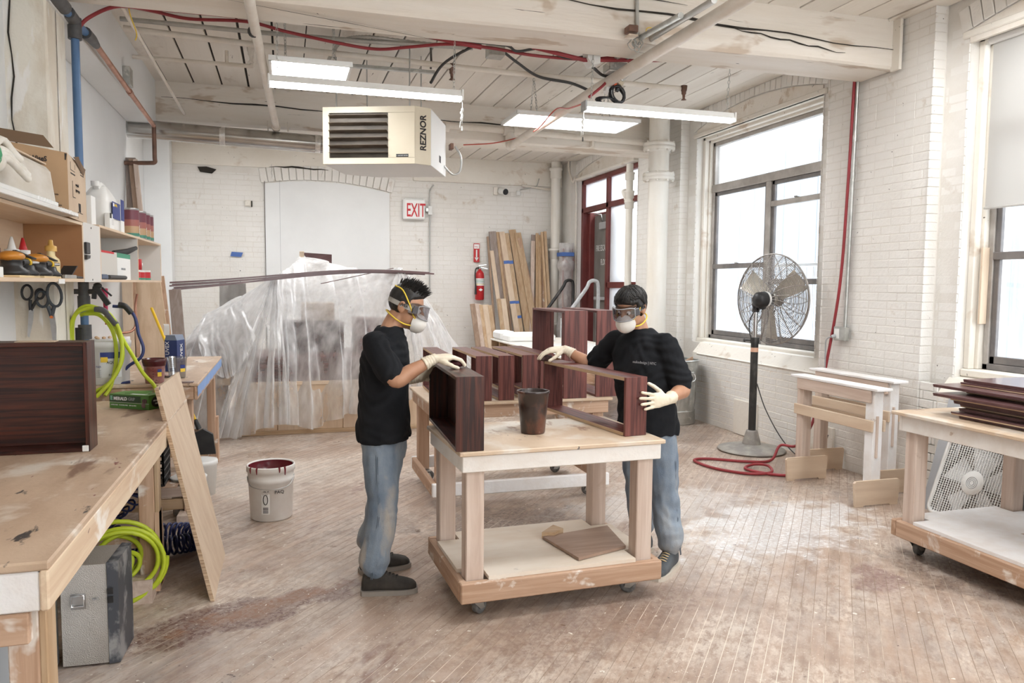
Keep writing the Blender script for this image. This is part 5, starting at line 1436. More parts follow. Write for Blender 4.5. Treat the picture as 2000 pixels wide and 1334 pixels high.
# grey quilted blanket hung behind
mb = MB()
def bk(u, v):
    a = V3((-0.821, 10.600, 1.690)); b = V3((-0.492, 10.600, 1.693))
    x = a.x + (b.x - a.x) * u
    return (x + .01 * noise.noise((u * 5, v * 7, 2)), 10.6 + .05 * noise.noise((u * 4, v * 5, 1)) + .03 * abs(v - 1), a.z + .03 * noise.noise((u * 3, 0, 3)) - 1.2 * (1 - v) + .0)
mb.grid(14, 18, bk); n_ = len(mb.v)
one(mb, 'grey_blanket', M('grey_blanket', (.42, .40, .38), (.36, .34, .32), rough=.9, scale=(9, 9, 9), bump=.3), 'grey packing blanket showing at the back left of the covered heap', 'blanket')
# the sheet itself
RID = [(-1.043, 9.300, 0.831), (-1.026, 9.500, 1.111), (-0.881, 9.600, 1.334), (-0.506, 9.600, 1.528), (-0.131, 9.250, 1.773), (-0.114, 9.250, 1.779), (-0.091, 9.250, 1.780), (0.026, 9.700, 1.872), (0.204, 10.100, 2.025), (0.230, 10.100, 2.026), (0.525, 9.900, 1.967), (0.879, 9.600, 1.870), (1.327, 9.350, 1.878), (1.352, 9.350, 1.884), (1.383, 9.350, 1.879), (1.598, 9.500, 1.666), (1.847, 9.600, 1.273), (2.152, 9.700, 0.796)]
RU = [0, .05, .11, .17, .23, .33, .43, .48, .52, .56, .60, .66, .70, .77, .84, .89, .95, 1]
HEM = [(-1.52, 9.0, .62), (-1.40, 8.85, .40), (-1.02, 8.72, .15), (-.72, 8.62, .03), (-.52, 8.60, .02), (-.22, 8.62, .10), (.0, 8.66, .14), (.3, 8.70, .06), (.7, 8.68, .22), (1.1, 8.66, .30), (1.5, 8.7, .38), (1.9, 8.85, .45), (2.25, 9.3, .5), (2.5, 9.8, .6)]
def interp(U, P, u):
    for i in range(len(U) - 1):
        if u <= U[i + 1]:
            t = (u - U[i]) / (U[i + 1] - U[i]); t = t * t * (3 - 2 * t)
            return V3(P[i]).lerp(V3(P[i + 1]), t)
    return V3(P[-1])
HU = [i / (len(HEM) - 1) for i in range(len(HEM))]
def sheet(u, v):
    r, hm = interp(RU, RID, u), interp(HU, HEM, u)
    p = r.lerp(hm, v)
    # drape: belly out, then fall steeply
    p.y = r.y + (hm.y - r.y) * (1 - (1 - v) ** 1.9)
    p.z = r.z + (hm.z - r.z) * (v ** 1.12)
    w = noise.noise((u * 9, v * .9, 4.0))
    f = math.sin(u * 2 * PI * 21 + w * 5.0)
    f2 = math.sin(u * 2 * PI * 38 + w * 7 + 1.0)
    amp = .016 + .055 * v
    sharp = lambda q: (abs(q) ** .6) * (1 if q > 0 else -1)
    p.y -= amp * .6 * sharp(f) + amp * .28 * f2
    p.x += amp * .5 * f2 + .02 * noise.noise((u * 14, v * 6, 8))
    p.y += .05 * noise.noise((u * 8, v * 5, 1.5)) * v
    p.z += .03 * noise.noise((u * 12, v * 4, 2.5)) * v
    p.z = max(p.z, .008)
    return p
ps = T('polythene_sheet', 'large clear polythene dust sheet draped over the stored cabinet parts', 'sheet', (.4, 9.2, 0))
MB().grid(420, 70, sheet).build('front_drape', FILM, ps)
def sheet_back(u, v):
    r = interp(RU, RID, u)
    w = noise.noise((u * 9, v * 2, 7.0))
    return r + V3((.02 * math.sin(u * 120 + w * 5), v * (10.9 - r.y), -v * v * .6 + .02 * math.sin(u * 90 + 5 * w)))
MB().grid(200, 12, sheet_back).build('top_drape', FILM, ps)
def sheet2(u, v):   # a second, looser pleat of film hanging in front of the left end
    a = V3((-0.956, 9.200, 1.130)).lerp(V3((-0.486, 9.200, 1.506)), u); b = V3((-0.859, 8.700, 0.885)).lerp(V3((-0.305, 8.600, 1.105)), u)
    b.z -= .32 * math.sin(PI * min(1, u * 1.0)) ** 1.2
    p = a.lerp(b, v)
    p.y += .04 * math.sin(u * 40 + 6 * noise.noise((u * 4, v * 2, 3))) * (v + .2) - .08 * math.sin(PI * v)
    return p
MB().grid(90, 30, sheet2).build('loose_flap', FILM, ps)
# long dark trim strips lying across the heap
tg = 'dark trim strips across the heap'
pa, pb = V3((-1.185, 8.900, 1.693)), V3((1.721, 9.350, 1.839))
strips = [((0, 0, .0), (0, 0, 0), 'long dark stained strip lying across the polythene heap, topmost'), ((.02, .02, -.022), (.06, .01, -.012), 'long dark stained strip lying across the heap, second from the top'), ((.0, -.03, -.035), (-.2, .02, -.018), 'long dark stained strip lying across the heap, third from the top'),
          ((.04, .0, -.055), (-.05, .03, -.02), 'long dark stained strip lying across the heap, fourth from the top'), ((.03, -.04, -.075), (-.35, .0, -.012), 'long dark stained strip lying across the heap, lowest at its left end')]
for (oa, ob_, lb) in strips:
    a, b = pa + V3(oa), pb + V3(ob_)
    pts = []
    for i in range(25):
        t = i / 24
        p = a.lerp(b, t); p.z += .055 * math.sin(PI * t) ** 1.0 * (1 if t > .0 else 0) - .02 * math.sin(2 * PI * t)
        pts.append(p)
    mb = MB()
    for i in range(24):
        pass
    vs = []
    for p in pts:
        vs += [p + V3((0, -.03, -.009)), p + V3((0, .03, -.009)), p + V3((0, .03, .009)), p + V3((0, -.03, .009))]
    fs = [(4 * i + j, 4 * i + 4 + j, 4 * i + 4 + (j + 1) % 4, 4 * i + (j + 1) % 4) for i in range(24) for j in range(4)]
    mb.add(vs, [tuple(reversed(f)) for f in fs] + [(0, 1, 2, 3), (99, 98, 97, 96)])
    one(mb, 'trim_strip', PURPLE, lb, 'strip', tg)
a, b = V3((0.404, 9.100, 1.695)), V3((1.297, 9.500, 1.893))
one(MB().bar(a, b, .02, .008, (0, 0, 1), .001), 'trim_strip', PURPLE, 'short thin dark strip crossing the long strips at a slant', 'strip', tg)

# ------------------------------------------------------------------ carts
WHEEL = M('grey_rubber_wheel', (.10, .10, .10), (.20, .19, .18), rough=.6, scale=(30, 30, 30))
def caster(parent, x, y, ztop, ang, r=.045):
    """swivel caster: plate, fork, wheel"""
    dx, dy = math.cos(ang), math.sin(ang)
    c = MB()
    c.boxm(Matrix.Translation((x, y, ztop - .006)), .09, .07, .012, .002)
    c.cyl((x, y, ztop - .03), (x, y, ztop - .01), .026, n=10)
    wx, wy = x + dx * .035, y + dy * .035
    for s in (-1, 1):
        ox, oy = -dy * .022 * s, dx * .022 * s
        c.prism([(x + ox - dx * .03, y + oy - dy * .03, ztop - .025), (x + ox + dx * .035, y + oy + dy * .035, ztop - .025), (wx + ox + dx * .016, wy + oy + dy * .016, r - .012), (wx + ox - dx * .016, wy + oy - dy * .016, r - .012)], (-dy * .003 * s, dx * .003 * s, 0))
    o = c.build('caster', GALV, parent)
    w = MB()
    a = V3((-dy, dx, 0))
    m = Matrix((V3((dx, dy, 0)), V3((0, 0, 1)), a)).transposed().to_4x4(); m.translation = (wx, wy, r + .001)
    w.lathe([(.0, -.016), (r * .55, -.016), (r * .6, -.018), (r * .92, -.017), (r, -.012), (r, .012), (r * .92, .017), (r * .6, .018), (r * .55, .016), (0, .016)], m, 20)
    w.build('wheel', WHEEL, o)
    return o
def cart(name, label, x0, x1, y0, y1, ztop, zbase, rail_h, mats, leg=(.095, .09), over=.02, apron=.085, casts=(.6, 2.5, .2, 3.0), shelf=True, notch=True, rot=0.0):
    t = T(name, label, 'cart', ((x0 + x1) / 2, (y0 + y1) / 2, 0), rot)
    if rot:
        # geometry is written in room coordinates and turned with its thing
        c0 = Matrix.Translation(V3(((x0 + x1) / 2, (y0 + y1) / 2, 0)))
        BASE[t.name] = c0
    top, apr, legm, base, shm = mats
    MB().box((x0 - over, y0 - over, ztop - .022), (x1 + over, y1 + over, ztop), .004).build('top_board', top, t)
    zt = ztop - .022
    lx, ly = leg
    MB().box((x0, y0, zt - apron), (x1, y0 + .025, zt - .001), .004).build('front_apron', apr, t)
    MB().box((x0, y1 - .025, zt - apron), (x1, y1, zt - .001), .004).build('back_apron', apr, t)
    MB().box((x0 - .001, y0 + .025, zt - apron), (x0 + .025, y1 - .025, zt - .001), .004).build('side_apron', apr, t)
    MB().box((x1 - .025, y0 + .025, zt - apron), (x1, y1 - .025, zt - .001), .004).build('side_apron', apr, t)
    for (x, y) in ((x0 + .028, y0 + .03), (x1 - .03 - lx, y0 + .03), (x0 + .028, y1 - .03 - ly), (x1 - .03 - lx, y1 - .03 - ly)):
        MB().box((x, y, zbase + .01), (x + lx, y + ly, zt - .002), .005).build('leg', legm, t)
    # bottom frame
    MB().box((x0 - .01, y0 - .02, zbase), (x1 + .01, y0 + .022, zbase + rail_h), .006).build('bottom_rail', base['x'], t)
    MB().box((x0 - .01, y1 - .022, zbase), (x1 + .01, y1 + .02, zbase + rail_h), .006).build('bottom_rail', base['x'], t)
    MB().box((x0 - .012, y0 + .022, zbase), (x0 + .028, y1 - .022, zbase + rail_h), .006).build('bottom_rail', base['y'], t)
    MB().box((x1 - .028, y0 + .022, zbase), (x1 + .012, y1 - .022, zbase + rail_h), .006).build('bottom_rail', base['y'], t)
    if shelf:
        zz = zbase + rail_h + .001
        q = [(x0 + .01, y0 + .14), (x0 + .14, y0 + .14), (x0 + .14, y0 + .0), (x1 - .14, y0 + .0), (x1 - .14, y0 + .14), (x1 - .01, y0 + .14), (x1 - .01, y1 - .14), (x1 - .14, y1 - .14), (x1 - .14, y1 - .005), (x0 + .14, y1 - .005), (x0 + .14, y1 - .14), (x0 + .01, y1 - .14)]
        MB().prism([(a, b, zz) for a, b in q], (0, 0, .02)).build('shelf_board', shm, t)
    for i, (x, y) in enumerate(((x0 + .09, y0 + .08), (x1 - .10, y0 + .09), (x0 + .09, y1 - .09), (x1 - .1, y1 - .09))):
        caster(t, x, y, zbase, casts[i], min(.045, zbase * .45))
    return t
SHELFW = M('dusty_shelf_board', (.80, .72, .62), (.72, .61, .49), rough=.6, scale=(2, 6, 2), lo=.4, hi=.65, spots=(((.55, .48, .42), (6, 6, 6), .68, .74),))
WHITEAP = M('white_painted_apron', (.84, .81, .77), (.76, .70, .64), rough=.5, scale=(3, 6, 6), lo=.42, hi=.66, spots=(((.55, .43, .34), (5, 9, 9), .70, .76), ((.15, .11, .09), 18, .765, .78)), bump=.25, bscale=25)
c1 = cart('work_cart', 'wooden rolling cart between the two workers, with white apron and a bucket on top', .815, 1.925, 3.615, 4.34, .875, .105, .105, (TABLETOP, WHITEAP, FIRDUST['z'], FIR, SHELFW), over=.018, rot=math.radians(2.0))
c2 = cart('drawer_cart', 'wooden rolling cart behind, loaded with a row of stained drawer frames', 1.05, 2.47, 5.53, 6.48, .81, .10, .10, (TABLETOP, FIR['x'], FIR['z'], {'x': WHITED, 'y': FIR['y']}, SHELFW), shelf=False, apron=.10, over=.025)
c3 = cart('panel_cart', 'wooden rolling cart at the frame edge carrying a stack of stained panels', 3.735, 4.70, 1.75, 3.86, .92, .115, .105, (TABLETOP, WHITEAP, FIRDUST['z'], FIR, WHITED), over=.035, apron=.10)
for e in (0, 1):
    pass
# things lying on the lower shelf of the work cart
one(MB().prism([(1.409, 4.045, 0.235), (1.482, 3.670, 0.235), (1.807, 3.777, 0.235), (1.853, 4.135, 0.235)], (0, 0, .016)), 'brown_offcut_board', WOOD('walnut_board', (.40, .28, .21), (.30, .20, .15), 'x', .6, .55), 'square brown board lying on the lower shelf of the work cart', 'board')
one(MB().prism([(1.409, 4.064, 0.235), (1.481, 4.044, 0.235), (1.555, 4.099, 0.235), (1.519, 4.177, 0.235)], (0, 0, .035)), 'small_wood_block', PINE['x'], 'small pine block beside the brown board on the work cart shelf', 'block')
# ------------------------------------------------------------------ stained drawer frames
def frame(label, L, W, H, t=.018, back=False, mats=MAHOGL, group='stained drawer frames', raw=True, panel_in=.02, nm='drawer_box'):
    """open box standing on its long edge: L along y, W along x, H along z, near-left-bottom corner at the origin"""
    f = T(nm, label, 'drawer', (0, 0, 0), 0, group)
    MB().box((0, 0, 0), (W, t, H), .0015).build('end_board', mats['z'], f)
    MB().box((0, L - t, 0), (W, L, H), .0015).build('end_board', mats['z'], f)
    MB().box((.0005, t, H - t), (W - .0005, L - t, H), .0015).build('side_board', mats['y'], f)
    MB().box((.0005, t, 0), (W - .0005, L - t, t), .0015).build('side_board', mats['y'], f)
    if raw:
        for z in (H - t * .5, t * .5):
            MB().box((-.0008, t, z - t * .45), (.001, L - t, z + t * .45), 0).build('raw_edge', PINE['y'], f)
    if back:
        MB().box((W - panel_in - .008, t, t), (W - panel_in, L - t, H - t), .001).build('bottom_panel', mats['z'], f)
    return f
def setf(f, x, y, z, a=0.0):
    m = Matrix.Translation((x, y, z)) @ Matrix.Rotation(a, 4, 'Z')
    f.matrix_world = m; BASE[f.name] = m
    return f
ZT = .876
f = frame('dark stained drawer standing on edge on the work cart under the sponging hand', .90, .142, .372, back=True, mats=MAHOG, raw=False)
setf(f, .796, 3.600, ZT, -.035)
f = frame('open stained frame held upright on the work cart by the right-hand worker', 1.0, .138, .325, t=.02, raw=True)
setf(f, 1.772, 3.74, ZT, .135)
ZC2 = .811
A_ = frame('stained drawer frame on the rear cart, nearest the left worker', .86, .125, .345)
setf(A_, 1.385, 5.56, ZC2, .0)
for (x, y, lb) in ((1.565, 5.56, 'stained drawer frame second in the row on the rear cart'), (1.762, 5.58, 'stained drawer frame third in the row on the rear cart'), (1.915, 5.60, 'stained drawer frame fourth in the row, behind the sanded open frame')):
    dup(A_, Matrix.Translation((x, y, ZC2)) @ Matrix.Rotation(.015, 4, 'Z'), lb)
dup(A_, Matrix.Translation((1.10, 5.60, ZC2)) @ Matrix.Rotation(-.04, 4, 'Z'), 'stained drawer frame at the left end of the rear cart, behind the gloved hand')
E_ = frame('tall reddish stained box standing on the rear cart above the drawers', .80, .195, .69, mats=MAHOGL, raw=False, group='tall stained boxes')
setf(E_, 2.085, 5.53, ZC2, .0)
dup(E_, Matrix.Translation((2.37, 5.56, ZC2)), 'tall reddish stained box partly hidden behind the right worker', 'tall stained boxes')
# bucket of stain on the work cart
bk_ = T('stain_bucket', 'dark stain-smeared plastic bucket standing on the work cart', 'bucket', (1.32, 3.98, .876))
STAINB = M('stain_smeared_plastic', (.035, .022, .020), (.14, .055, .035), rough=.35, scale=(9, 9, 6), lo=.45, hi=.62, spots=(((.42, .28, .22), (10, 10, 8), .64, .74),), coat=.3)
MB().lathe([(0, .0), (.064, 0), (.068, .006), (.080, .15), (.0875, .222), (.092, .225), (.093, .237), (.088, .239), (.084, .232), (.076, .12), (.074, .115), (0, .115)], (1.32, 3.98, .876), 32).build('bucket_body', STAINB, bk_)
MB().lathe([(.0, .1155), (.0745, .1155)], (1.32, 3.98, .876), 24).build('stain', M('wet_stain', (.03, .01, .008), rough=.1), bk_)
# white pail of red stain on the floor
wp = T('stain_pail', 'white plastic pail with dark red stain inside standing on the floor left of the workers', 'bucket', (-.115, 5.69, 0))
c = (-.115, 5.69, 0)
MB().lathe([(0, .0), (.140, 0), (.146, .01), (.158, .27), (.165, .275), (.166, .30), (.160, .305), (.161, .345), (.170, .35), (.170, .385), (.165, .393), (.158, .385), (.153, .29), (.15, .28), (0, .28)], c, 36).build('pail_body', M('dusty_white_pail', (.82, .81, .78), (.74, .70, .66), rough=.45, scale=(6, 6, 4)), wp)
MB().lathe([(0, .285), (.1515, .285), (.1555, .384)], c, 30).build('stain', M('dark_red_stain', (.16, .02, .03), rough=.25), wp)
mb = MB()
for a in (-2.5, -2.15, -1.2, -.95):
    l = random.uniform(.02, .09)
    p = lambda z, r: V3((c[0] + r * math.cos(a), c[1] + r * math.sin(a), z))
    mb.tube([p(.393, .166), p(.375, .1715), p(.37 - l * .5, .1695)], [.008, .006, .003], 6)
mb.build('drips', M('dark_red_drip', (.20, .02, .03), rough=.35), wp)
def on_cyl(cx, cy, r, a0, a1, z0, z1, n=8):
    return MB().grid(n, 2, lambda u, v: (cx + r * math.cos(a0 + (a1 - a0) * u), cy + r * math.sin(a0 + (a1 - a0) * u), z0 + (z1 - z0) * v))
on_cyl(c[0], c[1], .1545, -2.0, -1.62, .06, .25).build('label', PAPER, wp)
on_cyl(c[0], c[1], .1556, -1.95, -1.67, .22, .245).build('label_line', INK, wp)
for i in range(4):
    on_cyl(c[0], c[1], .1554, -1.93, -1.69, .07 + .011 * i, .076 + .011 * i).build('label_line', INK, wp)
m_ = MB().tube([(c[0] + .156 * math.cos(-1.81 + .10 * math.cos(t)), c[1] + .157 * math.sin(-1.81 + .10 * math.cos(t)), .165 + .035 * math.sin(t)) for t in [2 * PI * q / 16 for q in range(16)]], .003, 5, closed=True)
m_.build('warning_ring', INK, wp)
text('lettering', 'AVISO', .020, (c[0] - .064, c[1] - .1445, .225), (.93, -.30, 0), (0, 0, 1), PAPER, wp, sx=.75)
text('lettering', 'PAQ', .034, (c[0] + .025, c[1] - .1575, .205), (1, .25, 0), (0, 0, 1), INK, wp)
MB().tube(smooth_path([(c[0] - .163, c[1] - .02, .31), (c[0] - .13, c[1] - .14, .265), (c[0], c[1] - .185, .245), (c[0] + .12, c[1] - .15, .26), (c[0] + .163, c[1] - .02, .31)], 6), .0035, 5).build('wire_handle', STEEL, wp)
# stack of finished panels on the right cart
zz = .921; pgroup = 'stained panels stacked on the right cart'
words_ = ('bottom', 'second from the bottom', 'third from the bottom', 'fourth from the bottom', 'fifth from the bottom', 'sixth from the bottom', 'seventh from the bottom', 'fourth from the top', 'third from the top', 'second from the top', 'top')
lay = [(4.00, 3.55), (3.97, 3.58), (4.02, 3.57), (4.06, 3.60), (4.03, 3.62), (4.0, 3.62), (3.93, 3.68), (4.10, 3.60), (4.0, 3.75), (4.12, 3.66), (4.13, 3.65)]
for i, (x, y) in enumerate(lay):
    x -= .12
    p = T('stained_sheet', 'dark stained ply-edged panel in the stack on the right cart, ' + words_[i], 'panel', (x + .45, y - .7, zz), 0, pgroup)
    th = .0175
    MB().box((x, y - 1.5, zz), (x + .86, y, zz + th * .45), .001).build('core', PLYEDGE if i % 2 else PURPLE, p)
    MB().box((x - .002, y - 1.502, zz + th * .45), (x + .862, y + .002, zz + th), .0012).build('face', PURPLE, p)
    zz += th + (.002 if i not in (4, 7) else .006)

# ------------------------------------------------------------------ benches on the left
WORN_EDGE = WOOD('worn_bench_edge', (.78, .63, .46), (.66, .48, .33), 'y', .7, .55, spots=(((.88, .82, .74), (5, 3, 5), .58, .66), ((.16, .07, .06), (12, 5, 12), .71, .73)))
b1 = T('long_workbench', 'long plywood workbench in the left foreground carrying the dark open box', 'workbench', (-1.13, 3.95, 0))
X0, X1, Z = -1.60, -.645, .915
MB().box((X0, 2.36, Z - .028), (X1, 5.50, Z), .006).build('bench_top', PLYTOP, b1)
MB().box((X1 - .028, 2.36, Z - .145), (X1 - .003, 5.50, Z - .027), .006).build('front_apron', WORN_EDGE, b1)
MB().box((X0, 2.365, Z - .145), (X1 - .028, 2.39, Z - .03), .005).build('end_apron', WHITED, b1)
MB().box((X0, 2.37, Z - .24), (X1 - .06, 2.41, Z - .148), .004).build('end_rail', FIR['x'], b1)
for y in (2.42, 4.42):
    MB().box((X1 - .13, y, 0 if y < 3 else .03), (X1 - .05, y + .045, Z - .03), .004).build('leg', FIR['z'], b1)
    MB().box((X1 - .05, y, .0 if y < 3 else .03), (X1 - .028, y + .09, Z - .148), .004).build('leg_facing', PINE['z'], b1)
    MB().box((X0 + .05, y, 0), (X0 + .13, y + .09, Z - .03), .004).build('leg', FIR['z'], b1)
    MB().box((X0 + .1, y + .02, .25), (X1 - .1, y + .06, .34), .004).build('stretcher', FIR['x'], b1)
    if y > 3:
        MB().prism([(X1 - .16, y - .14, 0), (X1 - .16, y + .22, 0), (X1 - .16, y + .22, .09), (X1 - .16, y - .12, .12)], (.11, 0, 0)).build('foot_block', FIRDUST['y'], b1)
        MB().prism([(X1 - .05, y - .03, .02), (X1 - .05, y + .16, .02), (X1 - .05, y + .12, .45), (X1 - .05, y + .0, .45)], (.022, 0, 0)).build('gusset', FIR['z'], b1)
b2 = T('far_workbench', 'plywood workbench beyond the long bench with blue tape along its edge', 'workbench', (-1.1, 6.65, 0))
Z2 = 1.0; XX1 = -.585
MB().box((X0, 5.62, Z2 - .022), (XX1, 7.68, Z2), .005).build('bench_top', PLYTOP, b2)
MB().box((XX1 - .028, 5.62, Z2 - .115), (XX1 - .006, 7.68, Z2 - .022), .005).build('front_apron', FIR['y'], b2)
MB().box((X0, 5.63, Z2 - .115), (XX1 - .028, 5.65, Z2 - .022), .005).build('end_apron', FIR['x'], b2)
mb = MB(); n = 60; vs = []
for i in range(n + 1):
    y = 5.62 + 2.06 * i / n
    vs += [V3((XX1 - .0035, y, Z2 - .004)), V3((XX1 - .0035, y, Z2 - .082 - .022 * abs(noise.noise((y * 9, 3, 0))) - .012 * (i % 2)))]
mb.add(vs, [(2 * i, 2 * i + 1, 2 * i + 3, 2 * i + 2) for i in range(n)]); mb.build('tape_edging', PALETAPE, b2)
for y in (5.70, 7.45):
    MB().box((XX1 - .12, y, .05), (XX1 - .05, y + .09, Z2 - .025), .004).build('leg', FIR['z'], b2)
    MB().box((X0 + .05, y, .0), (X0 + .13, y + .09, Z2 - .025), .004).build('leg', FIR['z'], b2)
    MB().box((X0 + .1, y + .02, .09), (XX1 - .12, y + .06, .165), .004).build('stretcher', PINE['x'], b2)
    MB().box((X0 + .1, y + .02, .18), (XX1 - .12, y + .06, .25), .004).build('stretcher', FIRDUST['x'], b2)
    MB().prism([(XX1 - .15, y - .18, 0), (XX1 - .15, y + .24, 0), (XX1 - .15, y + .24, .07), (XX1 - .15, y - .15, .09)], (.11, 0, 0)).build('foot_block', FIRDUST['y'], b2)
    MB().prism([(XX1 - .05, y - .02, .03), (XX1 - .05, y + .12, .03), (XX1 - .05, y + .11, .45), (XX1 - .05, y + .02, .45)], (.022, 0, 0)).build('gusset', FIR['z'], b2)
# dark box in the foreground
db = T('dark_open_box', 'dark red-brown stained box standing on edge on the long workbench', 'box', (-1.25, 3.9, Z))
y0 = 3.865; zt = (-0.859, 3.870, 1.422)[2]; xr, xl = -.872, -1.58
wl = .018
MB().box((xr - wl, y0, Z + .001), (xr, y0 + .15, zt), .002).build('side_board', MAHOG['z'], db)
MB().box((xl, y0, Z + .001), (xl + wl, y0 + .15, zt), .002).build('side_board', MAHOG['z'], db)
MB().box((xl + wl, y0, zt - wl), (xr - wl, y0 + .15, zt), .002).build('top_board', MAHOG['x'], db)
MB().box((xl + wl, y0, Z + .001), (xr - wl, y0 + .15, Z + wl), .002).build('bottom_board', MAHOG['x'], db)
MB().box((xl + wl, y0 + .12, Z + wl), (xr - wl, y0 + .13, zt - wl), .002).build('back_panel', MAHOG['x'], db)
MB().box((xr - .032, y0 - .003, Z + .002), (xr - .006, y0 + .003, Z + .030), .002).build('white_sticker', PAPER, db)
MB().box((-1.17, y0 + .03, zt), (-1.01, y0 + .10, zt + .004), .002).build('veneer_slip', BIRCH['x'], db)
# glove box
gb = T('glove_box', 'green box of disposable gloves lying on the long workbench', 'box', (-.92, 5.12, Z))
g0, g1 = V3((-1.055, 5.195, Z + .001)), V3((-.805, 5.035, Z + .001)); gu = (g1 - g0).normalized(); gv = V3((-gu.y, gu.x, 0)); gl, gd, gh = .295, .13, .088
G_ = lambda a, b, c: g0 + gu * a + gv * b + V3((0, 0, c))
MB().prism([G_(0, 0, 0), G_(gl, 0, 0), G_(gl, gd, 0), G_(0, gd, 0)], (0, 0, gh)).build('carton', GREENBOX, gb)
MB().prism([G_(.0, -.0012, .04), G_(gl - .06, -.0012, .04), G_(gl - .06, -.0012, gh - .008), G_(.0, -.0012, gh - .008)], gv * .001).build('dark_band', M('dark_green_print', (.03, .07, .03), rough=.35), gb)
text('lettering', 'E', .034, G_(.008, -.002, .052), gu, (0, 0, 1), M('teal_ink', (.25, .55, .40), rough=.5), gb, bold=.002)
text('lettering', 'MERALD', .028, G_(.033, -.002, .052), gu, (0, 0, 1), WHITEINK, gb, bold=.001, sx=.95)
text('lettering', 'GRIP', .027, G_(.142, -.002, .052), gu, (0, 0, 1), GREYINK, gb, sx=.9)
text('lettering', 'LATEX FREE   POWDER FREE   100 GLOVES', .010, G_(.012, -.002, .018), gu, (0, 0, 1), WHITEINK, gb)
MB().prism([G_(.0, -.0014, .036), G_(gl, -.0014, .036), G_(gl, -.0014, .0375), G_(.0, -.0014, .0375)], gv * .001).build('white_rule', WHITEINK, gb)
mb = MB().ball(G_(.262, -.0, .028), (.018, .004, .02), n=12, m=8)
for k in range(4):
    mb.tube([G_(.252 + .007 * k, -.002, .04), G_(.25 + .010 * k, -.003, .068 - .004 * abs(k - 1.5))], .004, 6)
mb.build('hand_picture', M('dark_glove_print', (.22, .15, .15), rough=.5), gb)
m_ = Matrix((V3((gv.x, gv.y, 0)), V3((0, 0, 1)), gu)).transposed().to_4x4(); m_.translation = G_(gl + .001, gd * .5, .045)
MB().lathe([(0, 0), (.034, 0)], m_ @ Matrix.Diagonal((1.3, 1, 1, 1)), 20).build('oval_badge', INK, gb)
text('lettering', 'MEDIUM', .014, G_(gl + .003, gd * .5 - .03, .048), gv, (0, 0, 1), WHITEINK, gb)
text('lettering', 'SIZE', .013, G_(gl + .003, gd * .5 - .016, .03), gv, (0, 0, 1), WHITEINK, gb)
MB().prism([G_(.08, .04, gh + .001), G_(.24, .04, gh + .001), G_(.25, .1, gh + .016), G_(.07, .1, gh + .008)], (0, 0, .0015)).build('lid_flap', GREENBOX, gb)
MB().prism([G_(.14, .02, gh + .0005), G_(.25, .02, gh + .0005), G_(.25, .05, gh + .0005), G_(.14, .05, gh + .0005)], (0, 0, .001)).build('top_print', WHITEINK, gb)
# cups and boxes on the far bench
mx = T('mixing_cup', 'clear measuring cup smeared with dark red stain on the far workbench', 'cup', (-.875, 5.72, Z2))
c = (-.875, 5.72, Z2)
MB().lathe([(0, 0), (.058, 0), (.06, .004), (.071, .15), (.077, .152), (.077, .168), (.073, .169), (.0715, .155), (.058, .008), (0, .008)], c, 28).build('cup_body', M('red_smeared_plastic', (.30, .08, .08), (.46, .25, .24), rough=.3, scale=(9, 9, 14), spots=(((.10, .02, .02), 12, .6, .68),), coat=.4), mx)
MB().lathe([(.0725, .12), (.0785, .152), (.0785, .17), (.07, .17), (.06, .1)], c, 28).build('stained_rim', M('dark_rim_stain', (.07, .012, .014), rough=.25), mx)
for i in range(6):
    on_cyl(c[0], c[1], .0632 + .0009 * i * 1.7, -1.62, -1.5, .03 + .018 * i, .033 + .018 * i).v
    g = on_cyl(c[0], c[1], .0625 + .00135 * i, -1.62, -1.48, .03 + .018 * i, .033 + .018 * i)
    for v in g.v: v.z += Z2
    g.build('scale_mark', INK, mx)
for (a0, a1, z0, z1, m) in ((-1.15, -.75, .08, .10, BLUEINK), (-1.15, -.75, .05, .08, YELINK)):
    g = on_cyl(c[0], c[1], .0725 if z0 > .07 else .0705, a0, a1, z0, z1)
    for v in g.v: v.z += Z2
    g.build('label_patch', m, mx)
cc = T('clear_cup', 'clear plastic cup with small blue label on the far workbench', 'cup', (-.762, 5.97, Z2))
c = (-.762, 5.97, Z2)
MB().lathe([(0, 0), (.054, 0), (.056, .004), (.068, .145), (.073, .147), (.073, .155), (.0695, .156), (.0545, .006), (0, .006)], c, 28).build('cup_body', CLEARCUP, cc)
for (z0, z1, m) in ((.075, .10, BLUEINK), (.05, .075, YELINK)):
    g = on_cyl(c[0], c[1], .066, -1.1, -.5, z0, z1)
    for v in g.v: v.z += Z2
    g.build('label_patch', m, cc)
bb = T('navy_goggle_carton', 'tall navy blue carton with an open white flap on the far workbench', 'box', (-.85, 6.4, Z2))
q0 = V3((-.905, 6.42, Z2 + .001)); qu = V3((.93, -.36, 0)); qv = V3((.36, .93, 0))
Q_ = lambda a, b, c: q0 + qu * a + qv * b + V3((0, 0, c))
MB().prism([Q_(0, 0, 0), Q_(.10, 0, 0), Q_(.10, .12, 0), Q_(0, .12, 0)], (0, 0, .245)).build('carton', BLUEBOX, bb)
MB().prism([Q_(.0, .0, .245), Q_(.10, .0, .245), Q_(.085, .0, .285), Q_(.015, .0, .285)], qv * .12).build('gable_top', M('grey_blue_card', (.20, .24, .32), rough=.4), bb)
MB().grid(5, 8, lambda u, v: Q_(-.01 - .02 * v * v + .045 * u, .01 + .03 * v, .285 + .085 * math.sin(v * 1.6) )).build('open_flap', PAPER, bb)
text('lettering', 'UVEX', .042, Q_(.036, -.002, .13), (0, 0, 1), -qu, WHITEINK, bb)
text('lettering', 'UVEX', .05, Q_(.102, .08, .09), (0, 0, 1), -qv, WHITEINK, bb)
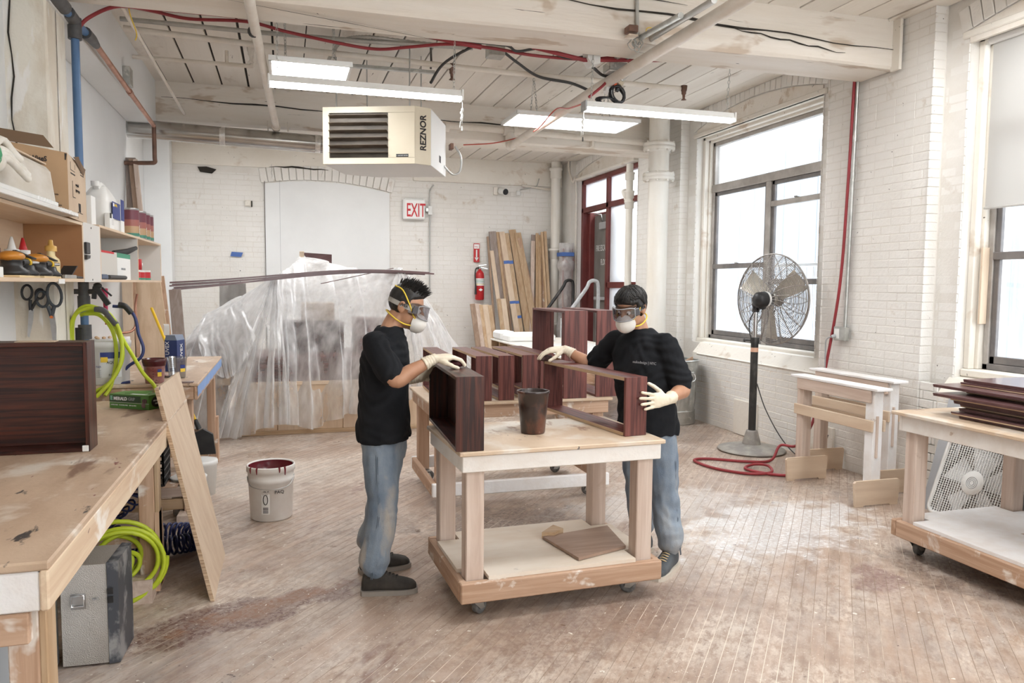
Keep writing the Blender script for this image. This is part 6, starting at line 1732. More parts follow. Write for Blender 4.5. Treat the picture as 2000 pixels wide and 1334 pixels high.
MB().prism([Q_(.035, -.001, .03), Q_(.085, -.001, .03), Q_(.085, -.001, .12), Q_(.035, -.001, .12)], qv * .001).build('spec_label', PAPER, bb)
for i in range(6):
    MB().prism([Q_(.04, -.002, .04 + .012 * i), Q_(.078, -.002, .04 + .012 * i), Q_(.078, -.002, .044 + .012 * i), Q_(.04, -.002, .044 + .012 * i)], qv * .001).build('print_line', INK, bb)
one(MB().grid(14, 10, lambda u, v: (-.98 + .22 * u + .02 * noise.noise((u * 4, v * 3, 1)), 6.0 + .12 * v, Z2 + .012 + .02 * abs(noise.noise((u * 6, v * 5, 2))))), 'crumpled_rag', M('stained_rag', (.72, .64, .56), (.45, .25, .22), rough=.9, scale=(12, 12, 12)), 'crumpled stained rag between the cups on the far workbench', 'rag')
one(MB().box((-.82, 5.64, Z2), (-.62, 5.72, Z2 + .006), .002), 'thin_dark_scraper', PURPLE, 'thin dark strip lying on the near edge of the far workbench', 'strip')
# large white paint can with printed label and the hoses hung beside it
pc = T('white_paint_can', 'large white paint pail with blue printed label at the wall end of the benches', 'bucket', (-1.18, 5.80, Z2))
c = (-1.18, 5.80, Z2)
MB().lathe([(0, 0), (.13, 0), (.132, .005), (.142, .25), (.148, .252), (.148, .29), (.142, .295), (0, .295)], c, 32).build('can_body', M('white_plastic_pail', (.72, .73, .73), (.66, .66, .66), rough=.4, scale=(4, 4, 4)), pc)
for (a0, a1, z0, z1, m) in ((-1.75, -.75, .05, .225, M('pale_label', (.68, .70, .72), rough=.5)), (-1.7, -.8, .18, .222, BLUEINK), (-1.68, -1.38, .155, .19, YELINK)):
    r = .1395 if m is not BLUEINK and m is not YELINK else (.1415 if m is BLUEINK else .1425)
    g = on_cyl(c[0], c[1], r + .001, a0, a1, z0, z1)
    for v in g.v: v.z += Z2
    g.build('label_patch', m, pc)
tu = V3((.97, .2, 0))
text('lettering', 'AQUA', .026, (c[0] + .02, c[1] - .143, Z2 + .145), tu, (0, 0, 1), INK, pc, sx=.9)
text('lettering', 'PAINT & VARNISH', .021, (c[0] - .045, c[1] - .145, Z2 + .118), tu, (0, 0, 1), BLUEINK, pc, sx=.75)
for i in range(4):
    text('lettering', 'water based finish', .014, (c[0] - .045, c[1] - .145, Z2 + .095 - .014 * i), tu, (0, 0, 1), GREYINK, pc)
text('lettering', 'PAINT', .022, (c[0] + .03, c[1] - .142, Z2 + .06), tu, (0, 0, 1), INK, pc)
wl_ = T('wall_ledge', 'small white ledge with plaster crumbs against the wall behind the lime hose', 'shelf', (-1.42, 6.3, 1.2))
MB().box((-1.6, 6.1, 1.245), (-1.16, 6.5, 1.275), .004).build('ledge_board', WHITED, wl_)
MB().box((-1.6, 6.48, .99), (-1.18, 6.5, 1.245), .004).build('ledge_end', WHITED, wl_)
mb = MB()
for i in range(9):
    mb.ball((-1.5 + .03 * i, 6.18 + .05 * (i % 3), 1.283), (.014, .018, .011), n=7, m=5)
mb.build('crumbs', PINE['x'], wl_)['kind'] = 'stuff'
# lime hose hung on the hook, running down under the bench
lh = T('lime_air_hose', 'lime green air hose looped over the hook on the blue pipe', 'hose', (-1.25, 5.75, Z))
mb = MB()
hk = V3((-1.30, 5.72, 1.52))
loops = [[(-1.36, 5.74, 1.02), (-1.38, 5.74, 1.3), (-1.36, 5.72, 1.46), (-1.28, 5.70, 1.535), (-1.17, 5.68, 1.49), (-1.08, 5.66, 1.34), (-1.06, 5.64, 1.18), (-1.13, 5.62, 1.03), (-1.24, 5.62, .955)],
         [(-1.40, 5.70, 1.2), (-1.36, 5.69, 1.45), (-1.26, 5.67, 1.52), (-1.15, 5.65, 1.50), (-1.07, 5.63, 1.37), (-1.055, 5.60, 1.2), (-1.10, 5.56, 1.06), (-1.20, 5.52, .94)],
         [(-1.33, 5.76, 1.47), (-1.24, 5.74, 1.50), (-1.14, 5.72, 1.46), (-1.06, 5.70, 1.3), (-1.0, 5.66, 1.2), (-.93, 5.62, 1.08), (-.86, 5.585, 1.0), (-.84, 5.56, .94)],
         [(-1.30, 5.73, 1.48), (-1.20, 5.70, 1.47), (-1.12, 5.68, 1.36), (-1.10, 5.66, 1.18), (-1.13, 5.62, 1.0), (-1.16, 5.58, .94)],
         [(-1.24, 5.52, .94), (-1.32, 5.5, 1.02), (-1.40, 5.52, 1.1)]]
for l in loops:
    mb.tube(smooth_path(l, 8), .0125, 9)
mb.build('hose_loops', LIME, lh)
MB().tube(smooth_path([(-1.22, 5.66, 1.515), (-1.16, 5.65, 1.50), (-1.09, 5.64, 1.41)], 6), .02, 9).build('dark_sleeve', FIT, lh)
nh = T('navy_air_hose', 'navy blue air hose with black blow gun hanging by the valve', 'hose', (-1.1, 5.8, Z))
MB().tube(smooth_path([(-1.14, 5.8, 1.53), (-1.05, 5.8, 1.515), (-1.0, 5.79, 1.45), (-.98, 5.78, 1.34), (-.95, 5.77, 1.24), (-.97, 5.76, 1.17), (-1.04, 5.75, 1.12), (-1.10, 5.74, 1.05), (-1.12, 5.72, 1.0), (-1.03, 5.72, 1.01)], 8), .011, 8).build('hose', NAVY, nh)
MB().tube(smooth_path([(-1.10, 5.78, 1.54), (-1.06, 5.78, 1.53), (-1.02, 5.78, 1.48)], 6), .02, 8).build('ribbed_sleeve', BLACK, nh)
mb = MB().bar((-1.235, 5.78, 1.66), (-1.16, 5.78, 1.54), .03, .035).bar((-1.24, 5.78, 1.665), (-1.25, 5.78, 1.58), .024, .028).ball((-1.225, 5.78, 1.67), (.028, .02, .022), n=10, m=6).bar((-1.20, 5.78, 1.66), (-1.14, 5.78, 1.60), .012, .012)
mb.build('blow_gun', BLACK, nh)
# leaning birch panel
lb_ = MB()
pz = [(-0.383, 4.221, 0.000), (-0.381, 4.957, 0.000), (-0.700, 5.585, 1.088), (-0.700, 4.687, 1.098)]
pn = (V3(pz[1]) - V3(pz[0])).cross(V3(pz[3]) - V3(pz[0])).normalized()
lb_.prism(pz, pn * -.022 if pn.x > 0 else pn * .022)
t = T('leaning_birch_sheet', 'tall birch plywood panel leaning on the long workbench', 'panel', (-.4, 4.6, 0))
lb_.build('panel', BIRCH['z'], t)
a_, b_ = V3(pz[0]), V3(pz[3]); nn = (pn if pn.x < 0 else -pn)
MB().prism([a_ + V3((0, -.001, 0)), b_ + V3((0, -.001, 0)), b_ + nn * .0195 + V3((0, -.001, 0)), a_ + nn * .0195 + V3((0, -.001, 0))], (0, -.002, 0)).build('layered_edge', PLYEDGE, t)
MB().prism([b_ + V3((.001, .0, -.005)), b_ + V3((.001, .05, .0)), b_ + V3((.006, .055, -.10)), b_ + V3((.014, .0, -.12))], (.002, 0, 0)).build('dark_smudge', PURPLE, t)
# ------------------------------------------------------------------ under the benches
ac = T('aluminium_case', 'dimpled silver equipment case with dark edge standing under the long workbench', 'case', (-.82, 3.75, 0))
k0 = V3((-.955, 3.635, .0)); ku = V3((.995, -.05, 0)); kv = V3((.05, .995, 0))
K_ = lambda a, b, c: k0 + ku * a + kv * b + V3((0, 0, c))
ALU = M('dimpled_aluminium', (.66, .63, .59), (.50, .47, .43), rough=.38, metal=.75, scale=(3, 3, 3), bump=.6, bscale=220)
MB().prism([K_(0, 0, .01), K_(.185, 0, .01), K_(.185, .26, .01), K_(0, .26, .01)], (0, 0, .45)).build('shell', ALU, ac)
MB().prism([K_(.187, -.004, .005), K_(.23, .006, .005), K_(.23, .25, .005), K_(.187, .262, .005)], (0, 0, .462)).build('lid', M('scuffed_dark_edge', (.10, .11, .13), (.40, .41, .42), rough=.45, metal=.6, scale=(7, 7, 5), lo=.5, hi=.6), ac)
for z in (.285, .325):
    MB().box(K_(.188, -.012, z), K_(.212, -.004, z + .028), .003).build('latch', BLACK, ac)
mb = MB().box(K_(.04, -.006, .265), K_(.10, .0, .335), .004)
mb.build('hasp_plate', STEEL, ac)
mb = MB().tube([K_(.045, -.012, .28), K_(.045, -.012, .328), K_(.095, -.012, .328), K_(.095, -.012, .28)], .004, 6, closed=True); mb.build('hasp_ring', CHROME, ac)
MB().ball(K_(.03, .02, .463), (.035, .02, .008), n=14, m=6).build('top_recess', BLACK, ac)
text('lettering', 'ERC', .016, K_(.125, -.002, .30), ku, (0, 0, 1), GREYINK, ac)
wcab = T('white_cabinet_box', 'plain white metal cabinet standing under the near end of the workbench', 'cabinet', (-1.15, 3.4, 0))
MB().box((-1.35, 3.32, 0), (-.985, 3.70, .62), .004).build('carcass', M('pale_blue_white_enamel', (.66, .70, .74), rough=.4), wcab)
MB().box((-1.352, 3.318, .335), (-.983, 3.702, .339), 0).build('seam', GREYINK, wcab)
one(MB().box((-1.5, 2.75, .0), (-1.10, 3.05, .42), .01), 'grey_carton_box', M('grey_bin', (.18, .20, .22), (.24, .26, .28), rough=.5, scale=(4, 4, 4)), 'grey box at floor level under the near end of the workbench', 'box')
one(MB().box((-1.09, 2.8, .0), (-1.03, 3.0, .45), .005), 'white_offcut', WHITEP, 'white upright offcut beside the grey box under the near end of the bench', 'board')
# coil of lime hose on the floor
lc = T('lime_hose_coil', 'flat coil of lime green hose standing on the floor under the long workbench', 'hose', (-.80, 4.3, 0))
mb = MB()
pts = []
N_ = 220
for i in range(N_):
    t = i / (N_ - 1) * 2 * PI * 7
    r = .07 + .155 * (.5 + .5 * math.sin(t * .31 + .6)) + .02 * math.sin(t * .77)
    pts.append(V3((-.86 + r * math.cos(t) + .02 * math.sin(t * .13), 4.32 + .055 * math.sin(t * .21) + .05 * math.cos(t), max(.018, .215 + r * math.sin(t) * .95))))
mb.tube(pts, .0125, 8)
mb.build('coil', LIME, lc)
MB().tube(smooth_path([(-.95, 4.34, .42), (-.96, 4.36, .52), (-1.0, 4.38, .65), (-1.02, 4.4, .80)], 8), .0125, 8).build('riser', LIME, lc)
MB().tube(smooth_path([(-.96, 4.34, .40), (-1.03, 4.36, .47), (-1.1, 4.4, .56), (-1.14, 4.4, .62)], 8), .0125, 8).build('tail', LIME, lc)
MB().ball((-.95, 4.33, .41), (.04, .03, .035), n=10, m=8).build('tape_knot', M('clear_tape_knot', (.66, .62, .55), rough=.4), lc)
nc = T('navy_coil_hose', 'navy spiral recoil hose hanging beside the milk crate under the bench', 'hose', (-.95, 4.9, .2))
mb = MB(); pts = []
for i in range(260):
    t = i / 259
    a = t * 2 * PI * 13
    ax = V3((-1.02, 5.0, .60)).lerp(V3((-.92, 4.85, .30)), t) + V3((.10 * math.sin(t * 5), 0, -.08 * t))
    pts.append(ax + V3((.075 * math.cos(a), .05 * math.sin(a), .012 * math.sin(a * 1.0) + .02 * math.cos(a * 2.1))))
mb.tube(pts, .0065, 6); mb.build('spiral', NAVY, nc)
mb = MB(); pts = []
for i in range(420):
    t = i / 419
    a = t * 2 * PI * 34
    th = -2.6 + 4.4 * t
    cx_, cy_ = -.78 + .27 * math.cos(th), 5.12 + .14 * math.sin(th)
    pts.append(V3((cx_ + .055 * math.cos(a) * math.cos(th), cy_ + .055 * math.cos(a) * math.sin(th), .075 + .055 * math.sin(a))))
mb.tube(pts, .0085, 6); mb.build('floor_spiral', NAVY, nc)
mc = T('milk_crate', 'black plastic milk crate standing on the stretcher boards under the bench', 'crate', (-1.0, 5.9, .256))
def crate(x0, x1, y0, y1, z0, z1):
    for (ax, a0, a1, fx) in (('x', x0, x1, y0), ('x', x0, x1, y1), ('y', y0, y1, x0), ('y', y0, y1, x1)):
        mb = MB()
        n = 7
        for i in range(n + 1):
            u = a0 + (a1 - a0) * i / n
            if ax == 'x': mb.box((u - .006, fx - .006, z0), (u + .006, fx + .006, z1), .001)
            else: mb.box((fx - .006, u - .006, z0), (fx + .006, u + .006, z1), .001)
        for j in range(6):
            z = z0 + (z1 - z0) * j / 5
            h_ = .012 if 0 < j < 5 else .02
            if ax == 'x': mb.box((a0, fx - .008, z - h_ / 2), (a1, fx + .008, z + h_ / 2), .001)
            else: mb.box((fx - .008, a0, z - h_ / 2), (fx + .008, a1, z + h_ / 2), .001)
        mb.build('lattice_side', BLACK, mc)
    MB().box((x0, y0, z0 - .01), (x1, y1, z0), .002).build('crate_floor', BLACK, mc)
crate(-1.16, -.84, 5.74, 6.04, .268, .53)
one(MB().box((-1.3, 5.72, .2505), (-.75, 6.1, .2555), .001), 'crate_board', FIR['x'], 'board laid over the bench stretchers under the milk crate', 'board')
one(MB().lathe([(0, 0), (.11, 0), (.125, .26), (.13, .27), (.12, .275), (0, .26)], (-.70, 5.95, .0), 24), 'small_white_pail', WHITEP, 'small white pail on the floor behind the leaning birch panel', 'bucket')
one(MB().lathe([(0, 0), (.10, 0), (.118, .24), (.124, .245), (.124, .275), (.115, .28), (0, .265)], (-.66, 6.45, .0), 24), 'squat_white_pail', WHITEP, 'squat white pail on the floor under the far workbench', 'bucket')
br = T('push_broom', 'yellow-handled broom with black head standing under the far workbench', 'broom', (-.72, 7.1, .3))
MB().tube([(-1.196, 7.750, 1.454), (-0.996, 7.400, 1.058), (-0.789, 6.950, 0.610), (-0.749, 6.900, 0.528)], .013, 8).build('handle', YELLOW, br)
hb = V3((-0.749, 6.900, 0.528))
MB().tube([hb, hb + V3((.03, 0, -.08))], [.018, .022], 8).build('socket', BLACK, br)
mb = MB().prism([hb + V3((-.02, -.02, -.12)), hb + V3((.06, -.02, -.08)), hb + V3((.14, -.02, -.13)), hb + V3((.16, -.02, -.30)), hb + V3((-.06, -.02, -.30))], (0, .05, 0)); mb.build('broom_head', BLACK, br)

# ------------------------------------------------------------------ pedestal fan
pf = T('pedestal_fan', 'tall pedestal fan with wire cage and round base standing before the window', 'fan', (4.62, 6.74, 0))
fx, fy = 4.635, 6.74
BASEM = M('dusty_grey_cast_base', (.30, .28, .26), (.44, .42, .38), rough=.55, metal=.3, scale=(7, 7, 7), lo=.4, hi=.62, bump=.15)
MB().lathe([(0, .004), (.335, .004), (.345, .012), (.338, .022), (.22, .05), (.12, .066), (.10, .07), (0, .07)], (fx, fy, 0), 44).build('base_plate', BASEM, pf)
MB().lathe([(.095, .066), (.088, .10), (.06, .20), (.052, .215), (.0, .215)], (fx, fy, 0), 24).build('base_collar', BASEM, pf)
MB().cyl((fx, fy, .2), (fx, fy, 1.17), .038, n=20).build('lower_tube', BLACKM, pf)
MB().cyl((fx, fy, 1.12), (fx, fy, 1.18), .046, n=20).build('clamp_collar', BLACKM, pf)
MB().cyl((fx, fy, 1.15), (fx - .10, fy + .03, 1.15), .008, n=8).ball((fx - .105, fy + .031, 1.15), (.012, .02, .02), n=8, m=6).build('clamp_knob', BLACKM, pf)
MB().cyl((fx, fy, 1.17), (fx, fy, 1.46), .022, n=16).build('upper_tube', CHROME, pf)
MB().lathe([(.0385, 1.03), (.0385, 1.075)], (fx, fy, 0), 20).build('warning_label', M('orange_label', (.75, .45, .32), rough=.6), pf)
hc = V3((4.755, 6.64, 1.575)); axd = V3((.975, .22, .02)).normalized()
hy = V3((0, 0, 1)).cross(axd).normalized(); hz = axd.cross(hy)
HM = Matrix((hy, hz, axd)).transposed().to_4x4(); HM.translation = hc
MB().lathe([(0, -.235), (.05, -.23), (.075, -.20), (.08, -.12), (.078, -.05), (.06, -.045), (0, -.045)], HM, 24).build('motor', BLACK, pf)
MB().lathe([(.0815, -.12), (.0815, -.09)], HM, 24).build('motor_label', PAPER, pf)
MB().tube([V3((fx, fy, 1.44)), V3((fx, fy, 1.52)), hc - axd * .13 + V3((0, 0, -.06))], [.035, .04, .045], 12).build('yoke', BLACK, pf)
RF = .455
def ringpts(r, z, n=48): return [HM @ V3((r * math.cos(2 * PI * i / n), r * math.sin(2 * PI * i / n), z)) for i in range(n)]
WIRE = M('dull_wire', (.50, .47, .44), (.36, .33, .31), rough=.4, metal=.7, scale=(9, 9, 9))
mb = MB()
def gz(r, s): return s * (.075 * (1 - (r / RF) ** 2.2) + .010)
for s in (-1, 1):
    n_r = 26
    for i in range(n_r):
        r = .075 + (RF - .075) * i / (n_r - 1)
        mb.tube(ringpts(r, gz(r, s), 40), .0027, 3, closed=True)
    for k in range(20):
        a = 2 * PI * k / 20
        pts = []
        for q in range(8):
            r = .06 + (RF - .06) * q / 7
            aa = a + .35 * (1 - q / 7) * s
            pts.append(HM @ V3((r * math.cos(aa), r * math.sin(aa), gz(r, s) * 1.04)))
        mb.tube(pts, .0042, 4)
mb.build('wire_cage', WIRE, pf)
MB().tube(ringpts(RF + .004, 0, 56), .006, 6, closed=True).tube(ringpts(RF, .014, 56), .003, 5, closed=True).tube(ringpts(RF, -.014, 56), .003, 5, closed=True).build('cage_rim', WIRE, pf)
MB().lathe([(0, .07), (.075, .075), (.08, .086), (0, .088)], HM, 24).build('cage_badge', WIRE, pf)
BLADE = M('dusty_aluminium_blade', (.74, .69, .60), (.62, .57, .49), rough=.45, metal=.5, scale=(5, 5, 5))
for k in range(3):
    a = 2 * PI * k / 3 + 4.712
    def bl_(u, v, a=a):
        r = .07 + .335 * v; w = (.10 + .13 * v ** .7)
        tw = .55 - .25 * v
        o = (u - .5) * w
        x = r * math.cos(a) - math.sin(a) * o * math.cos(tw); y = r * math.sin(a) + math.cos(a) * o * math.cos(tw)
        return HM @ V3((x, y, o * math.sin(tw) + .012 * math.sin(PI * u)))
    mb = MB().grid(7, 9, bl_)
    mb.build('blade', BLADE, pf)
MB().lathe([(0, -.045), (.05, -.04), (.055, .03), (.04, .045), (0, .05)], HM, 18).build('blade_hub', BLADE, pf)
MB().tube(smooth_path([hc - axd * .2 + V3((0, 0, -.05)), V3((fx - .05, fy + .02, 1.36)), V3((fx - .06, fy + .01, 1.25)), V3((fx - .04, fy, 1.16))], 6), .006, 6).build('lead', BLACK, pf)
MB().tube(smooth_path([(fx + .03, fy - .02, .70), (fx + .07, fy - .12, .45), (fx + .15, fy - .28, .18), (fx + .22, fy - .45, .03), (4.90, 6.14, .02), (4.90, 6.0, .10), (4.93, 5.95, .3)], 8), .006, 6).build('floor_lead', DARKCABLE, pf)
# ------------------------------------------------------------------ galvanised bin
tb_ = T('galvanised_bin', 'dented galvanised metal dustbin standing by the wall behind the right worker', 'bin', (4.66, 8.42, 0))
c = (4.66, 8.42, 0)
def binw(u, v):
    a = 2 * PI * u
    r = .235 + .045 * v + (.0045 * math.sin(a * 26) if .28 < v < .86 else 0) + .010 * noise.noise((math.cos(a) * 2, math.sin(a) * 2, v * 3))
    return (c[0] + r * math.cos(a), c[1] + r * math.sin(a), .02 + .76 * v)
mb = MB().grid(156, 24, binw, closeu=True)
mb.build('bin_wall', GALV, tb_)
MB().lathe([(.232, 0), (.25, .0), (.255, .02), (.25, .16), (.252, .17), (.238, .175)], c, 40).build('base_band', GALV, tb_)
MB().lathe([(.278, .775), (.29, .775), (.293, .79), (.285, .80), (.275, .79)], c, 40).build('rim', GALV, tb_)
MB().lathe([(0, .70), (.268, .70)], c, 30).build('rubbish_top', M('grey_rubbish', (.20, .19, .18), (.45, .42, .38), rough=.9, scale=(14, 14, 14), bump=.5), tb_)
MB().prism([(c[0] + .0, c[1] - .1, .70), (c[0] + .2, c[1] - .12, .70), (c[0] + .17, c[1] - .12, .83), (c[0] + .1, c[1] - .11, .80)], (0, .012, 0)).build('scrap_of_wood', FIR['z'], tb_)
MB().tube([(c[0] - .18, c[1] - .1, .6), (c[0] - .20, c[1] - .13, 1.02)], .014, 8).build('stick', PINE['z'], tb_)
for a in (-1.35,):
    ca, sa = math.cos(a), math.sin(a)
    o = V3((c[0] + .272 * ca, c[1] + .272 * sa, .60)); tx = V3((-sa, ca, 0)); n0 = V3((ca, sa, 0))
    MB().boxm(Matrix((tx, n0, V3((0, 0, 1)))).transposed().to_4x4().copy() if False else Matrix.Translation(o + V3((0, 0, .03))) @ Matrix((tx, n0, V3((0, 0, 1)))).transposed().to_4x4(), .12, .012, .05, .003).build('handle_plate', GALV, tb_)
    MB().tube(smooth_path([o + tx * -.05 + n0 * .012 + V3((0, 0, .03)), o + tx * -.055 + n0 * .03 - V3((0, 0, .03)), o + n0 * .035 - V3((0, 0, .055)), o + tx * .055 + n0 * .03 - V3((0, 0, .03)), o + tx * .05 + n0 * .012 + V3((0, 0, .03))], 5), .006, 6).build('drop_handle', CHROME, tb_)
MB().tube([(c[0] - .05, c[1] - .285, .795), (c[0] - .052, c[1] - .28, .6), (c[0] - .05, c[1] - .27, .47)], [.004, .003, .001], 5).build('stain_drip', INK, tb_)

# ------------------------------------------------------------------ sawhorses
def sawhorse(label, x, y0, y1, z, drop):
    t = T('sawhorse', label, 'sawhorse', (x, (y0 + y1) / 2, 0), 0, 'whitewashed sawhorses')
    MB().box((x - .075, y0 - .06, z - .022), (x + .075, y1 + .06, z), .004).build('top_board', WHITED, t)
    MB().box((x - .068, y0 + .02, z - .12), (x - .046, y1 - .02, z - .022), .004).build('apron', FIRDUST['y'], t)
    MB().box((x + .046, y0 + .02, z - .12), (x + .068, y1 - .02, z - .022), .004).build('apron', FIRDUST['y'], t)
    for y in (y0 + .045, y1 - .045):
        MB().box((x - .045, y - .045, .11), (x + .045, y + .045, z - .024), .004).build('leg', WHITED if y < (y0 + y1) / 2 else FIRDUST['z'], t)
        q = [(x - .20, y, 0), (x - .13, y, 0), (x - .12, y, .012), (x + .12, y, .012), (x + .13, y, 0), (x + .20, y, 0), (x + .215, y, .19), (x + .20, y, .205), (x - .20, y, .205), (x - .215, y, .19)]
        o = [V3(p) + V3((0, -.068 if y < (y0 + y1) / 2 else .046, 0)) for p in q]
        if y > (y0 + y1) / 2:
            o = [p + V3((0, -.114, 0)) for p in o]
        MB().prism(o, (0, .022, 0)).build('foot_board', BIRCH['x'], t)
    for xs_, zz in ((x - .068, z - .30), (x + .046, z - .30)):
        MB().box((xs_, y0 - .01, zz - .045), (xs_ + .022, y1 + .01, zz + .045), .004).build('rail', BIRCH['y'], t)
    MB().box((x - .02, y0 - .012, z - .55), (x + .0, y0 + .004, z - .22), .003).build('upright_slat', FIRDUST['z'], t)
    return t
sawhorse('whitewashed wooden sawhorse standing nearer the room, in front of its twin', 4.405, 4.76, 5.68, .925, 0)
sawhorse('whitewashed wooden sawhorse standing behind its twin against the wall', 4.785, 5.00, 5.92, .945, 0)
# ------------------------------------------------------------------ box fan and grey boards behind the right cart
gp = T('grey_board', 'large grey board leaning on the wall behind the white box fan', 'board', (4.9, 4.2, 0))
MB().prism([(4.72, 2.3, 0), (4.72, 4.62, 0), (4.95, 4.62, .88), (4.95, 2.3, .88)], (.018, 0, 0)).build('board', M('blue_grey_board', (.42, .43, .45), (.37, .38, .40), rough=.6, scale=(3, 3, 3)), gp)
bf = T('box_fan', 'white plastic box fan leaning on the grey board behind the right cart', 'fan', (4.65, 4.15, 0))
p0, p1, p3 = V3((4.62, 4.40, .015)), V3((4.62, 3.80, .015)), V3((4.835, 4.40, .60))
bu = (p1 - p0).normalized(); bv = (p3 - p0).normalized(); bn = bu.cross(bv).normalized()
if bn.x > 0: bn = -bn
S_ = .60
BM = Matrix((bu, bv, bn)).transposed().to_4x4(); BM.translation = p0 + bn * .0
def rr(w, r, n=6, off=0.0):
    pts = []
    for cx_, cy_, a0 in ((w - r, w - r, 0), (r, w - r, PI / 2), (r, r, PI), (w - r, r, 1.5 * PI)):
        for i in range(n):
            a = a0 + PI / 2 * i / (n - 1)
            pts.append((cx_ + (r + off) * math.cos(a), cy_ + (r + off) * math.sin(a)))
    return pts
o_ = rr(S_, .07); i_ = rr(S_, .07, 6, -.028)
vs = [BM @ V3((x, y, 0)) for x, y in o_] + [BM @ V3((x, y, .10)) for x, y in o_] + [BM @ V3((x, y, .11)) for x, y in i_] + [BM @ V3((x, y, .085)) for x, y in i_]
n = len(o_)
fs = []
for k in range(3):
    fs += [(k * n + i, k * n + (i + 1) % n, (k + 1) * n + (i + 1) % n, (k + 1) * n + i) for i in range(n)]
MB().add(vs, fs, True).build('housing', WHITEP, bf)
mb = MB()
for i in range(27):
    x = .03 + (S_ - .06) * i / 26
    a, b = BM @ V3((x, .03, .095)), BM @ V3((x, S_ - .03, .095))
    mb.bar(a, b, .0055, .004, bn, 0)
for i in range(34):
    y = .03 + (S_ - .06) * i / 33
    mb.bar(BM @ V3((.03, y, .093)), BM @ V3((S_ - .03, y, .093)), .0035, .003, bn, 0)
mb.build('grille', WHITEP, bf)
c_ = BM @ V3((.30, .30, .0)); CM = BM.copy(); CM.translation = c_
MB().lathe([(.0, .104), (.03, .104), (.085, .104), (.088, .098)], CM, 28).build('centre_boss', WHITEP, bf)
for r in (.018, .030, .042):
    MB().tube([CM @ V3((r * math.cos(2 * PI * q / 20), r * math.sin(2 * PI * q / 20), .105)) for q in range(20)], .0022, 4, closed=True).build('boss_slot', GREYP, bf)
for k in range(5):
    a = 2 * PI * k / 5 + .3
    def b5(u, v, a=a):
        r = .05 + .20 * v; w = .07 + .13 * v
        o = (u - .5) * w
        return CM @ V3((r * math.cos(a) - math.sin(a) * o, r * math.sin(a) + math.cos(a) * o, .045 + .3 * o))
    MB().grid(6, 6, b5).build('blade', WHITEG, bf)
MB().lathe([(.275, .0), (.275, .06)], CM, 32).build('fan_shroud', M('dark_shroud', (.16, .13, .12), rough=.6), bf)
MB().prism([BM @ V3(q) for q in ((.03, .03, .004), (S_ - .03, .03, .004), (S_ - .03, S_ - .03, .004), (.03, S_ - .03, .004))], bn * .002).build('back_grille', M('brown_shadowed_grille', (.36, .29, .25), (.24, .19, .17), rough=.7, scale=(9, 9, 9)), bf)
for x in (.10, S_ - .10):
    MB().box(BM @ V3((x - .02, -.012, .03)), BM @ V3((x + .02, .01, .08)), .003).build('foot', WHITEP, bf)
MB().tube(smooth_path([BM @ V3((S_, .52, .05)), BM @ V3((S_ + .05, .56, .06)), BM @ V3((S_ + .07, .48, .06)), BM @ V3((S_ + .0, .44, .05))], 5), .01, 8).build('handle', WHITEP, bf)

# ------------------------------------------------------------------ wall shelf units on the left
SHB = {a: WOOD('shelf_birch_' + a, (.78, .62, .46), (.71, .54, .38), a, .5, .5, bump=.05) for a in 'xyz'}
BROWNP = M('brown_hardboard', (.40, .21, .10), (.33, .16, .075), rough=.45, scale=(2, 2, 2))
GREYPANEL = M('pale_grey_laminate', (.72, .70, .67), rough=.5)
XS, XB = -1.15, -1.46
s1 = T('open_shelf_unit', 'plywood wall shelf unit with brown end panel holding sanders and glue', 'shelf', (-1.3, 3.8, 1.69))
ZS0, ZS1 = 1.695, 2.05
MB().box((XB, 2.2, ZS1 - .018), (XS, 5.10, ZS1), .002).build('top_board', SHB['y'], s1)
MB().box((XB, 2.2, ZS0), (XS, 5.10, ZS0 + .02), .002).build('bottom_board', SHB['y'], s1)
MB().box((XB, 5.09, ZS0 + .02), (XS - .004, 5.106, ZS1 - .018), .001).build('end_panel', BROWNP, s1)
MB().box((XS - .004, 5.088, ZS0 + .02), (XS, 5.108, ZS1 - .018), .001).build('end_edging', SHB['z'], s1)
MB().box((XB - .01, 2.2, ZS0), (XB, 5.10, ZS1), .001).build('back_panel', SHB['y'], s1)
MB().box((XS - .0, 4.55, ZS0 - .01), (XS + .004, 4.66, ZS0 + .016), .001).build('paper_tag', PAPER, s1)
s2 = T('divided_shelf_unit', 'grey fronted wall shelf unit with divider holding cans beyond the post', 'shelf', (-1.3, 6.8, 1.69))
MB().box((XS - .016, 5.108, ZS0 + .0), (XS, 5.53, ZS1 + .005), .001).build('front_panel', GREYPANEL, s2)
MB().box((XB, 5.11, ZS1 - .018), (XS - .016, 5.5, ZS1), .001).build('top_board', SHB['y'], s2)
MB().box((XB, 5.53, ZS1 - .0), (XS, 8.08, ZS1 + .018), .002).build('top_board', SHB['y'], s2)
MB().box((XB, 5.53, ZS0), (XS, 8.08, ZS0 + .018), .002).build('bottom_board', SHB['y'], s2)
for (ya, m_, nm) in ((5.53, SHB['z'], 'end_panel'), (6.86, GREYPANEL, 'divider'), (8.062, GREYPANEL, 'end_panel')):
    MB().box((XB, ya, ZS0 + .018), (XS - .002, ya + .018, ZS1), .001).build(nm, m_, s2)
    MB().box((XS - .002, ya, ZS0 + .018), (XS, ya + .018, ZS1), 0).build('edging', SHB['z'], s2)
MB().box((XB - .01, 5.53, ZS0), (XB, 8.08, ZS1), .001).build('back_panel', GREYPANEL, s2)
for z in (ZS0 + .015, ZS1 - .02):
    MB().cyl((XS, 5.30, z), (XS + .002, 5.30, z), .006, n=10).build('screw_hole', INK, s2)
nb = T('black_holder', 'black plastic holder fixed to the grey front panel of the shelf', 'holder', (XS, 5.2, 1.83))
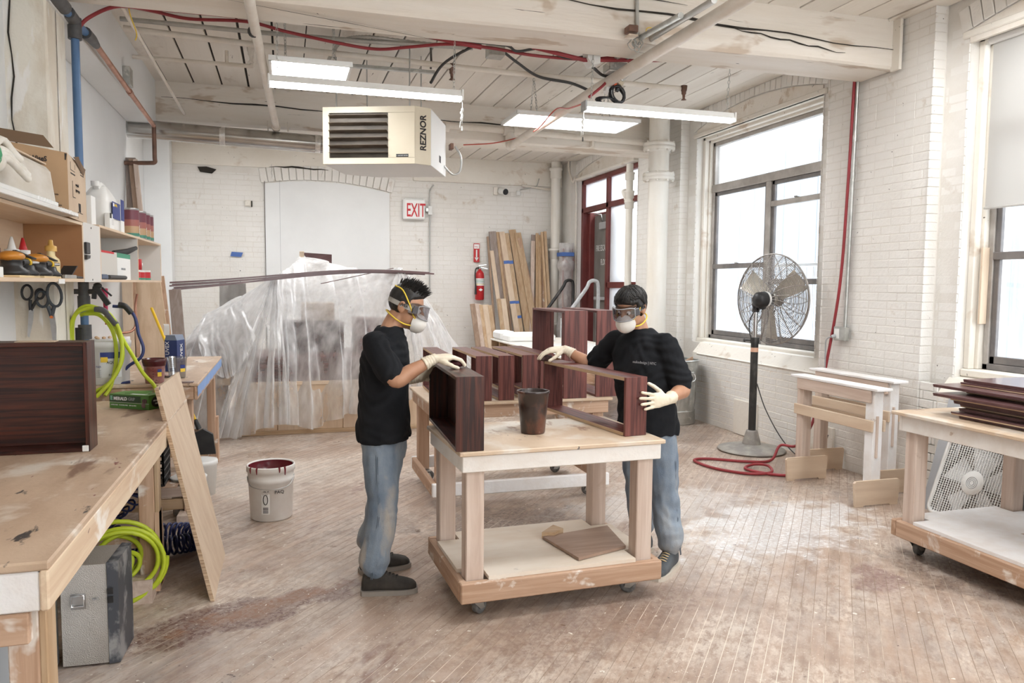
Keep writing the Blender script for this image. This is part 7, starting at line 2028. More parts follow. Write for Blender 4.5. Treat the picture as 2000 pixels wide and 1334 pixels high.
MB().box((XS, 5.112, 1.865), (XS + .016, 5.20, 1.935), .008).build('holder_body', BLACK, nb)
MB().prism([(XS, 5.112, 1.83), (XS, 5.19, 1.84), (XS, 5.20, 1.858), (XS, 5.112, 1.858)], (.016, 0, 0)).build('holder_foot', BLACK, nb)
# top of unit 1: long crate-like tray, white trays, carton
ct = T('big_carton', 'open brown cardboard carton with torn top standing on the shelf', 'box', (-1.28, 4.95, ZS1))
def sh_pt(px_x, Y, z): return V3((px_x, Y, z))
ca_, cb_, cc_ = V3((-1.40, 4.62, ZS1 + .001)), V3((-1.125, 4.70, ZS1 + .001)), V3((-1.155, 5.22, ZS1 + .001))
cdv = cc_ - cb_; hC = .375
front = [ca_ + (V3((-.03, -.0, 0))), cb_, cb_ + V3((.0, 0, hC - .03)), ca_ + V3((-.03, 0, hC + .01))]
MB().prism(front, (0, .005, 0)).build('front_wall', CARD, ct)
MB().prism([cb_, cc_, cc_ + V3((0, 0, hC - .05)), cb_ + V3((0, 0, hC - .03))], (-.005, 0, 0)).build('side_wall', CARDL, ct)
MB().prism([cc_, cc_ + V3((-.30, -.02, 0)), cc_ + V3((-.30, -.02, hC)), cc_ + V3((0, 0, hC - .05))], (0, .005, 0)).build('back_wall', CARD, ct)
MB().prism([ca_ + V3((-.03, 0, 0)), cc_ + V3((-.30, -.02, 0)), cc_ + V3((-.30, -.02, hC)), ca_ + V3((-.03, 0, hC))], (.005, 0, 0)).build('wall_side', CARD, ct)
CARDD = M('dark_cardboard_inside', (.20, .13, .08), rough=.8)
MB().prism([ca_ + V3((-.04, -.01, hC + .01)), cb_ + V3((-.06, -.01, hC - .01)), cb_ + V3((-.10, -.04, hC + .05)), ca_ + V3((-.06, -.04, hC + .07))], (0, .004, 0)).build('top_flap', CARDD, ct)
MB().prism([cb_ + V3((0, .12, hC - .035)), cc_ + V3((0, 0, hC - .05)), cc_ + V3((.0, -.06, hC - .10)), cb_ + V3((.008, .2, hC - .02))], (.004, 0, 0)).build('side_flap', CARDD, ct)
MB().prism([cb_ + V3((-.05, -.003, hC - .06)), cb_ + V3((-.005, -.003, hC - .07)), cb_ + V3((-.0, -.003, hC - .035)), cb_ + V3((-.06, -.003, hC - .025))], (0, .001, 0)).build('torn_hole', INK, ct)
fu = (cb_ - ca_).normalized(); su = cdv.normalized()
text('lettering', 'WiseS', .038, ca_ + fu * .115 + V3((0, -.003, .29)), fu, (0, 0, 1), INK, ct, sx=.8, bold=.001)
text('lettering', 'Cups', .022, ca_ + fu * .125 + V3((0, -.003, .235)), fu, (0, 0, 1), INK, ct, bold=.001)
text('lettering', 'mL)', .038, ca_ + fu * .125 + V3((0, -.003, .19)), fu, (0, 0, 1), INK, ct, bold=.001)
text('lettering', 'environment friendly', .011, ca_ + fu * .15 + V3((0, -.003, .115)), fu, (0, 0, 1), INK, ct)
for i in range(4):
    MB().prism([ca_ + fu * .16 + V3((0, -.002, .10 - .014 * i)), ca_ + fu * (.21 + .015 * i) + V3((0, -.002, .10 - .014 * i)), ca_ + fu * (.21 + .015 * i) + V3((0, -.002, .104 - .014 * i)), ca_ + fu * .16 + V3((0, -.002, .104 - .014 * i))], (0, .001, 0)).build('print_line', INK, ct)
def sm(a, b, z0, z1): return MB().prism([cb_ + su * a + V3((.001, 0, z0)), cb_ + su * b + V3((.001, 0, z0)), cb_ + su * b + V3((.001, 0, z1)), cb_ + su * a + V3((.001, 0, z1))], (.001, 0, 0))
for (a, b, z0, z1) in ((.08, .20, .265, .268), (.08, .083, .265, .31), (.2, .203, .28, .31), (.08, .2, .245, .252), (.36, .46, .27, .275), (.36, .46, .285, .29), (.12, .125, .12, .21), (.12, .2, .12, .123), (.28, .30, .05, .10), (.31, .315, .05, .10), (.32, .34, .05, .10), (.25, .40, .045, .048), (.25, .253, .0 + .01, .045)):
    sm(a, b, z0, z1).build('print_line', INK, ct)
text('lettering', 'recycled', .026, cb_ + su * .2 + V3((.003, 0, .19)), su, (0, 0, 1), INK, ct)
text('lettering', 'paper cups', .026, cb_ + su * .2 + V3((.003, 0, .16)), su, (0, 0, 1), INK, ct)
sk_ = T('grey_wood_crate', 'dusty pale box with rounded edge lying on the shelf beside the carton', 'box', (-1.3, 4.0, ZS1))
q = [(-1.46, ZS1 + .002), (-1.165, ZS1 + .002), (-1.19, ZS1 + .20), (-1.21, ZS1 + .225), (-1.24, ZS1 + .232), (-1.46, ZS1 + .25)]
MB().prism([(x, 3.0, z + .03) for x, z in q], (0, 1.62, 0)).build('box_body', M('dusty_pale_box', (.60, .55, .47), (.70, .66, .60), rough=.8, scale=(9, 3, 9), bump=.2, bscale=(30, 4, 30)), sk_)
MB().prism([(x, 4.62, z + .03) for x, z in q], (0, .012, 0)).build('end_face', M('whitish_box_end', (.74, .71, .66), (.66, .62, .56), rough=.8, scale=(9, 9, 9)), sk_)
MB().prism([(-1.47, 3.0, ZS1 + .278), (-1.20, 3.0, ZS1 + .262), (-1.20, 3.0, ZS1 + .27), (-1.47, 3.0, ZS1 + .286)], (0, 1.6, 0)).build('paper_lining', CARDL, sk_)
MB().box((-1.46, 3.0, ZS1 + .001), (-1.17, 4.6, ZS1 + .034), .003).build('underlay_board', SHB['y'], sk_)
tr = T('white_plastic_trays', 'stack of white ribbed plastic trays at the shelf front edge', 'trays', (-1.13, 4.3, ZS1))
for i, (x0_, x1_, y1_, z_) in enumerate(((-1.22, -1.085, 4.72, .002), (-1.21, -1.10, 4.40, .027))):
    MB().box((x0_, 3.2, ZS1 + z_), (x1_, y1_, ZS1 + z_ + .022), .003).build('tray', WHITEP, tr)
    mb = MB()
    for k in range(14):
        y = y1_ - .02 - k * .024
        mb.box((x1_ - .004, y - .007, ZS1 + z_ + .001), (x1_ + .004, y + .007, ZS1 + z_ + .02), .002)
    for k in range(10):
        mb.ball((x1_ - .03 - (k % 2) * .025, y1_ - .03 - .022 * k, ZS1 + z_ + .026), (.008, .008, .008), n=6, m=4)
    mb.build('ribs', WHITEG, tr)
gl_ = T('white_and_green_glove', 'crumpled white cotton glove with green cuff on the shelf at the frame edge', 'glove', (-1.12, 3.72, ZS1 + .05))
mb = MB()
for k, (dx_, dz_, ln) in enumerate(((0, .05, .16), (.01, .03, .18), (.02, .01, .15), (.0, .09, .12))):
    mb.tube(smooth_path([(-1.15 + dx_, 3.62, ZS1 + .13 + dz_ * .3), (-1.13 + dx_, 3.70, ZS1 + .15 + dz_), (-1.11 + dx_, 3.66 + ln, ZS1 + .11 + dz_), (-1.09 + dx_, 3.70 + ln, ZS1 + .08 + dz_)], 4), [.016] * 12 + [.01], 7)
mb.ball((-1.14, 3.62, ZS1 + .14), (.05, .07, .05), n=10, m=8)
mb.build('cotton_fingers', M('white_cotton', (.80, .78, .73), (.70, .66, .58), rough=.9, scale=(20, 20, 20)), gl_)
MB().ball((-1.13, 3.56, ZS1 + .16), (.045, .06, .06), n=10, m=8).build('green_cuff', M('green_rubber', (.04, .28, .12), (.6, .62, .55), rough=.6, scale=(20, 20, 20), lo=.55, hi=.62), gl_)
# items standing on unit 2
jz = ZS1 + .019
jg = T('white_jug', 'large translucent white jug with handle and blue label on the shelf', 'jug', (-1.27, 6.1, jz))
def jug_prof(u, v):
    a = 2 * PI * u
    hx, hy = .10, .19
    k = 1.0 if v < .62 else 1 - .55 * ((v - .62) / .38) ** 1.3
    sq = lambda t: abs(t) ** .55 * (1 if t > 0 else -1)
    return (-1.27 + hx * k * sq(math.cos(a)) * (1 if v > .04 else .93), 6.16 + hy * (k if v < .62 else 1 - .75 * ((v - .62) / .38) ** 1.6) * sq(math.sin(a)) - (.03 * max(0, v - .62)), jz + .31 * v)
WJ = M('milky_plastic', (.82, .81, .78), rough=.35, trans=.0)
MB().grid(36, 22, jug_prof, closeu=True).build('jug_body', WJ, jg)
MB().cyl((-1.27, 6.02, jz + .30), (-1.27, 6.02, jz + .335), .028, n=14).build('cap', WHITEP, jg)
MB().tube(smooth_path([(-1.27, 6.05, jz + .29), (-1.26, 6.13, jz + .325), (-1.25, 6.21, jz + .30), (-1.245, 6.235, jz + .22), (-1.245, 6.225, jz + .12)], 6), .017, 10).build('grip', WJ, jg)
MB().prism([(-1.166, 6.02, jz + .08), (-1.166, 6.28, jz + .08), (-1.166, 6.28, jz + .2), (-1.166, 6.02, jz + .2)], (.002, 0, 0)).build('blue_label', BLUEINK, jg)
mb = MB()
for k in range(5): mb.ball((-1.163, 6.09 + .018 * k, jz + .175 + .008 * (k % 2)), (.002, .009, .008), n=8, m=4)
mb.build('yellow_flower_mark', YELINK, jg)
MB().prism([(-1.163, 6.03, jz + .165), (-1.163, 6.07, jz + .165), (-1.163, 6.07, jz + .19), (-1.163, 6.03, jz + .19)], (.001, 0, 0)).build('white_mark', WHITEINK, jg)
def smallbox(name, label, cat, lo, hi, mat, marks=()):
    t = T(name, label, cat, ((lo[0] + hi[0]) / 2, (lo[1] + hi[1]) / 2, lo[2]))
    MB().box(lo, hi, .002).build('carton', mat, t)
    for (ya, yb_, za, zb_, m) in marks:
        MB().box((hi[0] - .0005, ya, za), (hi[0] + .001, yb_, zb_), 0).build('print_patch', m, t)
    return t
smallbox('white_lamp_carton', 'small white carton with black corner print before the white jug', 'box', (-1.20, 5.93, jz), (-1.165, 6.06, jz + .11), PAPER, ((5.93, 5.98, jz + .075, jz + .11, INK), (5.99, 6.05, jz + .03, jz + .07, GREYWHITE)))
smallbox('tall_white_carton', 'narrow white carton wedged between the brown carton and the jug', 'box', (-1.30, 5.56, jz), (-1.2, 5.68, jz + .19), PAPER, ())
smallbox('blue_bottle_box', 'slim blue and white bottle box behind the white jug on the shelf', 'box', (-1.27, 6.50, jz), (-1.20, 6.62, jz + .26), PAPER, ((6.50, 6.62, jz + .10, jz + .26, BLUEINK),))
CANM = []
def can(label, x, y, z, h=.175, r=.052, top=(.17, .05, .07), grp='stain cans on the shelf', green=True):
    t = T('stain_can', label, 'can', (x, y, z), 0, grp)
    MB().lathe([(0, 0), (r, 0), (r + .002, .004), (r, .008), (r, h - .008), (r + .002, h - .004), (r, h), (r - .006, h), (r - .008, h - .005), (0, h - .005)], (x, y, z), 20).build('can_body', STEEL, t)
    bands = ((.04, .14, M('label_green', (.07, .24, .17), rough=.4)), (.14, .38, M('label_amber', (.50, .33, .19), rough=.4)), (.38, .60, M('label_rose', (.36, .13, .11), rough=.4)), (.60, .93, M('label_plum', top, rough=.4))) if not CANM else CANM
    if not CANM: CANM.extend(bands)
    for (a, b, m) in bands:
        MB().lathe([(r + .001, h * a), (r + .001, h * b)], (x, y, z), 20).build('label_band', m, t)
    text('lettering', 'STAIN', .020, (x + r + .004, y - .012, z + h * .12), (0, 0, 1), (0, -1, 0), WHITEINK, t, sx=1.3)
    return t
for i, (x, y) in enumerate(((-1.225, 7.02), (-1.215, 7.30), (-1.215, 7.50), (-1.215, 7.68))):
    can(('striped label stain can on the shelf top, nearest the white jug', 'striped label stain can on the shelf top, second from the jug', 'striped label stain can on the shelf top, third from the jug', 'striped label stain can at the far end of the shelf top')[i], x, y, jz, .24, .066)
# inside unit 2
iz = ZS0 + .0185
bx2 = smallbox('printed_white_box', 'large white box with red and green printed lids inside the divided shelf', 'box', (-1.40, 5.62, iz), (-1.19, 6.75, iz + .20), M('dull_white_card', (.66, .63, .58), rough=.7), ((5.75, 6.15, iz + .185, iz + .2, REDINK), (6.25, 6.75, iz + .165, iz + .2, GREENINK), (6.25, 6.75, iz + .0, iz + .165, PAPER)))
text('lettering', 'SANDING DISCS', .022, (-1.187, 6.38, iz + .075), (0, 1, 0), (0, 0, 1), GREYINK, bx2)
one(MB().tube([(-1.26, 6.5, iz + .207), (-1.20, 6.7, iz + .225), (-1.16, 6.84, iz + .26)], [.018, .024, .016], 8), 'black_grip', BLACK, 'black tool handle resting on the printed white box', 'tool')
one(MB().box((-1.19, 5.60, iz), (-1.155, 5.78, iz + .035), .01), 'blue_grey_pouch', M('blue_grey', (.10, .13, .20), rough=.5), 'small dark blue tool lying at the left end of the divided shelf', 'tool')
one(MB().tube([(-1.17, 5.85, iz + .016), (-1.165, 6.4, iz + .016)], [.016, .015], 8), 'dark_roll', DARKCABLE, 'short dark roll lying in front of the printed white box', 'roll')
for i, (y, z, h) in enumerate(((7.0, iz, .085), (7.22, iz, .085), (7.5, iz, .09), (7.08, iz + .087, .09))):
    t = T('red_filler_can', ('small red labelled can under another in the divided shelf', 'small red labelled can second in the row in the divided shelf', 'small red labelled can at the far end of the divided shelf', 'bright red can stacked on the small cans in the divided shelf')[i], 'can', (-1.21, y, z), 0, 'small red cans in the divided shelf')
    MB().lathe([(0, 0), (.052, 0), (.052, h - .002), (.047, h), (0, h - .003)], (-1.21, y, z), 18).build('can_body', RED if i > 2 else M('pale_label', (.7, .68, .62), rough=.4), t)
    if i < 3:
        MB().lathe([(.053, .02), (.053, h * .8)], (-1.21, y, z), 18).build('label_band', RED, t)
        MB().lathe([(.0535, .004), (.0535, .018)], (-1.21, y, z), 18).build('label_band', GREENINK, t)
    else:
        MB().ball((-1.157, y + .01, z + .045), (.004, .016, .016), n=10, m=6).build('white_spot', WHITEINK, t)
# inside unit 1: sanders, glue
for i, (y, lb) in enumerate(((4.10, 'orange-topped palm sander on the shelf, nearest the frame edge'), (4.47, 'orange-topped palm sander on the shelf, beside the glue bottle'))):
    t = T('palm_sander', lb, 'sander', (-1.20, y, iz + .02), 0, 'palm sanders on the shelf')
    zc = iz + .012
    MB().box((-1.28, y - .14, iz), (-1.155, y + .16, iz + .012), .004).build('sanding_pads', M('yellow_sanding_paper', (.80, .62, .36), rough=.9), t)
    MB().lathe([(0, .0), (.068, 0), (.075, .008), (.07, .022), (.045, .04), (.043, .066), (.05, .07), (0, .07)], (-1.22, y - .03, zc), 22).build('skirt', BLACK, t)
    MB().ball((-1.22, y - .03, zc + .088), (.055, .075, .026), n=20, m=10).build('orange_cap', M('amber_rubber', (.62, .26, .04), rough=.35), t)
    MB().cyl((-1.205, y + .04, zc + .062), (-1.195, y + .14, zc + .064), .020, .016, n=12).build('air_inlet', BLACK, t)
    MB().cyl((-1.198, y + .105, zc + .063), (-1.197, y + .122, zc + .063), .0215, n=12).build('yellow_ring', YELLOW, t)
    MB().cyl((-1.195, y + .14, zc + .064), (-1.19, y + .25, zc + .066), .013, .009, n=10).build('air_coupling', CHROME, t)
    MB().bar((-1.215, y + .0, zc + .115), (-1.18, y + .17, zc + .082), .02, .008).build('throttle_lever', BLACK, t)
    MB().lathe([(0, 0), (.06, 0), (.066, .008), (.045, .03), (.04, .05), (0, .05)], (-1.205, y + .10, zc), 20).build('exhaust_skirt', BLACK, t)
gy = T('yellow_glue_bottle', 'pale yellow glue bottle with spout standing on the shelf', 'bottle', (-1.23, 4.80, iz))
def gbp(u, v):
    a = 2 * PI * u
    pr = [(0, .001), (.0, .052), (.08, .056), (.55, .056), (.66, .050), (.74, .030), (.78, .026), (1, .026)]
    r = .026
    for (va, ra), (vb, rb) in zip(pr, pr[1:]):
        if va <= v <= vb and vb > va: r = ra + (rb - ra) * (v - va) / (vb - va)
    return (-1.24 + r * .75 * math.cos(a), 4.78 + r * 1.15 * math.sin(a), iz + .165 * v)
MB().grid(24, 24, gbp, closeu=True).build('bottle_body', M('yellow_glue_plastic', (.80, .66, .36), (.74, .58, .28), rough=.35, scale=(8, 8, 8)), gy)
MB().lathe([(.030, .150), (.030, .178), (.014, .184), (.011, .212), (.006, .214), (0, .214)], (-1.24, 4.78, iz), 16).build('spout', M('amber_plastic', (.72, .44, .12), rough=.35), gy)
for i, (x, y, tipm, lb) in enumerate(((-1.36, 4.55, WHITEP, 'white glue bottle with white conical tip at the back of the shelf'), (-1.34, 4.66, RED, 'white glue bottle with red tip at the back of the shelf'), (-1.30, 4.80, RED, 'small pale glue tube with red tip behind the yellow glue bottle'))):
    t = T('white_glue_bottle', lb, 'bottle', (x, y, iz), 0, 'white glue bottles')
    k = 1 if i < 2 else .62
    MB().lathe([(0, 0), (.042 * k, 0), (.042 * k, .105 * k), (.034 * k, .125 * k), (.034 * k, .15 * k), (0, .15 * k)], (x, y, iz), 18).build('bottle_body', WHITEP, t)
    MB().lathe([(.022 * k, .15 * k), (.018 * k, .165 * k), (.006 * k, .215 * k), (0, .216 * k)], (x, y, iz), 14).build('tip', tipm, t)
one(MB().lathe([(0, 0), (.09, 0), (.09, .11), (.094, .112), (.094, .122), (0, .122)], (-1.33, 4.27, iz), 24), 'white_tub', M('white_tub', (.72, .70, .64), (.60, .50, .35), rough=.5, scale=(9, 9, 9), lo=.5, hi=.65), 'round white tub behind the palm sanders on the shelf', 'tub')
one(MB().lathe([(0, 0), (.045, 0), (.045, .15), (0, .152)], (-1.41, 4.40, iz), 16), 'brown_jar', M('brown_jar', (.26, .10, .04), (.10, .05, .03), rough=.3, scale=(5, 5, 12)), 'brown jar in the back corner of the shelf', 'jar')
one(MB().prism([(-1.24, 4.86, iz + .004), (-1.17, 4.86, iz + .004), (-1.15, 4.94, iz + .075), (-1.22, 4.94, iz + .075)], (0, .02, 0)), 'phone_like_tester', BLACK, 'black tester with white edge leaning on the shelf by the brown panel', 'tool')
one(MB().box((-1.17, 4.70, iz), (-1.15, 4.93, iz + .022), .005), 'grey_file', CONDUIT, 'grey steel file lying at the shelf front', 'file')
one(MB().tube([(-1.16, 4.94, iz + .01), (-1.155, 5.07, iz + .008)], [.010, .006], 6), 'black_pen', BLACK, 'black pen lying at the shelf front beside the steel file', 'pen')
one(MB().box((-1.165, 3.55, iz), (-1.152, 3.74, iz + .045), .002), 'white_sheet_block', PAPER, 'white paper block at the shelf front near the frame edge', 'paper')
# scissors hung under the shelf on the post
def scissors(label, top, s, ang, ringm, sc=1.0):
    t = T('scissors', label, 'scissors', top)
    o = V3(top); R = Matrix.Rotation(ang, 3, 'Y')
    w = lambda x, z, y=0: o + R @ V3((x * sc, y, z * sc))
    for k, (cx_, cz_, rx, rz) in enumerate(s):
        pts = [w(cx_ + rx * math.cos(q), cz_ + rz * math.sin(q)) for q in [2 * PI * j / 18 for j in range(18)]]
        MB().tube(pts, .0075 * sc, 8, closed=True).build('finger_loop', ringm, t)
    pv = w(.0, -.145)
    MB().tube(smooth_path([w(s[0][0] + .02, s[0][1] - s[0][3]), w(-.005, -.11), pv], 5), [.010 * sc] * 11, 8).build('shank', ringm, t)
    MB().tube(smooth_path([w(s[1][0] - .01, s[1][1] - s[1][3]), w(.012, -.11), pv], 5), [.010 * sc] * 11, 8).build('shank', ringm, t)
    MB().prism([w(-.012, -.13), w(.012, -.13), w(.010, -.20), w(-.008, -.31), w(-.016, -.30), w(-.014, -.2)], (0, .003, 0)).build('blade', STEEL, t)
    MB().prism([w(-.008, -.13, -.004), w(.016, -.13, -.004), w(.014, -.20, -.004), w(-.004, -.315, -.004), w(-.010, -.2, -.004)], (0, .003, 0)).build('blade', STEEL, t)
    MB().cyl(pv + V3((0, -.012, 0)), pv + V3((0, .006, 0)), .008 * sc, n=10).build('pivot', M('orange_pivot', (.7, .2, .05), rough=.4) if sc > 1.1 else STEEL, t)
    return t
scissors('black handled scissors hanging under the shelf on the post', (-1.503, 5.360, 1.657), ((-.025, -.03, .028, .045), (.045, -.035, .022, .03)), .06, BLACK, 1.0)
scissors('large dark grey handled shears hanging beside the black scissors', (-1.419, 5.360, 1.645), ((-.03, -.045, .028, .042), (.03, -.03, .033, .062)), -.12, M('dark_grey_handle', (.06, .07, .08), rough=.45), 1.18)
# boards standing in the left back corner behind the shelf
def stand(label, bot, top, w, t, mat, upv=(0, -1, 0)):
    b = T('standing_board', label, 'board', bot, 0, 'boards leaning in the left corner')
    MB().bar(bot, top, w, t, upv, .003).build('board', mat, b)
for (xb, yb2, xt, zt_, yt2, w, m, lb) in ((-1.50, 8.6, -1.56, 3.02, 9.05, .10, GREYWOOD['z'], 'tall grey-brown board standing in the left back corner'), (-1.28, 8.55, -1.55, 3.0, 9.0, .05, BROWNWOOD['z'], 'tall narrow brown strip leaning in the left back corner'), (-1.22, 8.5, -1.50, 2.99, 8.95, .045, FIRDUST['z'], 'tall narrow pale strip leaning in the left back corner')):
    stand(lb, (xb, yb2, .005), (xt, yt2, zt_), w, .03, m)
for i, (xb, xt, w, m, zt_, lb) in enumerate(((-1.46, -1.55, .10, BIRCH['z'], 1.78, 'pale sheet edge leaning by the wall behind the far bench'), (-1.36, -1.50, .035, FIR['z'], 1.80, 'slim fir strip leaning by the wall behind the far bench'), (-1.15, -1.38, .26, PLY['z'], 1.76, 'wide plywood offcut leaning behind the far bench'), (-1.03, -1.24, .05, FIR['z'], 1.76, 'brown strip leaning right of the wide plywood offcut'), (-.98, -1.12, .12, GREYWOOD['z'], 1.62, 'dark grey board leaning behind the long brown strips'))):
    stand(lb, (xb, 8.15 + .05 * i, .005), (xt, 8.6 + .04 * i, zt_), w, .025, m)
wv = T('copper_stub', 'copper stub pipe with taped end curving from the wall by the leaning boards', 'pipe', (-1.5, 7.6, 1.3))
MB().tube(smooth_path([(-1.357, 8.000, 1.579), (-1.369, 7.950, 1.457), (-1.356, 7.900, 1.313), (-1.384, 7.850, 1.239), (-1.454, 7.800, 1.223), (-1.513, 7.750, 1.236)], 6), .012, 8).build('pipe_body', COPPER, wv)
MB().tube([(-1.491, 7.770, 1.230), (-1.517, 7.750, 1.236)], .018, 8).build('taped_end', CARDL, wv)

# ------------------------------------------------------------------ people
SKIN = M('tan_skin', (.50, .27, .165), (.44, .22, .13), rough=.45, scale=(9, 9, 9), lo=.4, hi=.65, bump=.06, bscale=120)
SHIRT = M('black_cotton', (.011, .012, .014), (.018, .019, .022), rough=.9, spec=.18, scale=(6, 6, 6), spots=(((.12, .12, .12), 42.0, .77, .79),), bump=.1, bscale=90)
HAIR = M('black_hair', (.010, .009, .009), (.025, .022, .020), rough=.42, scale=(40, 40, 12))
LATEX = M('cream_latex', (.80, .72, .58), (.72, .63, .49), rough=.5, scale=(14, 14, 14), bump=.15, bscale=60)
MASKW = M('white_respirator', (.82, .80, .76), (.76, .73, .68), rough=.75, scale=(16, 16, 16))
STRAPG = M('grey_strap', (.42, .40, .37), (.36, .34, .31), rough=.7, scale=(30, 30, 30))
YSTRAP = M('yellow_elastic', (.82, .58, .06), rough=.6)
GFRAME = glass_mat('clear_grey_goggle_frame', (.50, .50, .52), .22, .2)
def denim(name, fade):
    return M(name, (.15, .20, .27), (.30, .35, .40), rough=.8, scale=(5, 5, 2.2), lo=.36, hi=.62,
             spots=((fade, (4.5, 4.5, 2.0), .50, .66), ((.06, .07, .09), 17.0, .74, .78)), bump=.25, bscale=160)
DENIM1 = denim('faded_dusty_denim', (.46, .40, .33))
DENIM2 = denim('grey_blue_denim', (.36, .37, .38))
def solid(mb, voxel, it=4, fac=.5):
    """merge overlapping closed shapes into one continuous skin"""
    me = mb.data('tmp')
    o = bpy.data.objects.new('tmp', me); COL.objects.link(o)
    r = o.modifiers.new('r', 'REMESH'); r.mode = 'VOXEL'; r.voxel_size = voxel; r.adaptivity = 0
    s = o.modifiers.new('s', 'SMOOTH'); s.factor = fac; s.iterations = it
    bpy.context.view_layer.update()
    dg = bpy.context.evaluated_depsgraph_get()
    out = bpy.data.meshes.new_from_object(o.evaluated_get(dg))
    bpy.data.objects.remove(o); bpy.data.meshes.remove(me)
    return out
def skin_obj(name, me, mat, parent, disp=None):
    B = BASE[parent.name]
    if disp:
        nr = [v.normal.copy() for v in me.vertices]
        for v, n in zip(me.vertices, nr):
            v.co += n * disp(v.co, n)
    me.transform(B.inverted())
    me.polygons.foreach_set('use_smooth', [True] * len(me.polygons))
    me.materials.clear(); me.materials.append(mat); me.name = name; me.update()
    o = bpy.data.objects.new(name, me); COL.objects.link(o); o.parent = parent; BASE[o.name] = B
    return o
def loft(mb, rings, n=24, sq=1.0):
    """rings: (centre, side half vector, front half vector); closed at both ends"""
    vs = []
    pw = lambda t: abs(t) ** sq * (1 if t > 0 else -1)
    for c, a, b in rings:
        for i in range(n):
            t = 2 * PI * i / n
            vs.append(V3(c) + V3(a) * pw(math.cos(t)) + V3(b) * pw(math.sin(t)))
    k = len(rings)
    fs = [(j * n + i, j * n + (i + 1) % n, (j + 1) * n + (i + 1) % n, (j + 1) * n + i) for j in range(k - 1) for i in range(n)]
    fs += [tuple(reversed(range(n))), tuple(range((k - 1) * n, k * n))]
    return mb.add(vs, fs)
def limb(mb, pts, rs, sub=6):
    P = smooth_path(pts, sub)
    R = []
    for i in range(len(rs) - 1):
        R += [rs[i] + (rs[i + 1] - rs[i]) * j / sub for j in range(sub)]
    R.append(rs[-1])
    mb.tube(P, R, 14)
    mb.ball(P[0], rs[0], n=12, m=8); mb.ball(P[-1], rs[-1], n=12, m=8)
    return mb
def hand(name, parent, w, d, nrm, side, curl, spread=.06, thumb=(.7, .5), sc=1.0, cuff_from=None):
    """gloved hand: w wrist, d pointing to the fingers, nrm out of the back of the hand, side +1: thumb on +x (d x nrm side)"""
    w, d = V3(w), V3(d).normalized(); n = V3(nrm); n = (n - d * n.dot(d)).normalized(); x = d.cross(n) * side
    mb = MB(); s = sc
    P = lambda a, b, c: w + d * (a * s) + x * (b * s) + n * (c * s)
    loft(mb, [(P(-.005, 0, 0), x * .028 * s, n * .020 * s), (P(.02, .002, 0), x * .034 * s, n * .019 * s), (P(.06, .002, .001), x * .042 * s, n * .017 * s), (P(.092, .0, .001), x * .043 * s, n * .014 * s), (P(.104, -.002, 0), x * .034 * s, n * .010 * s)], 18, .8)
    for k in range(4):
        off = (.030, .010, -.011, -.030)[k]
        L = (.90, 1.0, .94, .76)[k]
        b = P(.094 - .004 * abs(k - 1), off, .001)
        ang0 = (1.5 - k) * spread
        dirn = (d * math.cos(ang0) + x * math.sin(ang0)).normalized()
        pts = [b - dirn * .02 * s]; rad = [.0092 * s]
        cur, a = b, 0.0
        pts.append(cur); rad.append(.0097 * s)
        for j, seg in enumerate((.046, .029, .023)):
            a += curl[k] * (.75, 1.0, .7)[j]
            v = dirn * math.cos(a) - n * math.sin(a)
            cur = cur + v * seg * L * s
            pts.append(cur); rad.append((.0092, .0086, .0072)[j] * s)
        mb.tube(smooth_path(pts, 4), [rad[min(len(rad) - 1, i // 4)] for i in range(4 * (len(pts) - 1) + 1)], 9)
        mb.ball(pts[-1], rad[-1], n=9, m=6)
    tb = P(.022, .022, -.008)
    a1, a2 = thumb
    v1 = (d * math.cos(a1) + x * math.sin(a1) - n * .35).normalized()
    v2 = (d * math.cos(a2) + x * math.sin(a2) - n * .45).normalized()
    t1 = tb + v1 * .048 * s; t2 = t1 + v2 * .034 * s; t3 = t2 + (v2 + d * .3).normalized() * .026 * s
    mb.tube(smooth_path([tb, t1, t2, t3], 4), [.016 * s] * 4 + [.0125 * s] * 4 + [.0108 * s] * 4 + [.009 * s], 9); mb.ball(t3, .009 * s, n=9, m=6)
    cf = V3(cuff_from); e = (cf - w).normalized()
    mb.tube([w + d * .01, w + e * .03, w + e * .062, w + e * .072], [.027 * s, .031 * s, .036 * s, .0385 * s], 16)
    me = solid(mb, .0034, 3)
    return skin_obj(name, me, LATEX, parent, lambda co, nn: .0014 * noise.noise(co * 55) + .0012 * math.sin(max(0, (co - w).dot(e)) * 420) * (1 if (co - w).dot(e) > .0 else 0))
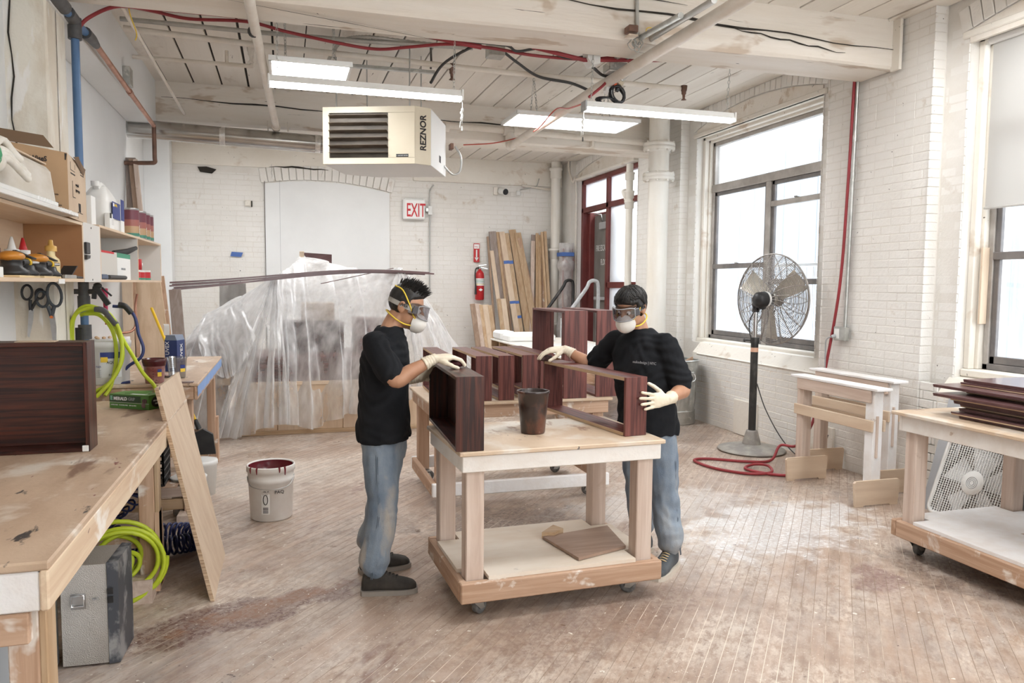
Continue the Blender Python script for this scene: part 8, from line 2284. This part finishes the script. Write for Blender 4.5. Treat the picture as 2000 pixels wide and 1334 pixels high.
def shoe(parent, heel, d, L, upper, sole, lace, z0=.0):
    h = V3(heel); d = V3(d).normalized(); x = V3((d.y, -d.x, 0))
    prof = [(0.0, .022, .06), (.03, .036, .105), (.16, .043, .125), (.32, .044, .125), (.46, .046, .108), (.64, .052, .084), (.82, .050, .070), (.94, .040, .058), (1.0, .020, .042)]
    mb = MB()
    loft(mb, [(h + d * (L * t) + V3((0, 0, z0 + .018 + (hh - .018) / 2)), x * w, V3((0, 0, (hh - .012) / 2))) for t, w, hh in prof], 20, .75)
    s = T_part = parent
    up_ = skin_obj('shoe', solid(mb, .006, 3), upper, parent)
    out = [h + d * (L * t - .006 + .012 * t) + x * (w + .006) for t, w, hh in prof] + [h + d * (L * t - .006 + .012 * t) - x * (w + .006) for t, w, hh in reversed(prof)]
    MB().prism([p + V3((0, 0, z0)) for p in out], (0, 0, .026)).build('sole', sole, up_)
    lm = MB()
    for k in range(5):
        t = .36 + .065 * k; hh = .122 - .115 * max(0, t - .36)
        c = h + d * (L * t) + V3((0, 0, z0 + hh + .003))
        lm.tube(smooth_path([c - x * .026 - V3((0, 0, .012)), c + d * .012, c + x * .026 - V3((0, 0, .012))], 4), .0035, 5)
    lm.build('lace', lace, up_)
    return up_
def head_frame(c, face, upv=(0, 0, 1)):
    y = V3(face).normalized(); z = V3(upv); z = (z - y * z.dot(y)).normalized(); x = y.cross(z)
    m = Matrix((x, y, z)).transposed().to_4x4(); m.translation = V3(c)
    return m
def head_shapes(mb, H):
    R = H.to_3x3()
    b = lambda c, r: mb.ball(H @ V3(c), r, R, 22, 14)
    b((0, -.012, .030), (.076, .097, .088)); b((0, .028, -.042), (.058, .064, .074)); b((0, .056, -.088), (.030, .030, .022)); b((0, .062, -.100), (.02, .018, .014))
    b((0, .066, .030), (.052, .022, .020)); b((.034, .062, -.030), (.024, .022, .022)); b((-.034, .062, -.030), (.024, .022, .022))
    b((0, .086, -.066), (.024, .012, .007)); b((0, .085, -.075), (.021, .011, .006)); b((0, .012, -.075), (.052, .05, .03))
    mb.tube([H @ V3(q) for q in ((0, .078, .02), (0, .096, -.008), (0, .108, -.030), (0, .090, -.040))], [.009, .010, .013, .010], 10)
    b((.012, .094, -.033), (.008, .010, .008)); b((-.012, .094, -.033), (.008, .010, .008))
    for s in (-1, 1):
        mb.ball(H @ V3((s * .077, -.012, -.008)), (.010, .019, .032), R @ Matrix.Rotation(-.12, 3, 'X'), 12, 8)
        mb.tube([H @ V3((s * (.080 + .008 * math.sin(q)), -.020 - .018 * math.cos(q) * .9, -.004 + .030 * math.sin(q))) for q in [-.9 + .45 * k for k in range(8)]], .0055, 6)
    return mb
def hair_cap(name, H, parent, line, thick, lump):
    def f(u, v):
        a = 2 * PI * u; t = -PI / 2 + PI * v
        dx_, dy_, dz_ = math.cos(t) * math.cos(a), math.cos(t) * math.sin(a), math.sin(t)
        p = V3((.076 * dx_, -.012 + .097 * dy_, .030 + .088 * dz_))
        k = max(-1.0, min(1.0, line(p) / .012))
        q = V3((dx_, dy_, dz_)) * (thick(p) * max(0, k) - .012 * max(0, -k) + (lump * noise.noise(p * 60) + lump * .7 * math.sin(a * 37 + 6 * noise.noise(p * 20))) * max(0, k))
        return H @ (p + q)
    return MB().grid(90, 50, f, closeu=True).build(name, HAIR, parent)
def strands(mb, H, n, rule):
    for i in range(n):
        r = rule()
        if r is None: continue
        pts, w0 = r
        pts = smooth_path([H @ V3(p) for p in pts], 2)
        k = len(pts)
        mb.tube(pts, [w0 * (1 - .85 * (j / (k - 1)) ** 1.5) for j in range(k)], 4, caps=False)
    return mb
def headgear(H, parent, word, tint=0):
    """goggles on a strap, cup respirator with two yellow elastics, eyes"""
    P = lambda x, y, z: H @ V3((x, y, z))
    for s in (-1, 1):
        e = MB().ball(P(s * .031, .074, .004), .0125, n=14, m=10).build('eye', PAPER, parent)
        MB().ball(P(s * .031, .0838, .002), .0056, n=10, m=6).build('iris', INK, e)
    def lens(u, v):
        a = (u - .5) * 2; q = v * 2 - 1
        w = .076 - .006 * q * (q < 0) * -1
        return P(a * w, .128 - .052 * a * a - .006 * q, .006 + .036 * q + .008 * (1 - abs(a)) * (-.9 if q < -.2 else 0) * -(q + .2))
    g = MB().grid(22, 12, lens).build('goggle_lens', LENSG, parent)
    def skirt(u, v):
        t = 2 * PI * u
        a = max(-1, min(1, 1.22 * math.cos(t))); q = max(-1, min(1, 1.22 * math.sin(t)))
        f = V3((a * .076, .128 - .052 * a * a - .006 * q, .006 + .036 * q)); bk_ = V3((a * .070, .074 - .052 * a * a, .006 + .041 * q))
        return H @ f.lerp(bk_, v)
    MB().grid(48, 5, skirt, closeu=True).build('goggle_body', GFRAME, parent)
    rim = [skirt(i / 48, 0) for i in range(48)]
    MB().tube(rim, .0038, 6, closed=True).build('goggle_rim', M('goggle_rim_grey', (.30, .30, .31), rough=.3), parent)
    for s in (-1, 1):
        MB().boxm(H @ Matrix.Translation((s * .080, .058, .008)) @ Matrix.Rotation(-s * .9, 4, 'Z'), .030, .014, .044, .005).build('goggle_hinge', M('smoky_plastic', (.09, .09, .10), rough=.3), parent)
    def band(u, v):
        t = .62 + (2 * PI - 1.24) * u + PI / 2
        return P(.0855 * math.cos(t), -.010 + .106 * math.sin(t), .010 + .026 * (v - .5) + .006 * math.sin(t + 3.6))
    MB().grid(60, 4, band).build('goggle_strap', STRAPG, parent)
    for s in (-1, 1):
        text('lettering', word, .021, P(s * .0885, -.034 * 1 if s > 0 else .03, .003), H.to_3x3() @ V3((0, 1 if s > 0 else -1, 0)), H.to_3x3() @ V3((0, 0, 1)), INK, parent, bold=.0006, sx=.95)
    def cup(u, v):
        a = 2 * PI * u; r = v
        k = math.cos(r * PI / 2) ** .75
        sx_, sz_ = .057 * math.sin(r * PI / 2), .057 * math.sin(r * PI / 2)
        return P(sx_ * math.cos(a) * 1.06, .070 + .068 * k - .010 * abs(math.cos(a)) * r, -.062 + sz_ * math.sin(a) * (1.0 if math.sin(a) > 0 else 1.02) + .0 * k)
    m_ = MB().grid(36, 14, lambda u, v: cup(u, max(v, .001)), closeu=True).build('respirator', MASKW, parent)
    MB().tube([P(.028 * s, .112 - .35 * abs(s) * .03, -.022) for s in (-1, -.5, 0, .5, 1)], .0028, 5).build('nose_clip', STEEL, m_)
    mk = MB()
    for k in range(5):
        a = 4.1 + .14 * k
        mk.boxm(Matrix.Translation(cup((a / (2 * PI)) % 1, .80) + (H.to_3x3() @ V3((math.cos(a) * .002, .002, math.sin(a) * .002)))) @ H.to_3x3().to_4x4() @ Matrix.Rotation(-a, 4, 'Y'), .003, .003, .006 + .004 * (k % 2))
    mk.build('printed_mark', INK, m_)
    for s in (-1, 1):
        MB().tube(smooth_path([P(s * .047, .078, -.046), P(s * .066, .052, -.020), P(s * .083, .012, .032), P(s * .074, -.045, .085), P(s * .03, -.095, .092), P(0, -.104, .092)], 6), .0042, 6).build('yellow_strap', YSTRAP, parent)
        MB().tube(smooth_path([P(s * .047, .072, -.082), P(s * .068, .03, -.088), P(s * .074, -.02, -.080), P(s * .062, -.065, -.066), P(s * .02, -.098, -.056), P(0, -.103, -.055)], 6), .0042, 6).build('yellow_strap', YSTRAP, parent)
def wrinkles(amp, seed, lowz, highz):
    def f(co, n):
        t = (co.z - lowz) / (highz - lowz)
        w = noise.noise((co.x * 5 + seed, co.y * 5, co.z * 3))
        r = math.sin(co.z * 34 + 14 * w + 9 * (co.x + co.y))
        r2 = math.sin(co.z * 70 + 22 * noise.noise((co.x * 4, co.y * 4, co.z * 4 + seed)) - 25 * co.x)
        return amp * (.75 * noise.noise(co * 7 + V3((seed, 0, 0))) + .45 * r * abs(w) * 1.8 + .22 * r2)
    return f
def jeans_wr(seed):
    def f(co, n):
        k = 1.0 + 2.2 * max(0, 1 - abs(co.z - .16) / .14) + .8 * max(0, 1 - abs(co.z - .47) / .12)
        w = noise.noise((co.x * 6 + seed, co.y * 6, co.z * 4))
        return .0040 * k * (math.sin(co.z * 40 + 16 * w + 34 * co.x + 27 * co.y + seed) * (.08 + .75 * abs(w)) + 1.5 * noise.noise(V3((co.x * 9, co.y * 9, co.z * 15 + seed))))
    return f
def person(label, base, F, waist, chest, neck, Hm, shR, elR, wrR, shL, elL, wrL, hips, kneR, ankR, kneL, ankL, denim_, shoes, seed):
    t = T('person', label, 'person', base)
    F = V3((F[0], F[1], 0)).normalized(); Rr = V3((F.y, -F.x, 0))
    waist, chest, neck, hips = V3(waist), V3(chest), V3(neck), V3(hips)
    # one continuous body
    mb = MB()
    head_shapes(mb, Hm)
    skull = Hm @ V3((0, -.030, -.055))
    limb(mb, [skull, (skull + neck) / 2 + V3((0, 0, -.005)), neck - V3((0, 0, .05))], [.052, .053, .066])
    loft(mb, [(hips + V3((0, 0, -.09)), Rr * .12, F * .09), (hips, Rr * .155, F * .11), (waist, Rr * .14, F * .10), (chest, Rr * .165, F * .105), (chest.lerp(neck, .55), Rr * .13, F * .085), (neck, Rr * .06, F * .06)], 24)
    for sh, el, wr in ((shR, elR, wrR), (shL, elL, wrL)):
        limb(mb, [chest.lerp(neck, .3).lerp(V3(sh), .5), sh, V3(sh).lerp(V3(el), .5), el, V3(el).lerp(V3(wr), .35), V3(el).lerp(V3(wr), .78), wr], [.05, .056, .050, .041, .0435, .029, .017])
    for hp, kn, an in ((hips + Rr * .085, kneR, ankR), (hips - Rr * .085, kneL, ankL)):
        limb(mb, [hp, V3(hp).lerp(V3(kn), .5), kn, V3(kn).lerp(V3(an), .3), an], [.085, .072, .053, .052, .036])
    skin_obj('body', solid(mb, .0058, 4), SKIN, t)
    # shirt
    mb = MB()
    hem = hips + V3((0, 0, -.045))
    loft(mb, [(hem, Rr * .200, F * .150), (hips + V3((0, 0, .07)), Rr * .192, F * .142), (waist, Rr * .180, F * .136), (waist.lerp(chest, .6), Rr * .190, F * .138), (chest, Rr * .192, F * .128), (chest.lerp(neck, .5), Rr * .165, F * .106), (chest.lerp(neck, .85), Rr * .105, F * .085), (neck + V3((0, 0, .006)), Rr * .074, F * .072)], 32, .88)
    for sh, el in ((shR, elR), (shL, elL)):
        sh, el = V3(sh), V3(el)
        limb(mb, [chest.lerp(neck, .35).lerp(sh, .55), sh, sh.lerp(el, .5), sh.lerp(el, .80)], [.066, .074, .072, .070])
    so = skin_obj('t_shirt', solid(mb, .0075, 4), SHIRT, t, wrinkles(.0115, seed, hem.z, neck.z))
    # jeans
    mb = MB()
    loft(mb, [(hips + V3((0, 0, -.16)), Rr * .155, F * .118), (hips + V3((0, 0, -.06)), Rr * .172, F * .128), (hips + V3((0, 0, .03)), Rr * .165, F * .122)], 28)
    for hp, kn, an in ((hips + Rr * .088 + V3((0, 0, -.06)), kneR, ankR), (hips - Rr * .088 + V3((0, 0, -.06)), kneL, ankL)):
        hp, kn, an = V3(hp), V3(kn), V3(an)
        limb(mb, [hp, hp.lerp(kn, .5), kn, kn.lerp(an, .5), an + V3((0, 0, .11)), an + V3((0, 0, .055))], [.106, .098, .086, .083, .084, .077])
    jo = skin_obj('jeans', solid(mb, .0075, 4), denim_, t, jeans_wr(seed))
    sm = MB()
    for hp, kn, an, s in ((hips + Rr * .088, kneR, ankR, 1), (hips - Rr * .088, kneL, ankL, -1)):
        P0 = [V3(hp) + Rr * s * .088, V3(hp).lerp(V3(kn), .5) + Rr * s * .094, V3(kn) + Rr * s * .081, V3(kn).lerp(V3(an), .5) + Rr * s * .078, V3(an) + Rr * s * .077]
        for o_ in (-.004, .004):
            sm.tube(smooth_path([p + F * o_ for p in P0], 8), .0022, 5)
    sm.build('side_seam', M('dark_denim_seam', (.10, .13, .17), rough=.8), jo)
    for an, (hd, sd) in ((ankR, shoes[0]), (ankL, shoes[1])):
        d = V3((sd[0], sd[1], 0)).normalized()
        shoe(t, (an[0] - d.x * .075, an[1] - d.y * .075, 0), d, *hd)
    return t
BLKSHOE = M('black_suede', (.03, .027, .024), (.06, .052, .045), rough=.8, scale=(14, 14, 14))
GREYSOLE = M('grey_sole', (.30, .27, .24), rough=.7)
SKATE = M('charcoal_canvas', (.055, .065, .075), (.10, .11, .12), rough=.75, scale=(12, 12, 12))
CREAMSOLE = M('cream_sole', (.62, .56, .48), rough=.7)
# the left worker, in profile
H1 = head_frame((.658, 4.26, 1.568), (.86, -.27, -.34), (.42, -.10, 1))
P1_ = person('person in black t-shirt and goggles standing in profile, sponging the stained drawer', (.50, 4.27, 0), (.93, -.37),
             (.530, 4.28, 1.05), (.535, 4.27, 1.30), (.555, 4.265, 1.455), H1,
             (.460, 4.10, 1.372), (.548, 3.945, 1.195), (.765, 3.985, 1.305), (.605, 4.44, 1.372), (.585, 4.53, 1.13), (.775, 4.475, 1.135),
             (.530, 4.28, .87), (.505, 4.145, .49), (.455, 4.10, .105), (.535, 4.40, .49), (.475, 4.42, .105), DENIM1,
             (((.30, BLKSHOE, GREYSOLE, BLKSHOE), (.985, -.12)), ((.30, BLKSHOE, GREYSOLE, BLKSHOE), (.96, .16))), 1.7)
headgear(H1, P1_, 'UVEX')
def line1(p):
    # above zero: hair grows here
    front = p.z - (.058 + .5 * max(0, p.y - .03))
    side = p.z - (.004 if p.y > -.02 else -.042 + .5 * (p.y + .02))
    return min(front if p.y > .02 else 1, side if p.y <= .03 else 1) if p.y <= .03 else front
hair_cap('hair', H1, P1_, line1, lambda p: .006 + .014 * max(0, (p.z - .03) / .09), .0022)
def rule1():
    a = random.uniform(0, 2 * PI); r = math.sqrt(random.random())
    x, y = .062 * r * math.cos(a), .0 + .085 * r * math.sin(a)
    z = .030 + .088 * math.sqrt(max(0, 1 - (x / .076) ** 2 - ((y + .012) / .097) ** 2))
    if z < .078: return None
    L = random.uniform(.032, .062)
    dx_, dy_ = x * 6 + random.uniform(-.3, .3), y * 4 + .45 + random.uniform(-.35, .3)
    n = V3((dx_, dy_, 1)).normalized()
    p = V3((x, y, z))
    return [p, p + n * L * .6, p + n * L + V3((0, .004, 0))], .0042
o = strands(MB(), H1, 520, rule1).build('hair_tufts', HAIR, P1_); o['kind'] = 'stuff'
hand('glove', P1_, (.765, 3.985, 1.305), (.92, .15, .03), (-.06, -.15, 1), 1, (.42, .40, .42, .48), .05, (.75, .35), 1.0, (.548, 3.945, 1.195))
hand('glove', P1_, (.775, 4.475, 1.135), (.45, .1, .40), (-.6, .75, .4), -1, (.55, .5, .55, .6), .05, (.9, .5), .95, (.585, 4.53, 1.13))
sp_ = MB().ball((.893, 4.015, 1.272), (.046, .036, .022), Matrix.Rotation(.3, 3, 'Z'), 18, 10)
for v in sp_.v: v += V3((0, 0, .004 * noise.noise(v * 60)))
one(sp_, 'staining_sponge', M('stain_soaked_sponge', (.045, .010, .014), (.10, .02, .025), rough=.7, scale=(60, 60, 60), bump=.4), 'dark stain-soaked sponge pad under the glove of the left worker', 'sponge')
# the right worker, three-quarter view
H2 = head_frame((1.975, 4.125, 1.562), (-.80, -.50, -.34), (-.32, -.22, 1))
P2_ = person('person in black t-shirt and goggles facing the camera, reaching over the open frame', (2.12, 4.12, 0), (-.885, -.47),
             (2.095, 4.16, 1.04), (2.075, 4.175, 1.285), (2.06, 4.16, 1.435), H2,
             (1.985, 4.335, 1.35), (1.885, 4.48, 1.185), (1.745, 4.62, 1.285), (2.155, 4.015, 1.345), (2.245, 3.955, 1.095), (2.045, 3.775, 1.065),
             (2.115, 4.15, .855), (2.10, 4.22, .46), (2.165, 4.30, .105), (2.195, 4.06, .45), (2.20, 3.99, .105), DENIM2,
             (((.29, SKATE, CREAMSOLE, M('tan_lace', (.62, .47, .26), rough=.8)), (-.93, -.2)), ((.31, SKATE, CREAMSOLE, M('tan_lace', (.62, .47, .26), rough=.8)), (-.72, -.62))), 4.3)
headgear(H2, P2_, 'UVEX')
def line2(p):
    front = p.z - (.050 - .10 * abs(p.x) + .3 * max(0, p.y - .05))
    side = p.z - (.002 if p.y > -.015 else -.050 + .4 * (p.y + .015))
    return front if p.y > .03 else side
hair_cap('hair', H2, P2_, line2, lambda p: .013 + .008 * max(0, (p.z - .03) / .09), .0026)
def rule2():
    a = random.uniform(0, 2 * PI)
    pts = []
    e0 = random.uniform(.55, 1.25); e1 = e0 - random.uniform(.45, .8)
    lo = .42 if math.sin(a) > .35 else (.05 if math.sin(a) > -.2 else -.42)
    e1 = max(e1, lo)
    if e1 > e0: return None
    off = random.uniform(.016, .024)
    for k in range(4):
        t = e0 + (e1 - e0) * k / 3; b = a + .12 * k * math.sin(a * 3)
        q = V3((math.cos(t) * math.cos(b), math.cos(t) * math.sin(b), math.sin(t)))
        pts.append(V3((.076 * q.x, -.012 + .097 * q.y, .030 + .088 * q.z)) + q * (off - .001 * k))
    return pts, .0036
o = strands(MB(), H2, 700, rule2).build('hair_tufts', HAIR, P2_); o['kind'] = 'stuff'
hand('glove', P2_, (1.745, 4.62, 1.285), (-.90, .25, -.10), (-.10, -.2, 1), -1, (.35, .36, .38, .45), .05, (.7, .4), 1.02, (1.885, 4.48, 1.185))
hand('glove', P2_, (2.045, 3.775, 1.065), (-.96, -.24, .02), (.12, -.96, .12), 1, (.05, .04, .05, .08), .13, (.95, .75), 1.02, (2.245, 3.955, 1.095))
rg = MB().ball((1.635, 4.685, 1.222), (.055, .045, .022), Matrix.Rotation(.4, 3, 'Z'), 16, 8)
one(rg, 'wiping_rag', M('dark_rag', (.06, .03, .03), (.12, .08, .08), rough=.9, scale=(40, 40, 40)), 'small dark wiping rag under the glove of the right worker', 'rag')
fr_ = V3((-.885, -.47, 0)); rr_ = V3((-.47, .885, 0))
text('chest_print', 'makedesign | NYC', .022, V3((2.075, 4.175, 1.245)) + fr_ * .147 - rr_ * .045, -rr_, (0, 0, 1), M('faint_print', (.32, .32, .33), rough=.8), P2_)
